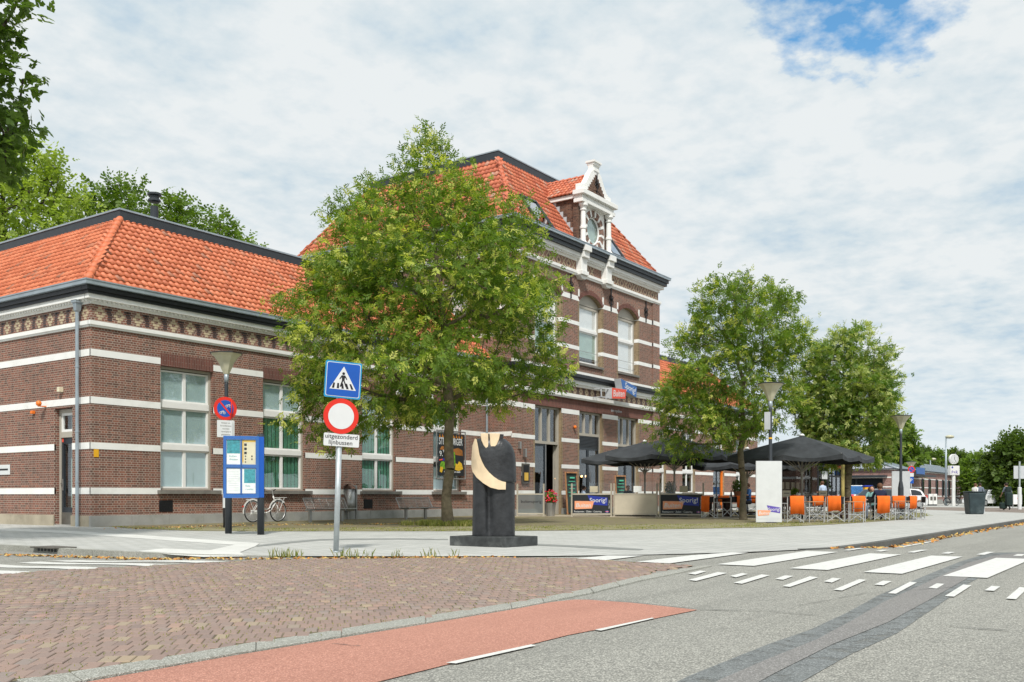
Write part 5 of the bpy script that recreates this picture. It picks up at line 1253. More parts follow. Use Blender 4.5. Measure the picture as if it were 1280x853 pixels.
    V[fl, :2] = cc + (V[fl, :2]-cc)*(1 + (0.5-V[fl, 2:3])*0.5)
    nmesh('trunk', V, np.array(F), bark, root, smooth=True, world=False)
    # leaf sprays
    tpl = LEAFLETS[kind]; nl = len(tpl); E_ = np.array([nodes[e] for e in ends]); ns = nclump*per
    cen = np.repeat(E_, per, axis=0) + rg.normal(0, clump*0.55, (ns, 3))*np.array([1, 1, 0.75]); ctr = np.array([0, 0, (z[0]+top)/2.1]); out = cen - ctr; out /= np.linalg.norm(out, axis=1)[:, None]
    dr = out*0.6 + rg.normal(0, 0.7, (ns, 3)) + np.array([0, 0, -0.1]); dr /= np.linalg.norm(dr, axis=1)[:, None]
    s1 = np.cross(dr, rg.normal(0, 0.5, (ns, 3)) + np.array([0, 0, 1.0])); s1 /= np.linalg.norm(s1, axis=1)[:, None]; nrm = np.cross(dr, s1)
    cr = np.repeat(rg.random(nclump), per)*0.45 + rg.random(ns)*0.35
    bl = rg.random(ns) < bloom*(0.35 + 1.0*np.clip(np.repeat(kern(E_*2.2+seed), per)+0.25, 0, 1)*2)
    cr = np.where(bl, 0.86 + 0.14*rg.random(ns), cr)
    Vs = np.zeros((ns, nl, 4, 3)); sc = rg.uniform(0.75, 1.25, ns)
    for li, (t_, sd_) in enumerate(tpl):
        bpt = cen + dr*(t_*rach*sc)[:, None]; ld = (s1*sd_ + dr*(0.7 if sd_ else 1.0)); ld /= np.linalg.norm(ld, axis=1)[:, None]; ld = ld + nrm*rg.normal(0, 0.25, ns)[:, None] + np.array([0, 0, -0.12]); wd = np.cross(ld, nrm); wd /= np.linalg.norm(wd, axis=1)[:, None]; LL = (leaflen*sc*rg.uniform(0.8, 1.2, ns))[:, None]; WW = leafw*sc[:, None]*0.5
        Vs[:, li, 0] = bpt; Vs[:, li, 1] = bpt + ld*LL*0.45 + wd*WW; Vs[:, li, 2] = bpt + ld*LL; Vs[:, li, 3] = bpt + ld*LL*0.45 - wd*WW
    nmesh('crown', Vs.reshape(-1, 3), np.arange(ns*nl*4).reshape(-1, 4), leaf, root, np.repeat(cr, nl), world=False)
    return root

# the three trees in front of the station
STREET = 'young street trees in front of the station'
tree('street_tree', 'tallest feathery green tree, between the round road sign and the sculpture', (24.05, 19.23),
     [(2.7, -3.9, 0.7), (3.3, -3.6, 1.3), (3.9, -1.3, 3.2), (4.6, -0.9, 4.2), (5.5, -1.0, 4.1), (6.6, -0.7, 3.95), (7.85, -0.6, 3.9), (9.1, -0.45, 3.6), (10.3, -0.8, 2.6), (11.2, -1.1, 1.5), (12.0, -0.95, 1.0), (12.6, -0.9, 0.45)],
     660, 26, 5, 'leaf_acacia', 'pinnate', 0.125, 0.046, 0.155, 3.8, 0.46, gap=-0.28, bloom=0.24, group=STREET, ph=0.4)
tree('street_tree', 'loose feathery tree by the white banner, in front of the parasols', (36.2, 14.1),
     [(2.5, -2.4, 0.5), (3.2, -1.6, 1.6), (3.8, -1.1, 2.5), (4.5, -0.9, 2.7), (5.3, -0.7, 2.5), (6.4, -0.1, 2.3), (7.5, 0.0, 2.4), (8.5, -0.1, 2.0), (9.5, -0.4, 0.9)],
     410, 19, 6, 'leaf_acacia', 'pinnate', 0.125, 0.047, 0.12, 3.0, 0.44, gap=-0.33, bloom=0.16, group=STREET, ph=1.0)
x3, y3 = spot(1060, 48)
tree('street_tree', 'dense round tree full of pale blossom, beyond the last parasol', (x3, y3),
     [(2.5, 0.2, 1.3), (3.3, 0.0, 2.1), (4.9, -0.1, 2.35), (6.5, -0.1, 2.35), (8.0, 0.0, 1.85), (9.3, 0.1, 0.8)],
     480, 22, 8, 'leaf_bloom', 'pinnate', 0.14, 0.055, 0.18, 2.6, 0.42, gap=-0.8, bloom=0.42, group=STREET)
t = thing('tree_stake', 'yellowish wooden stake beside the trunk of the round tree', 'tree stake', (*spot(1053.5, 46.5), 0))
x, y = spot(1053.5, 46.5); mb = MB(); mb.tube((x, y, 0), (x, y, 2.65), 0.085, n=10); mb.build('post', 'stake_wood', t, True)
# big maple whose boughs hang into the picture at the left
x, y = spot(-172, 17.5)
tree('maple_tree', 'dark maple boughs hanging in from the left edge', (x, y), [(7.2, 1.9, 0.8), (7.9, 0.0, 3.0), (8.8, 0, 2.85), (9.6, 0, 2.5), (11, 0, 2.4), (13, 0, 1.6)], 260, 22, 9, 'leaf_maple', 'broad', 0.11, 0.10, 0.22, 5.0, 0.40, gap=-0.9, bark='bark_dark', rach=0.16)
# trees behind the low roof
for px, D, prof, leaf, lab, sd_, n, per in (
    (8, 58, [(12.0, 0, 4.4), (15, 0.3, 5.0), (18, 0.2, 4.6), (20.6, -0.2, 3.4), (22.2, -0.4, 1.6)], 'leaf_light', 'pale green airy tree behind the low tiled roof at the left edge', 12, 420, 17),
    (140, 66, [(13, 0, 4.4), (17, 0, 4.2), (20, 0, 3.2), (22.2, 0.3, 1.4)], 'leaf_mid', 'green tree rising behind the roof just left of the flue', 13, 380, 16),
    (232, 68, [(13, 0, 5.0), (16, 0, 4.8), (19.4, 0, 4.0), (21.6, -1.0, 1.8)], 'leaf_mid', 'green tree rising behind the roof right of the flue', 14, 400, 16),
    (298, 72, [(13, 0, 3.6), (17, 0, 3.2), (20.0, -0.8, 1.8)], 'leaf_mid', 'low green crown tapering off behind the roof toward the tall block', 15, 220, 14)):
    tree('background_tree', lab, spot(px, D), prof, n, per, sd_, leaf, 'broad', 0.22, 0.17, 0.3, 8.0, 0.75, gap=-0.55, bark='bark_dark', rach=0.5, group='trees behind the station')
# trees on the right
for px, D, top, lo, hw_, leaf, lab, sd_, n in (
    (1120, 100, 523, 598, 26, 'leaf_mid', 'leafy green tree just behind the black lamp post', 31, 230),
    (1152, 150, 560, 600, 17, 'leaf_dark', 'dull green tree over the pavilion roof, nearest the black lamp post', 32, 120),
    (1172, 152, 564, 600, 15, 'leaf_mid', 'bright green tree over the middle of the pavilion roof', 33, 110),
    (1192, 155, 563, 602, 15, 'leaf_dark', 'dull green tree behind the station clock', 34, 110),
    (1206, 150, 566, 604, 14, 'leaf_dark', 'dark green tree right behind the P+R box', 35, 110),
    (1222, 112, 570, 626, 19, 'leaf_mid', 'bright green tree beyond the end of the pavilion', 36, 180),
    (1274, 84, 545, 630, 38, 'leaf_dark', 'large dark green tree at the right edge', 37, 330),
    (1247, 125, 592, 630, 15, 'leaf_dark', 'low green bush-like tree behind the parked cars', 38, 110),
    (1310, 100, 560, 630, 30, 'leaf_dark', 'dark tree past the right edge behind the traffic board', 39, 150),
    (1090, 110, 560, 600, 20, 'leaf_dark', 'dark tree between the blossoming tree and the pavilion', 40, 110)):
    s_ = D/1200; zt, zb = hgt(top, D), max(0.4, hgt(lo, D)); w_ = hw_*s_
    tree('background_tree', lab, spot(px, D), [(zb, 0, w_*0.75), (zb*0.6+zt*0.4, 0, w_), (zb*0.3+zt*0.7, 0, w_*0.85), (zb*0.1+zt*0.9, 0, w_*0.5), (zt, 0, w_*0.15)], n, 12, sd_, leaf, 'broad', 0.30, 0.24, 0.25, max(1.0, zb*0.6), w_*0.22, gap=-1.2, bark='bark_dark', rach=0.6, group='trees round the far square', inner=0.3)
tl = sheet('treeline', [(140, 60), (260, -10), (262, -6), (142, 64)], -0.3, 'soil', follow=False); bpy.data.objects.remove(tl)
# far-off wood that reads as one mass
rg = np.random.default_rng(77); n = 22000
A = np.array(spot(1020, 190)); B = np.array(spot(1420, 230)); f = rg.random(n); c2 = A*(1-f)[:, None] + B*f[:, None] + rg.normal(0, 3.5, (n, 2)); hh = (4.3 + 1.6*np.sin(f*31)+1.2*np.sin(f*73+1)); zz = hh*rg.random(n)**0.7
C = np.stack([c2[:, 0], c2[:, 1], zz], 1); a1 = rg.normal(0, 1, (n, 3)); a1 /= np.linalg.norm(a1, axis=1)[:, None]; a2 = np.cross(a1, rg.normal(0, 1, (n, 3))); a2 /= np.linalg.norm(a2, axis=1)[:, None]; s_ = 0.45
V = np.stack([C-a1*s_, C+a2*s_*0.7, C+a1*s_, C-a2*s_*0.7], 1).reshape(-1, 3)
o = nmesh('far_wood', V, np.arange(4*n).reshape(n, 4), 'leaf_dark', None, rg.random(n), kind='stuff'); o['label'] = 'low line of far-off woodland beyond the car park'; o['category'] = 'woodland'

# ================================================================== STREET FURNITURE
def vec_face(az):      # frame for something facing azimuth az: (right-hand x as seen from the front, outward normal)
    n_ = Vector((math.cos(az), math.sin(az), 0)); x = Vector((-n_.y, n_.x, 0)); return x, n_
UP = Vector((0, 0, 1))
# --- sign post with two signs and a plate
bx, by = ground(420, 690.5); D0 = 16.2; k_ = D0/1200
t = thing('traffic_sign_post', 'galvanised post with a blue zebra-crossing sign above a red-ringed round sign', 'traffic sign', (bx, by, 0))
mb = MB(); topx, topy = spot(424, D0)
mb.tube((bx, by, 0), (topx, topy, hgt(555, D0)), 0.047, n=14); mb.tube((bx + (topx-bx)*0.55, by + (topy-by)*0.55, hgt(585, D0)), (topx, topy, hgt(458, D0)), 0.038, n=14); mb.lathe([(0.055, 0), (0.055, 0.02)], 14, (bx, by, 0)); mb.build('post', 'galvanised', t, True)
sx, n_ = vec_face(TOCAM + math.radians(22)); roll = math.radians(-3.5)
def rolled(x, r): return (x*math.cos(r) + UP*math.sin(r)), (UP*math.cos(r) - x*math.sin(r))
xr, ur = rolled(sx, roll)
def plate(mb, c, x, u, n_, w_, h_, d0, d1, rad=0.03):
    pts = []
    for cx_, cy_, a0 in ((w_/2-rad, h_/2-rad, 0), (-w_/2+rad, h_/2-rad, 90), (-w_/2+rad, -h_/2+rad, 180), (w_/2-rad, -h_/2+rad, 270)):
        for q in range(4):
            a = math.radians(a0 + 30*q); pts.append(c + x*(cx_ + rad*math.cos(a)) + u*(cy_ + rad*math.sin(a)) + n_*d0)
    mb.prism(pts, n_*(d1-d0))
def disc(mb, c, x, u, n_, r, d0, d1, n=40): mb.prism([c + (x*math.cos(2*math.pi*i/n) + u*math.sin(2*math.pi*i/n))*r + n_*d0 for i in range(n)], n_*(d1-d0))
def shape(mb, c, x, u, n_, pts, d0, d1): mb.prism([c + x*a + u*b + n_*d0 for a, b in pts], n_*(d1-d0))
c = Vector((*spot(428.2, D0), hgt(475.5, D0))) + n_*0.05; S = 0.615
mb = MB(); plate(mb, c, xr, ur, n_, S, S, -0.02, 0.0); sg = mb.build('square_sign', 'sign_rim', t)
mb = MB(); plate(mb, c, xr, ur, n_, S*0.93, S*0.93, 0.001, 0.003); mb.build('border', 'sign_white', sg)
mb = MB(); plate(mb, c, xr, ur, n_, S*0.90, S*0.90, 0.0035, 0.005); mb.build('field', 'sign_blue', sg)
mb = MB(); shape(mb, c, xr, ur, n_, [(-0.225, -0.165), (0.225, -0.165), (0.0, 0.225)], 0.006, 0.007); mb.build('triangle', 'sign_white', sg)
mb = MB()
for k in range(5): shape(mb, c, xr, ur, n_, [(-0.185+k*0.082, -0.15), (-0.145+k*0.082, -0.15), (-0.135+k*0.068, -0.06), (-0.165+k*0.068, -0.06)] , 0.0075, 0.0085)
disc(mb, c + xr*0.0 + ur*0.105, xr, ur, n_, 0.024, 0.0075, 0.0085, 14)
for P in ([(-0.03, 0.075), (0.03, 0.075), (0.022, -0.01), (-0.022, -0.01)], [(-0.022, -0.01), (0.005, -0.01), (-0.03, -0.12), (-0.055, -0.12)], [(0.0, -0.01), (0.022, -0.01), (0.07, -0.115), (0.045, -0.12)], [(-0.03, 0.075), (-0.018, 0.055), (-0.055, 0.0), (-0.068, 0.012)], [(0.03, 0.075), (0.018, 0.055), (0.055, 0.0), (0.068, 0.012)]): shape(mb, c, xr, ur, n_, P, 0.0075, 0.0085)
mb.build('walking_figure', 'sign_black', sg)
c = Vector((*spot(425.5, D0), hgt(520.8, D0))) + n_*0.06
mb = MB(); disc(mb, c, xr, ur, n_, 0.298, -0.02, 0.0); sg = mb.build('round_sign', 'sign_red', t)
mb = MB(); disc(mb, c, xr, ur, n_, 0.218, 0.001, 0.004); mb.build('field', 'sign_white', sg)
c = Vector((*spot(426.2, D0), hgt(550.5, D0))) + n_*0.05
xr2, ur2 = rolled(sx, math.radians(-3.0)); mb = MB(); plate(mb, c, xr2, ur2, n_, 0.60, 0.215, -0.02, 0.0, 0.02); sg = mb.build('text_plate', 'sign_white', t)
text('uitgezonderd', 0.105, c - xr2*0.283 + ur2*0.022 + n_*0.001, xr2, ur2, 'sign_black', sg, bold=0.001); text('lijnbussen', 0.105, c - xr2*0.22 - ur2*0.078 + n_*0.001, xr2, ur2, 'sign_black', sg, bold=0.001)
mb = MB()
for z in (hgt(470, D0), hgt(512, D0), hgt(530, D0), hgt(551, D0)): mb.tube((topx, topy, z), (topx, topy, z+0.03), 0.05, n=12)
mb.build('clamp', 'galvanised', t)

# --- lamp posts with flared square shades
def lamp_post(label, px, D, top_py, group):
    x, y = spot(px, D); H_ = hgt(top_py, D); t = thing('street_lamp', label, 'street lamp', (x, y, 0), TOCAM + 0.3, group)
    mb = MB(); mb.lathe([(0.095, 0), (0.095, 1.1), (0.07, 1.15), (0.055, H_-0.95), (0.05, H_-0.85)], 14, (0, 0, 0)); mb.build('post', 'anthracite', t, True, world=False)
    mb = MB(); mb.lathe([(0.065, H_-0.88), (0.075, H_-0.62)], 14, (0, 0, 0)); mb.build('collar', 'zinc', t, True, world=False)
    mb = MB(); mb.lathe([(0.085, H_-0.64), (0.15, H_-0.5), (0.235, H_-0.3), (0.37, H_-0.12), (0.47, H_-0.04)], 8, (0, 0, 0), math.pi/8); mb.build('shade', 'lamp_shade', t, world=False)
    mb = MB(); mb.lathe([(0.49, H_-0.045), (0.50, H_-0.02), (0.30, H_+0.015)], 8, (0, 0, 0), math.pi/8); mb.build('lid', 'anthracite', t, world=False)
    return t, x, y, H_
LG = 'street lamps with flared shades'
t, x, y, H_ = lamp_post('street lamp with no-parking signs, behind the blue notice board', 283, 28.5, 441, LG)
D0 = 28.3
for k, (px, az, wpx) in enumerate(((281, TOCAM + math.radians(36), 0), (288.5, TOCAM + math.radians(-62), 0))):
    sx, n_ = vec_face(az); c = Vector((*spot(px, D0 if k == 0 else 28.55), hgt(511, D0))) + n_*0.05
    mb = MB(); disc(mb, c, sx, UP, n_, 0.345, -0.02, 0.0); sg = mb.build('round_sign', 'sign_red', t)
    mb = MB(); disc(mb, c, sx, UP, n_, 0.25, 0.001, 0.004); mb.build('field', 'sign_blue', sg)
    mb = MB(); u1 = (sx - UP*1.15).normalized(); mb.bar(c - u1*0.27 + n_*0.007, c + u1*0.27 + n_*0.007, 0.05, 0.004, n_); mb.build('slash', 'sign_red', sg)
    mb = MB()
    for q, s_ in ((c + sx*0.09 + UP*0.09, 1), (c - sx*0.09 - UP*0.11, 1)):
        for w0 in (-0.05, 0.05):
            for j in range(10):
                a0, a1 = 6.283*j/10, 6.283*(j+1)/10; p0 = q + sx*w0 - UP*0.02 + n_*0.012; mb.bar(p0 + (sx*math.cos(a0)+UP*math.sin(a0))*0.033, p0 + (sx*math.cos(a1)+UP*math.sin(a1))*0.033, 0.012, 0.003, n_)
        mb.bar(q - sx*0.05 - UP*0.02 + n_*0.012, q + UP*0.035 + n_*0.012, 0.014, 0.003, n_); mb.bar(q + sx*0.05 - UP*0.02 + n_*0.012, q + sx*0.03 + UP*0.045 + n_*0.012, 0.014, 0.003, n_); mb.bar(q - sx*0.03 + UP*0.02 + n_*0.012, q + sx*0.035 + UP*0.025 + n_*0.012, 0.016, 0.003, n_)
    mb.build('cycle_symbol', 'sign_white', sg)
    c2 = Vector((*spot(px + (0.6 if k == 0 else 1.5), D0 if k == 0 else 28.55), hgt(536.3, D0))) + n_*0.05
    mb = MB(); plate(mb, c2, sx, UP, n_, 0.52, 0.50, -0.015, 0.0, 0.02); pl = mb.build('text_plate', 'sign_white', t)
    if k == 0:
        for j, s_ in enumerate(('fietsen en', 'bromfietsen', 'worden', 'verwijderd', 'gemeente')): text(s_, 0.068, c2 + UP*(0.15 - j*0.085) + n_*0.001, sx, UP, 'steel_kick', pl, align='CENTER', ext=0.002)
mb = MB(); mb.tube((x, y, 0.3), (x, y, hgt(560, 28.5)), 0.10, n=14); mb.build('sleeve', 'sign_black', t); mb = MB(); mb.tube((x, y, hgt(635, 28.5)), (x, y, hgt(617, 28.5)), 0.107, n=14); mb.build('reflective_band', 'sign_white', t)
t, x, y, H_ = lamp_post('street lamp rising behind the tall white banner', 963, 34.1, 479, LG)
mb = MB(); q = Vector((*spot(959.5, 34.1), 0)); mb.box(q.x-0.05, q.x+0.05, q.y-0.1, q.y+0.1, hgt(537, 34), hgt(515, 34)); mb.build('control_box', 'sign_grey', t)
mb = MB(); mb.tube((x, y, hgt(549, 34.1)), (x, y, hgt(547, 34.1)), 0.07, n=10); mb.build('marker', 'yellow_paint', t)
t, x, y, H_ = lamp_post('black street lamp right of the blossoming tree', 1126, 45.5, 519.5, LG)
mb = MB(); mb.lathe([(0.14, 0), (0.13, hgt(610, 45.5)), (0.08, hgt(602, 45.5))], 12, (x, y, 0)); mb.build('sleeve', 'anthracite', t)
t, x, y, H_ = lamp_post('small far street lamp with a pale shade, before the pavilion roof', 1139, 84, 577.5, LG)

# --- slim tall lamps
for px, D, top_py, bot, lab in ((1182.5, 92, 546, 632, 'tall slim grey lamp column left of the station clock'), (1232, 110, 568, 626, 'tall slim grey lamp column beyond the waste container'), (1163, 130, 574, 0, 'far lamp head showing just above the pavilion roof')):
    x, y = spot(px, D); H_ = hgt(top_py, D); t = thing('lamp_column', lab, 'street lamp', (x, y, 0), group='slim lamp columns')
    mb = MB(); mb.tube((x, y, 0), (x, y, H_), 0.13 if D < 120 else 0.1, 0.07, n=10); mb.build('post', 'zinc', t, True)
    hx = x + RT.x*0.35; hy = y + RT.y*0.35; mb = MB(); mb.ball((hx, hy, H_-0.02), 0.42, sq=(1, 1, 0.42)); mb.build('lamp_head', 'lamp_shade', t, True)
# --- clock and P+R box on a white pole
D = 88.6; x, y = spot(1192, D); t = thing('clock_post', 'white pole with a round station clock above a square P+R box', 'station clock', (x, y, 0))
mb = MB(); mb.tube((x, y, 0), (x, y, hgt(584, D)), 0.16, n=12); mb.build('post', 'white_paint', t)
sx, n_ = vec_face(TOCAM + math.radians(14)); c = Vector((x, y, hgt(574, D))); mb = MB(); disc(mb, c, sx, UP, n_, 0.46, -0.1, 0.1); cl_ = mb.build('clock', 'white_paint', t)
mb = MB(); disc(mb, c, sx, UP, n_, 0.41, 0.101, 0.11); mb.build('dial', 'sign_white', cl_)
mb = MB()
for i in range(12): a = i*math.pi/6; d_ = sx*math.cos(a) + UP*math.sin(a); mb.bar(c + d_*0.31 + n_*0.115, c + d_*0.38 + n_*0.115, 0.03, 0.004, n_)
mb.bar(c + n_*0.118, c + (sx*0.55 - UP*0.85)*0.34 + n_*0.118, 0.03, 0.004, n_); mb.bar(c + n_*0.12, c + (sx*0.1 + UP)*0.22 + n_*0.12, 0.04, 0.004, n_); mb.build('hands', 'sign_black', cl_)
mb = MB(); cb = Vector((x, y, hgt(588.3, D))); mb.obox(cb, (0.98, 0.42, 0.86), Matrix((sx, -n_, UP)).transposed()); bxs = mb.build('sign_box', 'white_paint', t, bevel=0.02)
text('P+R', 0.40, cb - sx*0.40 - UP*0.30 + n_*0.215, sx, UP, 'faded_violet', bxs, bold=0.012); mb = MB(); plate(mb, cb - sx*0.3 + UP*0.28, sx, UP, n_, 0.16, 0.16, 0.212, 0.218); mb.build('logo', 'brand_blue', bxs)

# --- notice board on two dark posts
t = thing('notice_board', 'blue framed notice board with four posters, on two dark posts', 'notice board', (15.8, 19.1, 0))
pL = Vector((*ground(285.6, 667.2), 0)); pR = Vector((*ground(326, 668.6), 0))
D_L, D_R = 24.1, 23.5
for p in (pL, pR):
    mb = MB(); mb.tube(p, p + UP*(hgt(543, 23.6) if p is pR else 2.3), 0.085, n=16); mb.build('post', 'anthracite', t, True)
sx, n_ = vec_face(TOCAM + math.radians(17)); 
cL = spot(281.5, 23.3); 
c = Vector((*spot(301.5, 23.25), (hgt(545.5, 23.3) + hgt(622.5, 23.3))/2)); Wd, Hd = 0.83, 1.50
mb = MB()
mb2 = Matrix((sx, n_, UP)).transposed()
mb.obox(c - n_*0.05, (Wd, 0.09, Hd), mb2); bxx = mb.build('case', 'board_blue', t, bevel=0.01)
mb = MB(); mb.obox(c + sx*(Wd/2-0.035) + n_*0.012, (0.07, 0.03, Hd), mb2); mb.obox(c - sx*(Wd/2-0.035) + n_*0.012, (0.07, 0.03, Hd), mb2)
for z in (Hd/2-0.05, 0.02, -Hd/2+0.04): mb.obox(c + UP*z + n_*0.0125, (Wd-0.141, 0.029, 0.08 if z else 0.05), mb2)
mb.obox(c + n_*0.0135, (0.03, 0.027, Hd-0.2), mb2); mb.build('frame', 'board_blue', t)
mb = MB(); mb.obox(c + sx*(Wd/2+0.06) - n_*0.03, (0.12, 0.08, Hd-0.02), mb2); mb.build('side_box', 'sign_blue', t)
for i, (u0, v0, kind) in enumerate(((-0.18, 0.36, 'teal'), (0.18, 0.36, 'yellow'), (-0.18, -0.34, 'plain'), (0.18, -0.34, 'teal2'))):
    cc = c + sx*u0 + UP*v0 - n_*0.001; w_, h_ = 0.315, 0.60
    mb = MB(); mb.obox(cc, (w_, 0.006, h_), mb2); p_ = mb.build('poster', 'paper' if kind != 'yellow' else 'cream_print', t)
    mb = MB()
    if kind == 'teal': mb.obox(cc + UP*0.13 + n_*0.004, (w_-0.01, 0.002, 0.33), mb2); mb.build('print', 'teal_print', p_); text('buiten', 0.07, cc - sx*0.1 - UP*0.12 + n_*0.004, sx, UP, 'teal_print', p_, ext=0.002); text('theater', 0.07, cc - sx*0.1 - UP*0.2 + n_*0.004, sx, UP, 'teal_print', p_, ext=0.002)
    elif kind == 'teal2': mb.obox(cc + UP*0.12 + n_*0.004 + sx*0.02, (w_-0.05, 0.002, 0.34), mb2); mb.build('print', 'teal_print', p_); text('fiets', 0.07, cc - sx*0.08 - UP*0.14 + n_*0.004, sx, UP, 'teal_print', p_, ext=0.002); text('routes', 0.07, cc - sx*0.08 - UP*0.22 + n_*0.004, sx, UP, 'teal_print', p_, ext=0.002)
    elif kind == 'yellow':
        mb.obox(cc + UP*0.27 + n_*0.004, (w_-0.01, 0.002, 0.05), mb2); mb.obox(cc - sx*0.14 + n_*0.004, (0.03, 0.002, 0.5), mb2); mb.build('print', 'yellow_print', p_)
        mb = MB()
        for q in (0.18, 0.08, -0.02, -0.10, -0.17, -0.24): mb.obox(cc - sx*0.08 + UP*q + n_*0.004, (0.06 if q > -0.05 else 0.03, 0.002, 0.06 if q > -0.05 else 0.03), mb2)
        for q in (-0.1, -0.17): mb.obox(cc + sx*0.07 + UP*q + n_*0.004, (0.03, 0.002, 0.04), mb2)
        mb.build('print', 'sign_black', p_)
    else:
        for q in range(9): mb.obox(cc + UP*(0.22 - q*0.055) + n_*0.004, (w_-0.08, 0.002, 0.012), mb2)
        mb.build('print', 'pale_grey_print', p_)
mb = MB(); mb.obox(c + UP*0.02 + n_*0.034, (Wd-0.12, 0.004, Hd-0.14), mb2); mb.build('glazing', 'pane_clear', t)

# --- sculpture
sc_ = thing('sculpture', 'headless dark bronze torso with a pale wooden arm and collar, on a low black plinth', 'sculpture', (15.0, 10.85, 0))
A, B, C = (Vector((*ground(*p), 0)) for p in ((562, 682.2), (631.5, 684.8), (672.3, 682.2)))
Dd = A + (C - B); E1 = (A-B); E2 = (C-B)
mb = MB(); mb.prism([B, C, Dd, A], (0, 0, 0.185)); mb.build('base', 'plinth_metal', sc_, bevel=0.006)
DS = 18.35; k_ = DS/1200
ctr = Vector((*spot(617, DS+0.15), 0)); face_az = TOCAM + math.radians(4); sx, n_ = vec_face(face_az); z0 = 0.185
def pxz(px, py): return ((px-617)*k_, (673 - py)*k_ + z0)
# body: stacked cross-sections (left edge, right edge, front bulge, back bulge)
bm_ = MB(); secs = []
rows = [(673.0, 590.0, 644.0, .27), (672.6, 590.0, 644.0, .27), (671.5, 590.0, 644.0, .27), (655, 590.3, 643.8, .268), (635, 590.6, 643.8, .268), (612, 591, 643.8, .268), (606.4, 591, 643.8, .268), (606.0, 591, 644.0, .27), (605.3, 590.8, 645.2, .29), (604.6, 590.6, 645.4, .295), (595, 591, 645.3, .28), (582, 590.5, 645.2, .29), (570, 590.2, 644.2, .29), (562, 590.5, 641.5, .28), (556, 592, 637.5, .26), (552, 594.5, 633.0, .22), (550, 598, 629, .16)]
nseg = 56
for py, l_, r_, dp in rows:
    xc = ((l_+r_)/2-617)*k_; hw_ = (r_-l_)/2*k_; z = (673-py)*k_ + z0
    for i in range(nseg):
        a = 2*math.pi*i/nseg; ca, sa = math.cos(a), math.sin(a); ex = 0.62
        px_ = xc + hw_*math.copysign(abs(ca)**ex, ca); py_ = dp*math.copysign(abs(sa)**0.8, sa)
        groove = 0.0
        if py > 606 and sa > 0: gx0 = (612.3 - 617)*k_ - (673-py)*0.00025*3; groove = 0.16*math.exp(-((px_-gx0)/0.035)**2)
        secs.append(ctr + sx*px_ + n_*(py_ - groove) + UP*z)
f = [(j*nseg+i, j*nseg+(i+1) % nseg, (j+1)*nseg+(i+1) % nseg, (j+1)*nseg+i) for j in range(len(rows)-1) for i in range(nseg)] + [tuple(range(nseg-1, -1, -1)), tuple((len(rows)-1)*nseg+i for i in range(nseg))]
bm_.add(secs, f); body = bm_.build('body', 'bronze_dark', sc_, True)
ss = body.modifiers.new('s', 'SUBSURF'); ss.levels = 2; ss.render_levels = 2
# jacket hem: front panel stepping down over the legs
jack = [(604, 574), (612, 590), (622, 600), (632.5, 605.2), (645.5, 604.8), (645.8, 580), (644, 566), (638, 556), (628, 551), (612, 552), (600, 553)]
def wrap(px, off, dp=0.28):
    x = (px-618)*k_; return math.sqrt(max(0.0, 1 - (abs(x)/0.44)**2.6))*dp + off
def relief(pts, off, th, name, mat, dp=0.28, sub=1):
    mb = MB(); 
    fr_ = [ctr + sx*((a-617)*k_) + n_*(wrap(a, off, dp)) + UP*((673-b)*k_+z0) for a, b in pts]; bk = [p - n_*th for p in fr_]; n = len(pts)
    mb.add(fr_ + bk, [tuple(range(n)), tuple(range(2*n-1, n-1, -1))] + [((i+1) % n, i, n+i, n+(i+1) % n) for i in range(n)]); o = mb.build(name, mat, sc_, bevel=0.006); return o
def ribbon(outer, inner_, off, th, name, mat, dp=0.28):
    """band of quads between two edges, so that it bends round the body"""
    mb = MB(); n = len(outer); F1 = []; 
    P = [[ctr + sx*((a-617)*k_) + n_*(wrap(a, off, dp) + e) + UP*((673-b)*k_+z0) for a, b in L] for L in (outer, [((a[0]+b[0])/2, (a[1]+b[1])/2) for a, b in zip(outer, inner_)], inner_) for e in (0,)]
    P[1] = [p + n_*0.006 for p in P[1]]
    v = P[0] + P[1] + P[2] + [p - n_*th for p in P[0]] + [p - n_*th for p in P[2]]
    for i in range(n-1):
        F1 += [(i, i+1, n+i+1, n+i), (n+i, n+i+1, 2*n+i+1, 2*n+i), (3*n+i, 3*n+i+1, i+1, i), (2*n+i, 2*n+i+1, 4*n+i+1, 4*n+i), (4*n+i, 4*n+i+1, 3*n+i+1, 3*n+i)]
    F1 += [(0, n, 2*n, 4*n, 3*n), (n-1, 3*n+n-1, 4*n+n-1, 2*n+n-1, n+n-1)]
    mb.add(v, F1); o = mb.build(name, mat, sc_, True); o.data.set_sharp_from_angle(angle=0.6); return o
mb = MB(); hp = [(645.2, 605.0), (638, 605.4), (631, 605.0), (631, 603.2), (645.4, 603)]
relief([(631, 606.4), (645.0, 606.0), (645.2, 603.6), (640, 602.5), (631, 603.5)], 0.012, 0.05, 'hem', 'bronze_dark', 0.285)
ribbon([(593.0, 551.5), (590.2, 560), (589.2, 575), (589.0, 586), (590.5, 593), (595, 600), (603, 607), (612, 612.5), (622, 615), (631.0, 615)],
       [(595.0, 552.5), (596.5, 560), (598.5, 572), (601.5, 580), (605, 587), (610, 593.5), (616, 599), (622, 603), (627, 605), (631.2, 605.8)], 0.065, 0.16, 'arm', 'limewood', 0.27)
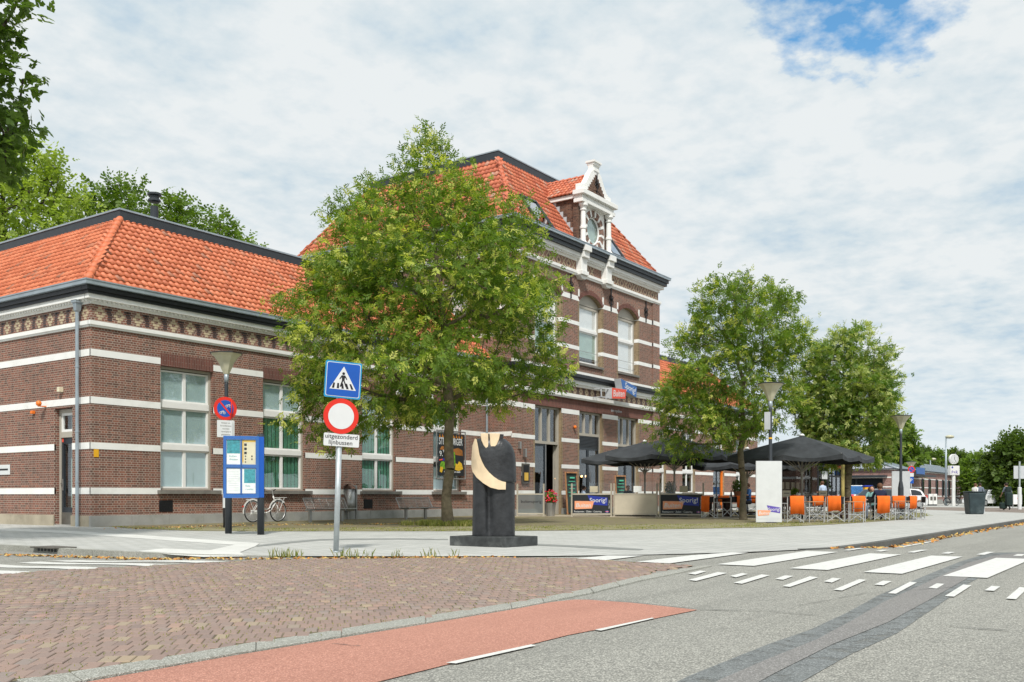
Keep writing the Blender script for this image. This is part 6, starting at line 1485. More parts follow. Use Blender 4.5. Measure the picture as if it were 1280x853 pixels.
# collar: two pale leaves of wood and the dark stub of the neck
def leaf_(pts, off, name, mat, th=0.10):
    mb = MB(); mb.prism([ctr + sx*((a-617)*k_) + n_*off + UP*((673-b)*k_+z0) for a, b in pts], n_*-th); return mb.build(name, mat, sc_, bevel=0.008)
relief2 = leaf_([(599.8, 545.6), (601, 554), (603.5, 560), (606.5, 564), (609.5, 565.5), (609.5, 545.2), (605, 545.2)], 0.275, 'collar_leaf', 'limewood')
leaf_([(611.0, 545.2), (612.5, 565.5), (616, 564), (620, 559.5), (622.8, 553), (624.3, 545.6), (618, 545.2)], 0.275, 'collar_leaf', 'limewood')
leaf_([(606.5, 545.5), (606, 565.5), (609.5, 566.5), (614, 566), (618, 562), (624, 556), (628.5, 551), (629.3, 546), (622, 545.3)], 0.17, 'neck', 'bronze_dark', 0.30)

# --- benches of steel mesh, litter bin
def bench(label, pl, pr, group):
    a = Vector((*pl, 0)); b = Vector((*pr, 0)); u = (b-a).normalized(); v = Vector((-u.y, u.x, 0))   # v points to the wall
    if v.y < 0: v = -v
    L = 2.05; c = (a+b)/2 + u*0.28; t = thing('bench', label, 'bench', (c.x, c.y, 0), group=group)
    s0 = c - u*L/2; s1 = c + u*L/2
    for p in (a, b):
        mb = MB(); mb.bar(p, p + UP*0.44, 0.12, 0.07, v); mb.bar(p - v*0.2 + UP*0.43, p + v*0.25 + UP*0.43, 0.05, 0.05); mb.build('leg', 'steel', t)
    mb = MB(); fr_ = 0.018
    q = [(-0.26, 0.47), (0.20, 0.45), (0.42, 0.86)]
    for s in (s0, s1): mb.path([s + v*x + UP*z for x, z in q], fr_, 8)
    for x, z in q: mb.tube(s0 + v*x + UP*z, s1 + v*x + UP*z, fr_, n=8)
    mb.build('frame', 'steel', t)
    mb = MB()
    for k in range(11): f = (k+0.5)/11; mb.tube(s0 + v*(-0.26+0.46*f) + UP*(0.465-0.02*f), s1 + v*(-0.26+0.46*f) + UP*(0.465-0.02*f), 0.006, n=4)
    for k in range(28): f = k/27; s = s0.lerp(s1, f); mb.tube(s - v*0.26 + UP*0.465, s + v*0.20 + UP*0.447, 0.004, n=4)
    mb.build('seat', 'steel', t)
    mb = MB()
    for k in range(9): f = (k+0.5)/9; mb.tube(s0 + v*(0.20+0.22*f) + UP*(0.45+0.41*f), s1 + v*(0.20+0.22*f) + UP*(0.45+0.41*f), 0.0055, n=4)
    for k in range(28): f = k/27; s = s0.lerp(s1, f); mb.tube(s + v*0.20 + UP*0.45, s + v*0.42 + UP*0.86, 0.0045 if k % 5 else 0.012, n=4)
    mb.build('backrest', 'steel', t)
bench('wire mesh steel bench left of the litter bin', (24.12, 25.6), (25.7, 25.6), 'steel benches along the facade')
bench('wire mesh steel bench just left of the front tree trunk', (29.2, 25.5), (30.4, 25.5), 'steel benches along the facade')
bx, by = spot(437.5, 38.3); t = thing('litter_bin', 'brushed steel cylindrical litter bin with a curved hood, by the facade', 'litter bin', (bx, by, 0))
mb = MB(); mb.lathe([(0.21, 0.35), (0.22, 0.36), (0.22, 1.20), (0.2, 1.2), (0.2, 0.4)], 20, (bx, by, 0), cap=False); mb.lathe([(0.21, 0.35), (0.0, 0.35)], 20, (bx, by, 0), cap=False); mb.build('barrel', 'steel', t, True)
mb = MB(); n = 9; c = Vector((bx, by, 1.20)); pts = []
for s in (-1, 1):
    for k in range(n+1): a = math.pi*(0.05 + 0.95*k/n); pts.append(c + RT*(0.25*-math.cos(a)*-1) + FW*(s*0.2) + UP*(0.24*math.sin(a)*0.9))
mb.add(pts, [(k, k+1, n+2+k, n+1+k) for k in range(n)]); mb.build('hood', 'steel', t)
mb = MB(); mb.tube(c - UP*0.02, c + UP*0.02, 0.2, n=18); mb.build('opening', 'sign_black', t)
mb = MB(); p = c + RT*0.25; mb.bar((p.x, p.y, 0), (p.x, p.y, 1.36), 0.06); mb.bar((bx-0.1, by, 0), (bx-0.1, by, 0.36), 0.06); mb.build('post', 'steel', t)

# --- bicycle (built at the origin, wheels along x, then stood by the wall)
def bicycle(label, loc, rz, colour='white_paint'):
    t = thing('bicycle', label, 'bicycle', loc, rz); R = 0.34; wb = 1.08
    for x in (0, wb):
        mb = MB(); mb.torus((x, 0, R+0.02), R, 0.020, 1, 36, 8); tw_ = mb.build('wheel', 'tyre', t, True, world=False)
        mb = MB(); mb.torus((x, 0, R+0.02), R-0.026, 0.012, 1, 36, 6); mb.build('rim', 'aluminium', tw_, world=False)
        mb = MB(); mb.tube((x, -0.05, R+0.02), (x, 0.05, R+0.02), 0.022)
        for k in range(18): a = k*2*math.pi/18; mb.tube((x, 0.02*(-1)**k, R+0.02), (x+(R-0.03)*math.cos(a), 0, R+0.02+(R-0.03)*math.sin(a)), 0.002, n=4, cap=False)
        mb.build('spokes', 'aluminium', tw_, world=False)
        mb = MB(); n = 14; r2 = R+0.045; P = [(x + r2*math.cos(a), 0, R+0.02 + r2*math.sin(a)) for a in (math.radians(-5 + (170 if x == 0 else 120)*k/n + (25 if x == 0 else 50)) for k in range(n+1))]
        for p, q in zip(P, P[1:]): mb.bar(p, q, 0.05, 0.006, (0, 1, 0) if False else (0, 1, 0))
        mb.build('mudguard', colour, t, world=False)
    H0 = (wb-0.22, 0, 0.86); H1 = (wb-0.13, 0, 0.62); BBk = (0.46, 0, 0.29); ST = (0.30, 0, 0.80)
    mb = MB(); mb.tube(H0, H1, 0.02); mb.path([H1, (0.80, 0, 0.42), (0.66, 0, 0.33), BBk], 0.019, 8); mb.path([(wb-0.16, 0, 0.70), (0.80, 0, 0.50), (0.62, 0, 0.42), (0.41, 0, 0.44)], 0.013, 8); mb.tube(BBk, ST, 0.017)
    for s in (-1, 1): mb.tube(BBk, (0, s*0.05, R+0.02), 0.011); mb.tube((0.31, s*0.01, 0.76), (0, s*0.05, R+0.02), 0.009); mb.path([H1, (wb-0.1, s*0.045, 0.56), (wb, s*0.05, R+0.02)], 0.012)
    mb.build('frame', colour, t, True, world=False)
    mb = MB(); mb.obox((0.23, 0.045, 0.33), (0.55, 0.03, 0.14), Matrix.Identity(3)); mb.build('chain_case', colour, t, world=False, bevel=0.012)
    mb = MB(); mb.tube((0.46, -0.09, 0.29), (0.46, 0.09, 0.29), 0.012); mb.bar((0.46, 0.09, 0.29), (0.55, 0.09, 0.14), 0.014); mb.bar((0.46, -0.09, 0.29), (0.37, -0.09, 0.44), 0.014); mb.box(0.50, 0.60, 0.09, 0.17, 0.125, 0.145); mb.box(0.32, 0.42, -0.17, -0.09, 0.435, 0.455); mb.build('crank', 'steel', t, world=False)
    mb = MB(); mb.tube(H0, (wb-0.25, 0, 1.02), 0.014); mb.path([(wb-0.45, 0.26, 1.02), (wb-0.30, 0.24, 1.08), (wb-0.22, 0.08, 1.06), (wb-0.25, 0, 1.03), (wb-0.22, -0.08, 1.06), (wb-0.30, -0.24, 1.08), (wb-0.45, -0.26, 1.02)], 0.011, 8); mb.build('handlebar', 'aluminium', t, world=False)
    mb = MB(); mb.tube((wb-0.46, 0.26, 1.02), (wb-0.34, 0.25, 1.075), 0.017); mb.tube((wb-0.46, -0.26, 1.02), (wb-0.34, -0.25, 1.075), 0.017); mb.build('grip', 'sign_black', t, world=False)
    mb = MB(); mb.tube(ST, (0.28, 0, 0.90), 0.013); mb.prism([(0.12, -0.1, 0.93), (0.12, 0.1, 0.93), (0.30, 0.04, 0.95), (0.42, 0.015, 0.95), (0.42, -0.015, 0.95), (0.30, -0.04, 0.95)], (0, 0, -0.05)); mb.build('saddle', 'dark_wood', t, world=False)
    mb = MB()
    for y in (-0.07, 0, 0.07): mb.tube((-0.22, y, 0.74), (0.22, y, 0.74), 0.007)
    for x in (-0.22, 0.0, 0.2): mb.tube((x, -0.07, 0.74), (x, 0.07, 0.74), 0.007)
    mb.tube((-0.18, 0.07, 0.74), (0, 0.06, 0.36), 0.006); mb.tube((-0.18, -0.07, 0.74), (0, -0.06, 0.36), 0.006); mb.build('rear_rack', colour, t, world=False)
    mb = MB()
    for y in (-0.14, -0.05, 0.05, 0.14): mb.tube((wb-0.12, y, 0.80), (wb+0.26, y, 0.80), 0.007)
    for x in (wb-0.12, wb+0.07, wb+0.26): mb.tube((x, -0.14, 0.80), (x, 0.14, 0.80), 0.007)
    for s in (-1, 1): mb.tube((wb+0.18, s*0.1, 0.80), (wb, s*0.06, 0.36), 0.007)
    mb.build('front_rack', colour, t, world=False)
    mb = MB(); mb.ball((-R-0.06, 0, 0.52), 0.03); mb.build('rear_light', 'lamp_red', t, world=False)
    return t
bicycle('white town bicycle with a front rack, leaning by the facade under a window', (22.62, 26.90, 0.0), math.radians(1.5)).scale = (1.1, 1.1, 1.1)
# --- burger poster tied in front of the window behind the tree
fp = Fr('S', WY - 0.14); a, b, z0_, z1_ = 33.25, 35.35, 1.72, 3.88
t = thing('poster', 'black burger poster tied to a frame before the window behind the tree trunk', 'poster', (34.3, WY-0.15, 1.7))
mb = MB()
for p, q in (((a, z0_), (b, z0_)), ((b, z0_), (b, z1_)), ((b, z1_), (a, z1_)), ((a, z1_), (a, z0_))): mb.tube(fp.pt(p[0], 0, p[1]), fp.pt(q[0], 0, q[1]), 0.03, n=8)
mb.build('frame', 'steel', t)
mb = MB(); fp.box(mb, a+0.1, b-0.12, -0.02, -0.01, z0_+0.14, z1_-0.12); sh = mb.build('sheet', 'banner_black', t)
def bl_(pts, mat, name, d=-0.024, d1=-0.021):
    mb = MB(); fp.prism(mb, pts, d, d1); mb.build(name, mat, sh)
bt = text('STEAKBURGER', 0.44, fp.pt(a+0.14, -0.026, z1_-0.62), (1, 0, 0), (0, 0, 1), 'sign_white', sh, bold=0.014); bw = max(v.co.x for v in bt.data.vertices) - a - 0.14
bt.data.transform(Matrix.Translation((a+0.14, 0, 0)) @ Matrix.Scale((b-a-0.38)/bw, 4, (1, 0, 0)) @ Matrix.Translation((-a-0.14, 0, 0)))
text('9.', 0.34, fp.pt(a+0.17, -0.026, z1_-1.15), (1, 0, 0), (0, 0, 1), 'sign_white', sh, bold=0.01); text('99', 0.17, fp.pt(a+0.42, -0.026, z1_-0.98), (1, 0, 0), (0, 0, 1), 'sign_white', sh, bold=0.005)
plain('burger_brown', (0.42, 0.16, 0.03), 0.5, vary=0.7, scale=6, fine=40, bump=0); plain('salad_green', (0.18, 0.42, 0.02), 0.5, vary=0.6, scale=9, bump=0); plain('fries', (0.85, 0.5, 0.03), 0.5, vary=0.3, scale=20, bump=0); plain('flame', (0.75, 0.25, 0.02), 0.5, vary=0.6, scale=10, bump=0)
for k in range(9): x = a+0.15+k*0.2; bl_([(x, z1_-0.3), (x+0.14, z1_-0.3), (x+0.05, z1_-0.15)], 'flame', 'print')
bl_([(a+1.1, z1_-1.05), (a+1.2, z1_-0.8), (a+1.55, z1_-0.74), (a+1.85, z1_-0.85), (a+1.9, z1_-1.1)], 'burger_brown', 'print'); bl_([(a+0.2, z1_-0.85), (a+0.35, z1_-0.7), (a+0.7, z1_-0.72), (a+0.7, z1_-0.9)], 'burger_brown', 'print')
bl_([(a+1.0, z1_-1.3), (a+1.15, z1_-0.9), (a+1.28, z1_-0.95), (a+1.34, z1_-1.5), (a+1.2, z1_-1.7)], 'salad_green', 'print', -0.027); bl_([(a+0.2, z1_-1.6), (a+0.3, z1_-1.4), (a+0.6, z1_-1.38), (a+0.75, z1_-1.5), (a+0.7, z1_-1.75), (a+0.4, z1_-1.72)], 'salad_green', 'print')
bl_([(a+1.3, z1_-1.75), (a+1.35, z1_-1.45), (a+1.5, z1_-1.5), (a+1.6, z1_-1.35), (a+1.8, z1_-1.45), (a+1.9, z1_-1.7), (a+1.6, z1_-1.8)], 'fries', 'print'); bl_([(a+0.2, z1_-1.85), (a+0.25, z1_-1.62), (a+0.45, z1_-1.66), (a+0.35, z1_-1.9)], 'fries', 'print', -0.027)
bl_([(a+0.16, z1_-1.36), (a+0.4, z1_-1.33), (a+0.4, z1_-1.27), (a+0.16, z1_-1.3)], 'brand_red', 'print'); bl_([(a+0.42, z1_-1.36), (a+0.66, z1_-1.33), (a+0.6, z1_-1.22), (a+0.4, z1_-1.26)], 'brand_blue', 'print')
text('met frites', 0.12, fp.pt(a+0.5, -0.026, z0_+0.28), (1, 0, 0), (0, 0, 1), 'sign_white', sh, bold=0.004); text('en salade', 0.12, fp.pt(a+1.25, -0.026, z0_+0.28), (1, 0, 0), (0, 0, 1), 'sign_white', sh, bold=0.004)
mb = MB()
for k in range(7):
    for s, x in ((1, a), (-1, b)): z = z0_+0.2+k*0.29; mb.bar(fp.pt(x, -0.01, z), fp.pt(x+s*0.12, -0.015, z), 0.012)
mb.build('tie', 'sign_black', t)

# ================================================================== THE TERRACE
# --- wind screens
def screen(label, pxl, pxr, Dl, Dr, kind, group='wind screens round the terrace'):
    a = Vector((*spot(pxl, Dl), 0)); b = Vector((*spot(pxr, Dr), 0)); u = (b-a).normalized(); n_ = Vector((u.y, -u.x, 0)); L = (b-a).length; M_ = Matrix((u, -n_, UP)).transposed(); c = (a+b)/2
    if n_.dot(FW) > 0: n_ = -n_
    M_ = Matrix((u, -n_, UP)).transposed(); t = thing('wind_screen', label, 'wind screen', (c.x, c.y, 0), group=group)
    for p in (a + u*0.03, b - u*0.03):
        mb = MB(); mb.bar(p, p + UP*1.5, 0.06); mb.obox(p + UP*0.01, (0.12, 0.3, 0.02), M_); mb.build('post', 'frame_sand', t)
    mb = MB()
    for z in (0.12, 1.02): mb.obox(c + UP*z, (L-0.12, 0.05, 0.06), M_)
    mb.build('rail', 'frame_sand', t)
    mb = MB(); mb.obox(c + UP*0.57, (L-0.121, 0.02, 0.84), M_); p_ = mb.build('panel', {'black': 'banner_black', 'sand': 'banner_sand', 'glass': 'pane_frost'}[kind], t)
    mb = MB(); mb.obox(c + UP*1.30, (L-0.121, 0.012, 0.50), M_); mb.build('glass', 'pane_clear', t)
    F = lambda x, z, d=0.014: c + u*x + UP*z + n_*d
    if kind == 'black':
        s_ = L/2.0
        def quad(pts, mat, d, name='print'): mb = MB(); mb.prism([F(x*s_, z, d) for x, z in pts], n_*0.003); mb.build(name, mat, p_)
        quad([(-0.20, 0.97), (0.78, 0.86), (0.78, 0.50), (-0.02, 0.55)], 'brand_blue', 0.012)
        quad([(-0.83, 0.71), (0.12, 0.70), (0.02, 0.37), (-0.83, 0.34)], 'faded_orange', 0.017)
        text('Sporig!', 0.30*s_, F(-0.10*s_, 0.655, 0.018), u, UP, 'sign_white', p_, bold=0.006); text('Buiten', 0.29*s_, F(-0.79*s_, 0.43, 0.022), u, UP, 'sign_white', p_, bold=0.006, shear=0.2)
        text('Restaurant · Zalen · Catering', 0.115*s_, F(-0.86*s_, 0.20, 0.016), u, UP, 'sign_white', p_, bold=0.002)
        text('Open 7 dagen', 0.075*s_, F(0.88*s_, 0.36, 0.016), UP, -u, 'sign_white', p_, bold=0.001)
        quad([(0.68, 0.27), (0.84, 0.27), (0.84, 0.19), (0.68, 0.19)], 'sign_blue', 0.015); quad([(0.68, 0.242), (0.84, 0.242), (0.84, 0.218), (0.68, 0.218)], 'brand_red', 0.019); quad([(0.745, 0.27), (0.775, 0.27), (0.775, 0.19), (0.745, 0.19)], 'sign_white', 0.0185)
    elif kind == 'glass': text('buitensporig', 0.19, F(-0.45, 0.62), u, UP, 'sign_black', p_, bold=0.003)
    mb = MB(); mb.obox(c + u*0.1 + UP*1.24 + n_*0.03, (0.36 if kind != 'glass' else 0.01, 0.012, 0.28 if kind != 'glass' else 0.01), M_)
    if kind != 'glass': mb.build('notice', 'kraft' if kind == 'black' else 'paper', t)
    return t
screen('frosted glass wind screen lettered buitensporig, beside the open entrance', 646, 680.5, 44.2, 44.0, 'glass')
screen('black banner wind screen nearest the open entrance, with the red and blue logo', 714, 765, 43.4, 43.2, 'black')
screen('plain sand-coloured wind screen between the two black banners', 767, 822, 43.2, 42.6, 'sand')
screen('black banner wind screen nearest the outdoor chairs, with the red and blue logo', 824, 880, 42.6, 42.0, 'black')
# --- parasols
def parasol(label, px, D, S, H_, E_, group):
    x, y = spot(px, D); t = thing('parasol', label, 'parasol', (x, y, 0), math.radians(0), group)
    mb = MB(); mb.tube((0, 0, 0.05), (0, 0, H_-0.05), 0.045, n=12); mb.build('pole', 'pole_sand', t, True, world=False)
    mb = MB(); mb.box(-0.45, 0.45, -0.45, 0.45, 0.0, 0.09); mb.lathe([(0.08, 0.09), (0.06, 0.4)], 12); mb.build('base', 'anthracite', t, world=False, bevel=0.01)
    h = S/2; mb = MB(); n = 6; rings = []
    # eight ribs, cloth sagging a little between them
    rim = []
    for k in range(8):
        a0 = [(h, 0), (h, h), (0, h), (-h, h), (-h, 0), (-h, -h), (0, -h), (h, -h)]; p, q = a0[k], a0[(k+1) % 8]
        for j in range(n): f = j/n; rim.append((p[0]*(1-f)+q[0]*f, p[1]*(1-f)+q[1]*f, math.sin(math.pi*f)))
    m = len(rim); v = []; lv = 7
    for r in range(lv+1):
        f = r/lv
        for (X, Y, sg) in rim: z = H_ - (H_-E_)*(f**0.92) + 0.09*math.sin(math.pi*f)*0.5 - 0.15*sg*f*f; v.append((X*f*(1 - 0.035*sg*f), Y*f*(1 - 0.035*sg*f), z))
    mb.add(v, [(r*m+i, r*m+(i+1) % m, (r+1)*m+(i+1) % m, (r+1)*m+i) for r in range(lv) for i in range(m)])
    can = mb.build('canopy', 'canvas_black', t, world=False)
    mb = MB(); v = []
    for r in range(3):
        for i, (X, Y, sg) in enumerate(rim): w_ = 0.02*math.sin(i*2.1)*r; v.append((X*(1-0.035*sg) + w_*0.6, Y*(1-0.035*sg) + w_*0.6, E_ - 0.15*sg - 0.10*r + 0.03*sg*r))
    mb.add(v, [(r*m+i, r*m+(i+1) % m, (r+1)*m+(i+1) % m, (r+1)*m+i) for r in range(2) for i in range(m)]); mb.build('valance', 'canvas_black', t, world=False)
    for k in range(8):
        a0 = [(h, 0), (h, h), (0, h), (-h, h), (-h, 0), (-h, -h), (0, -h), (h, -h)][k]
        mb = MB(); mb.bar((0.04*a0[0]/h, 0.04*a0[1]/h, H_-0.1), (a0[0]*0.985, a0[1]*0.985, E_+0.0), 0.03, 0.022); rb = mb.build('rib', 'pole_sand', t, world=False)
        mb = MB(); f = 0.52; mb.bar((0.03*a0[0]/h, 0.03*a0[1]/h, E_-0.62), (a0[0]*f, a0[1]*f, H_ - (H_-E_)*f - 0.04), 0.032, 0.032); mb.build('strut', 'pole_sand', rb, world=False)
    mb = MB(); mb.lathe([(0.075, 0), (0.075, 0.12)], 12, (0, 0, E_-0.70)); mb.build('runner', 'pole_sand', t, world=False)
    mb = MB(); mb.lathe([(0.10, 0), (0.11, 0.03), (0.04, 0.09)], 12, (0, 0, H_-0.01)); mb.build('finial', 'white_paint', t, world=False)
    return t
PG = 'black parasols over the terrace'
parasol('black parasol nearest the shop fronts, leftmost of the row', 806, 45.6, 4.4, 3.52, 2.68, PG)
parasol('black parasol over the right-hand banner wind screen', 843, 43.6, 4.6, 3.66, 2.76, PG)
parasol('black parasol half hidden behind the white banner and the loose tree', 934, 47.0, 4.0, 3.25, 2.45, PG)
parasol('large black parasol rising right of the white banner over the orange chairs', 1002.5, 39.5, 4.6, 3.42, 2.55, PG)
# --- white banners
plain('banner_white', (0.62, 0.64, 0.64), 0.5, vary=0.04); plain('roof_seam', (0.22, 0.26, 0.29), 0.5, vary=0.04)
def white_banner(label, px, D, printed):
    x, y = spot(px, D); sx, n_ = vec_face(TOCAM + math.radians(2)); c = Vector((x, y, 0)); M_ = Matrix((sx, -n_, UP)).transposed(); t = thing('banner', label, 'banner', (x, y, 0), group='tall white banners')
    mb = MB(); mb.obox(c + UP*1.09, (0.90, 0.05, 2.12), M_); p_ = mb.build('sheet', 'sign_grey' if not printed else 'banner_white', t, bevel=0.004)
    mb = MB(); mb.obox(c + UP*1.09, (0.92, 0.03, 2.14), M_); mb.build('frame', 'aluminium', t)
    mb = MB(); mb.obox(c + sx*0.05 - n_*0.0 + UP*0.015, (0.3, 0.5, 0.03), M_); mb.build('foot', 'sign_black', t)
    if printed:
        F = lambda a, z, d: c + sx*a + UP*z + n_*d
        for pts, m_, d in (([(-0.08, 0.62), (0.40, 0.54), (0.39, 0.34), (0.0, 0.40)], 'faded_violet', 0.027), ([(-0.40, 0.45), (0.05, 0.44), (0.0, 0.28), (-0.39, 0.25)], 'faded_orange', 0.031)):
            mb = MB(); mb.prism([F(a, z, d) for a, z in pts], n_*0.003); mb.build('print', m_, p_)
        text('Sporig!', 0.15, F(-0.03, 0.43, 0.031), sx, UP, 'sign_white', p_, ext=0.002, bold=0.003); text('Buiten', 0.15, F(-0.37, 0.30, 0.035), sx, UP, 'sign_white', p_, ext=0.002, shear=0.2, bold=0.003)
        text('eten en drinken', 0.125, F(-0.41, 0.13, 0.027), sx, UP, 'pale_grey_print', p_, ext=0.002, bold=0.001)
white_banner('tall white banner with a small Buiten Sporig logo, in front of the parasols', 961, 33.4, True)
white_banner('blank pale grey banner behind the black street lamp', 1126, 47.5, False)

# --- director's chairs, folded blankets, tables
def chair_proto():
    t = thing('director_chair', 'x', 'chair', (0, 0, 0)); w2, d2 = 0.28, 0.22
    mb = MB()
    for s in (-1, 1):
        mb2 = MB(); mb2.bar((s*w2, -d2, 0.02), (s*w2, d2, 0.02), 0.028); mb2.bar((s*w2, -d2, 0.0), (s*w2, -d2, 0.66), 0.026); mb2.bar((s*w2, d2, 0.0), (s*w2, d2+0.05, 0.92), 0.026); mb2.bar((s*w2, -d2-0.02, 0.66), (s*w2, d2+0.02, 0.66), 0.045, 0.022); mb2.bar((s*w2, -d2, 0.30), (s*w2, d2, 0.30), 0.018); mb2.build('side_frame', 'aluminium', t, world=False)
    for y in (-d2, d2):
        mb2 = MB(); mb2.bar((-w2, y, 0.05), (w2, y*0.98, 0.44), 0.024); mb2.bar((w2, y, 0.05), (-w2, y*0.98, 0.44), 0.024); mb2.build('cross_leg', 'aluminium', t, world=False)
    mb = MB(); v = []
    for i in range(7):
        f = i/6*2-1
        for y in (-d2, d2): v.append((f*w2, y, 0.455 - 0.035*(1-f*f)))
    mb.add(v, [(2*i, 2*i+2, 2*i+3, 2*i+1) for i in range(6)]); mb.build('seat', 'chair_black', t, world=False)
    mb = MB(); v = []
    for i in range(7):
        f = i/6*2-1
        for z in (0.66, 0.91): v.append((f*(w2+0.01), d2+0.055 + 0.03*(1-f*f) - (0.91-z)*0.1, z))
    mb.add(v, [(2*i, 2*i+2, 2*i+3, 2*i+1) for i in range(6)]); mb.add([(x, y+0.006, z) for x, y, z in v], [(2*i, 2*i+1, 2*i+3, 2*i+2) for i in range(6)]); mb.build('backrest', 'chair_black', t, world=False); return t
cp = chair_proto(); first = [True]
def put_chair(px, D, face, label, seat_z=1.0):
    x, y = spot(px, D); rz = TOCAM + math.radians(face) + math.pi/2   # face 0: sitter looks at the street corner
    if first[0]: o = cp; first[0] = False; o.location = (x, y, 0); o.rotation_euler = (0, 0, rz); o['label'] = label; o['group'] = 'folding director chairs on the terrace'
    else: o = dup(cp, (x, y, 0), rz, label, 'folding director chairs on the terrace')
    return o
def put_blanket(px, D, face, label, w0=-0.27, w1=0.27, back=0.30, front=0.28, seed=1):
    """orange fleece folded over a chair back"""
    x, y = spot(px, D); rz = TOCAM + math.radians(face) + math.pi/2; rg = random.Random(seed); mb = MB(); n = 9; prof = [(-0.03, 0.92-front), (-0.025, 0.80), (0.0, 0.925), (0.055, 0.945), (0.105, 0.92), (0.115, 0.80), (0.12, 0.93-back)]
    v = []; ph = rg.random()*6
    for j, (dy, z) in enumerate(prof):
        for i in range(n):
            f = i/(n-1); X = w0 + (w1-w0)*f; v.append((X + 0.01*math.sin(j*2+ph), 0.245 + dy*0.85 + 0.012*math.sin(f*11+ph+j*0.4), z + (0.02*math.sin(f*5+ph) if j in (0, 6) else 0)))
    mb.add(v, [(j*n+i, j*n+i+1, (j+1)*n+i+1, (j+1)*n+i) for j in range(len(prof)-1) for i in range(n-1)])
    me = mb.mesh('blanket', 'blanket', True); o = link('blanket', me); o.location = (x, y, 0); o.rotation_euler = (0, 0, rz); o['label'] = label; o['category'] = 'blanket'; o['group'] = 'orange blankets over the chair backs'
    sm = o.modifiers.new('t', 'SOLIDIFY'); sm.thickness = 0.014; return o
CH = [  # px, distance, facing, where, blanket (w0, w1, back, front) or None
    (992.5, 33.6, 176, 'nearest the white banner in the front row', (-0.27, 0.20, 0.62, 0.28)),
    (1019, 35.2, 180, 'behind the first small table', (-0.20, 0.20, 0.34, 0.25)),
    (1045, 33.9, 160, 'between the two small tables of the front row', (-0.17, 0.26, 0.52, 0.28)),
    (1069, 35.0, 182, 'behind the second small table of the front row', (-0.24, 0.24, 0.55, 0.28)),
    (1100, 36.8, 178, 'under the man in navy', (-0.26, 0.22, 0.64, 0.10)),
    (1090.5, 39.2, 140, 'under the diner in pale green', None),
    (1119, 39.4, 185, 'right of the man in navy', (-0.27, 0.27, 0.50, 0.28)),
    (1133, 38.0, 200, 'next to last at the right end', (-0.22, 0.14, 0.48, 0.25)),
    (1146, 38.6, 265, 'last at the right end, standing side-on', None),
    (887, 41.0, 150, 'just past the right-hand banner screen', (-0.10, 0.26, 0.66, 0.30)),
    (903, 44.5, 178, 'behind the table by the tree trunk', (-0.25, 0.25, 0.28, 0.25)),
    (913.5, 42.0, 215, 'left of the loose tree trunk, half turned', (-0.27, -0.02, 0.50, 0.25)),
    (939, 44.5, 180, 'between the loose tree trunk and the white banner', (-0.27, 0.22, 0.32, 0.25)),
    (1007, 37.6, 30, 'in the second row left of the pole', (-0.27, -0.08, 0.28, 0.3)),
    (1031, 37.6, -20, 'in the second row right of the pole', (-0.15, 0.15, 0.2, 0.35)),
    (978, 36.5, 100, 'tucked just behind the white banner, side-on', None)]
for i, (px, D, fc, where, bk) in enumerate(CH):
    put_chair(px, D, fc, 'black folding chair with aluminium frame, ' + where)
    if bk: put_blanket(px, D, fc, 'orange blanket over the chair ' + where, *bk, seed=i)
def small_table(label, px, D, w_=0.7, h=0.75, mat='table_wood', group='small wooden-topped tables'):
    x, y = spot(px, D); t = thing('cafe_table', label, 'table', (x, y, 0), TOCAM + 0.25, group)
    mb = MB(); mb.box(-w_/2, w_/2, -w_/2, w_/2, h-0.03, h); mb.build('tabletop', mat, t, world=False, bevel=0.006)
    for sx_ in (-1, 1):
        for sy in (-1, 1): mb = MB(); mb.bar((sx_*(w_/2-0.06), sy*(w_/2-0.06), 0), (sx_*(w_/2-0.06), sy*(w_/2-0.06), h-0.03), 0.026); mb.build('leg', 'aluminium', t, world=False)
    mb = MB()
    for s in (-1, 1): mb.bar((s*(w_/2-0.06), -w_/2+0.06, 0.3), (s*(w_/2-0.06), w_/2-0.06, 0.3), 0.02); mb.bar((-w_/2+0.06, s*(w_/2-0.06), 0.5), (w_/2-0.06, s*(w_/2-0.06), 0.5), 0.02)
    mb.build('brace', 'aluminium', t, world=False)
small_table('small wooden-topped table in the front row, nearest the white banner', 1015, 34.0)
small_table('small wooden-topped table in the front row, left of the man in navy', 1064, 33.9)
small_table('small wooden-topped table in front of the far orange chairs', 1121, 37.5)
small_table('small wooden-topped table at the right end of the terrace', 1141, 39.3, 0.6)
def picnic(label, px, D, L=2.0, h=0.78):
    x, y = spot(px, D); t = thing('picnic_table', label, 'table', (x, y, 0), AX - math.pi/2 + 0.1, 'dark wooden tables')
    for k in range(5): mb = MB(); mb.box(-L/2, L/2, -0.40+k*0.16, -0.40+k*0.16+0.148, h-0.045, h); mb.build('plank', 'dark_wood', t, world=False)
    for s in (-1, 1):
        mb = MB(); mb.bar((s*(L/2-0.25), -0.3, 0), (s*(L/2-0.25), -0.3, h-0.045), 0.11); mb.build('leg', 'dark_wood', t, world=False)
        mb = MB(); mb.bar((s*(L/2-0.25), 0.3, 0), (s*(L/2-0.25), 0.3, h-0.045), 0.11); mb.build('leg', 'dark_wood', t, world=False)
    mb = MB(); mb.bar((-L/2+0.25, 0, 0.2), (L/2-0.25, 0, 0.2), 0.08); mb.build('stretcher', 'dark_wood', t, world=False)
picnic('dark wooden table behind the loose tree trunk', 931, 42.8, 2.0, 0.86)
picnic('dark wooden table behind the front row, under the big parasol', 1018, 39.0, 3.0, 0.90)
picnic('dark wooden table left of the loose tree trunk, by the draped chair', 899, 42.8, 1.1, 0.84)
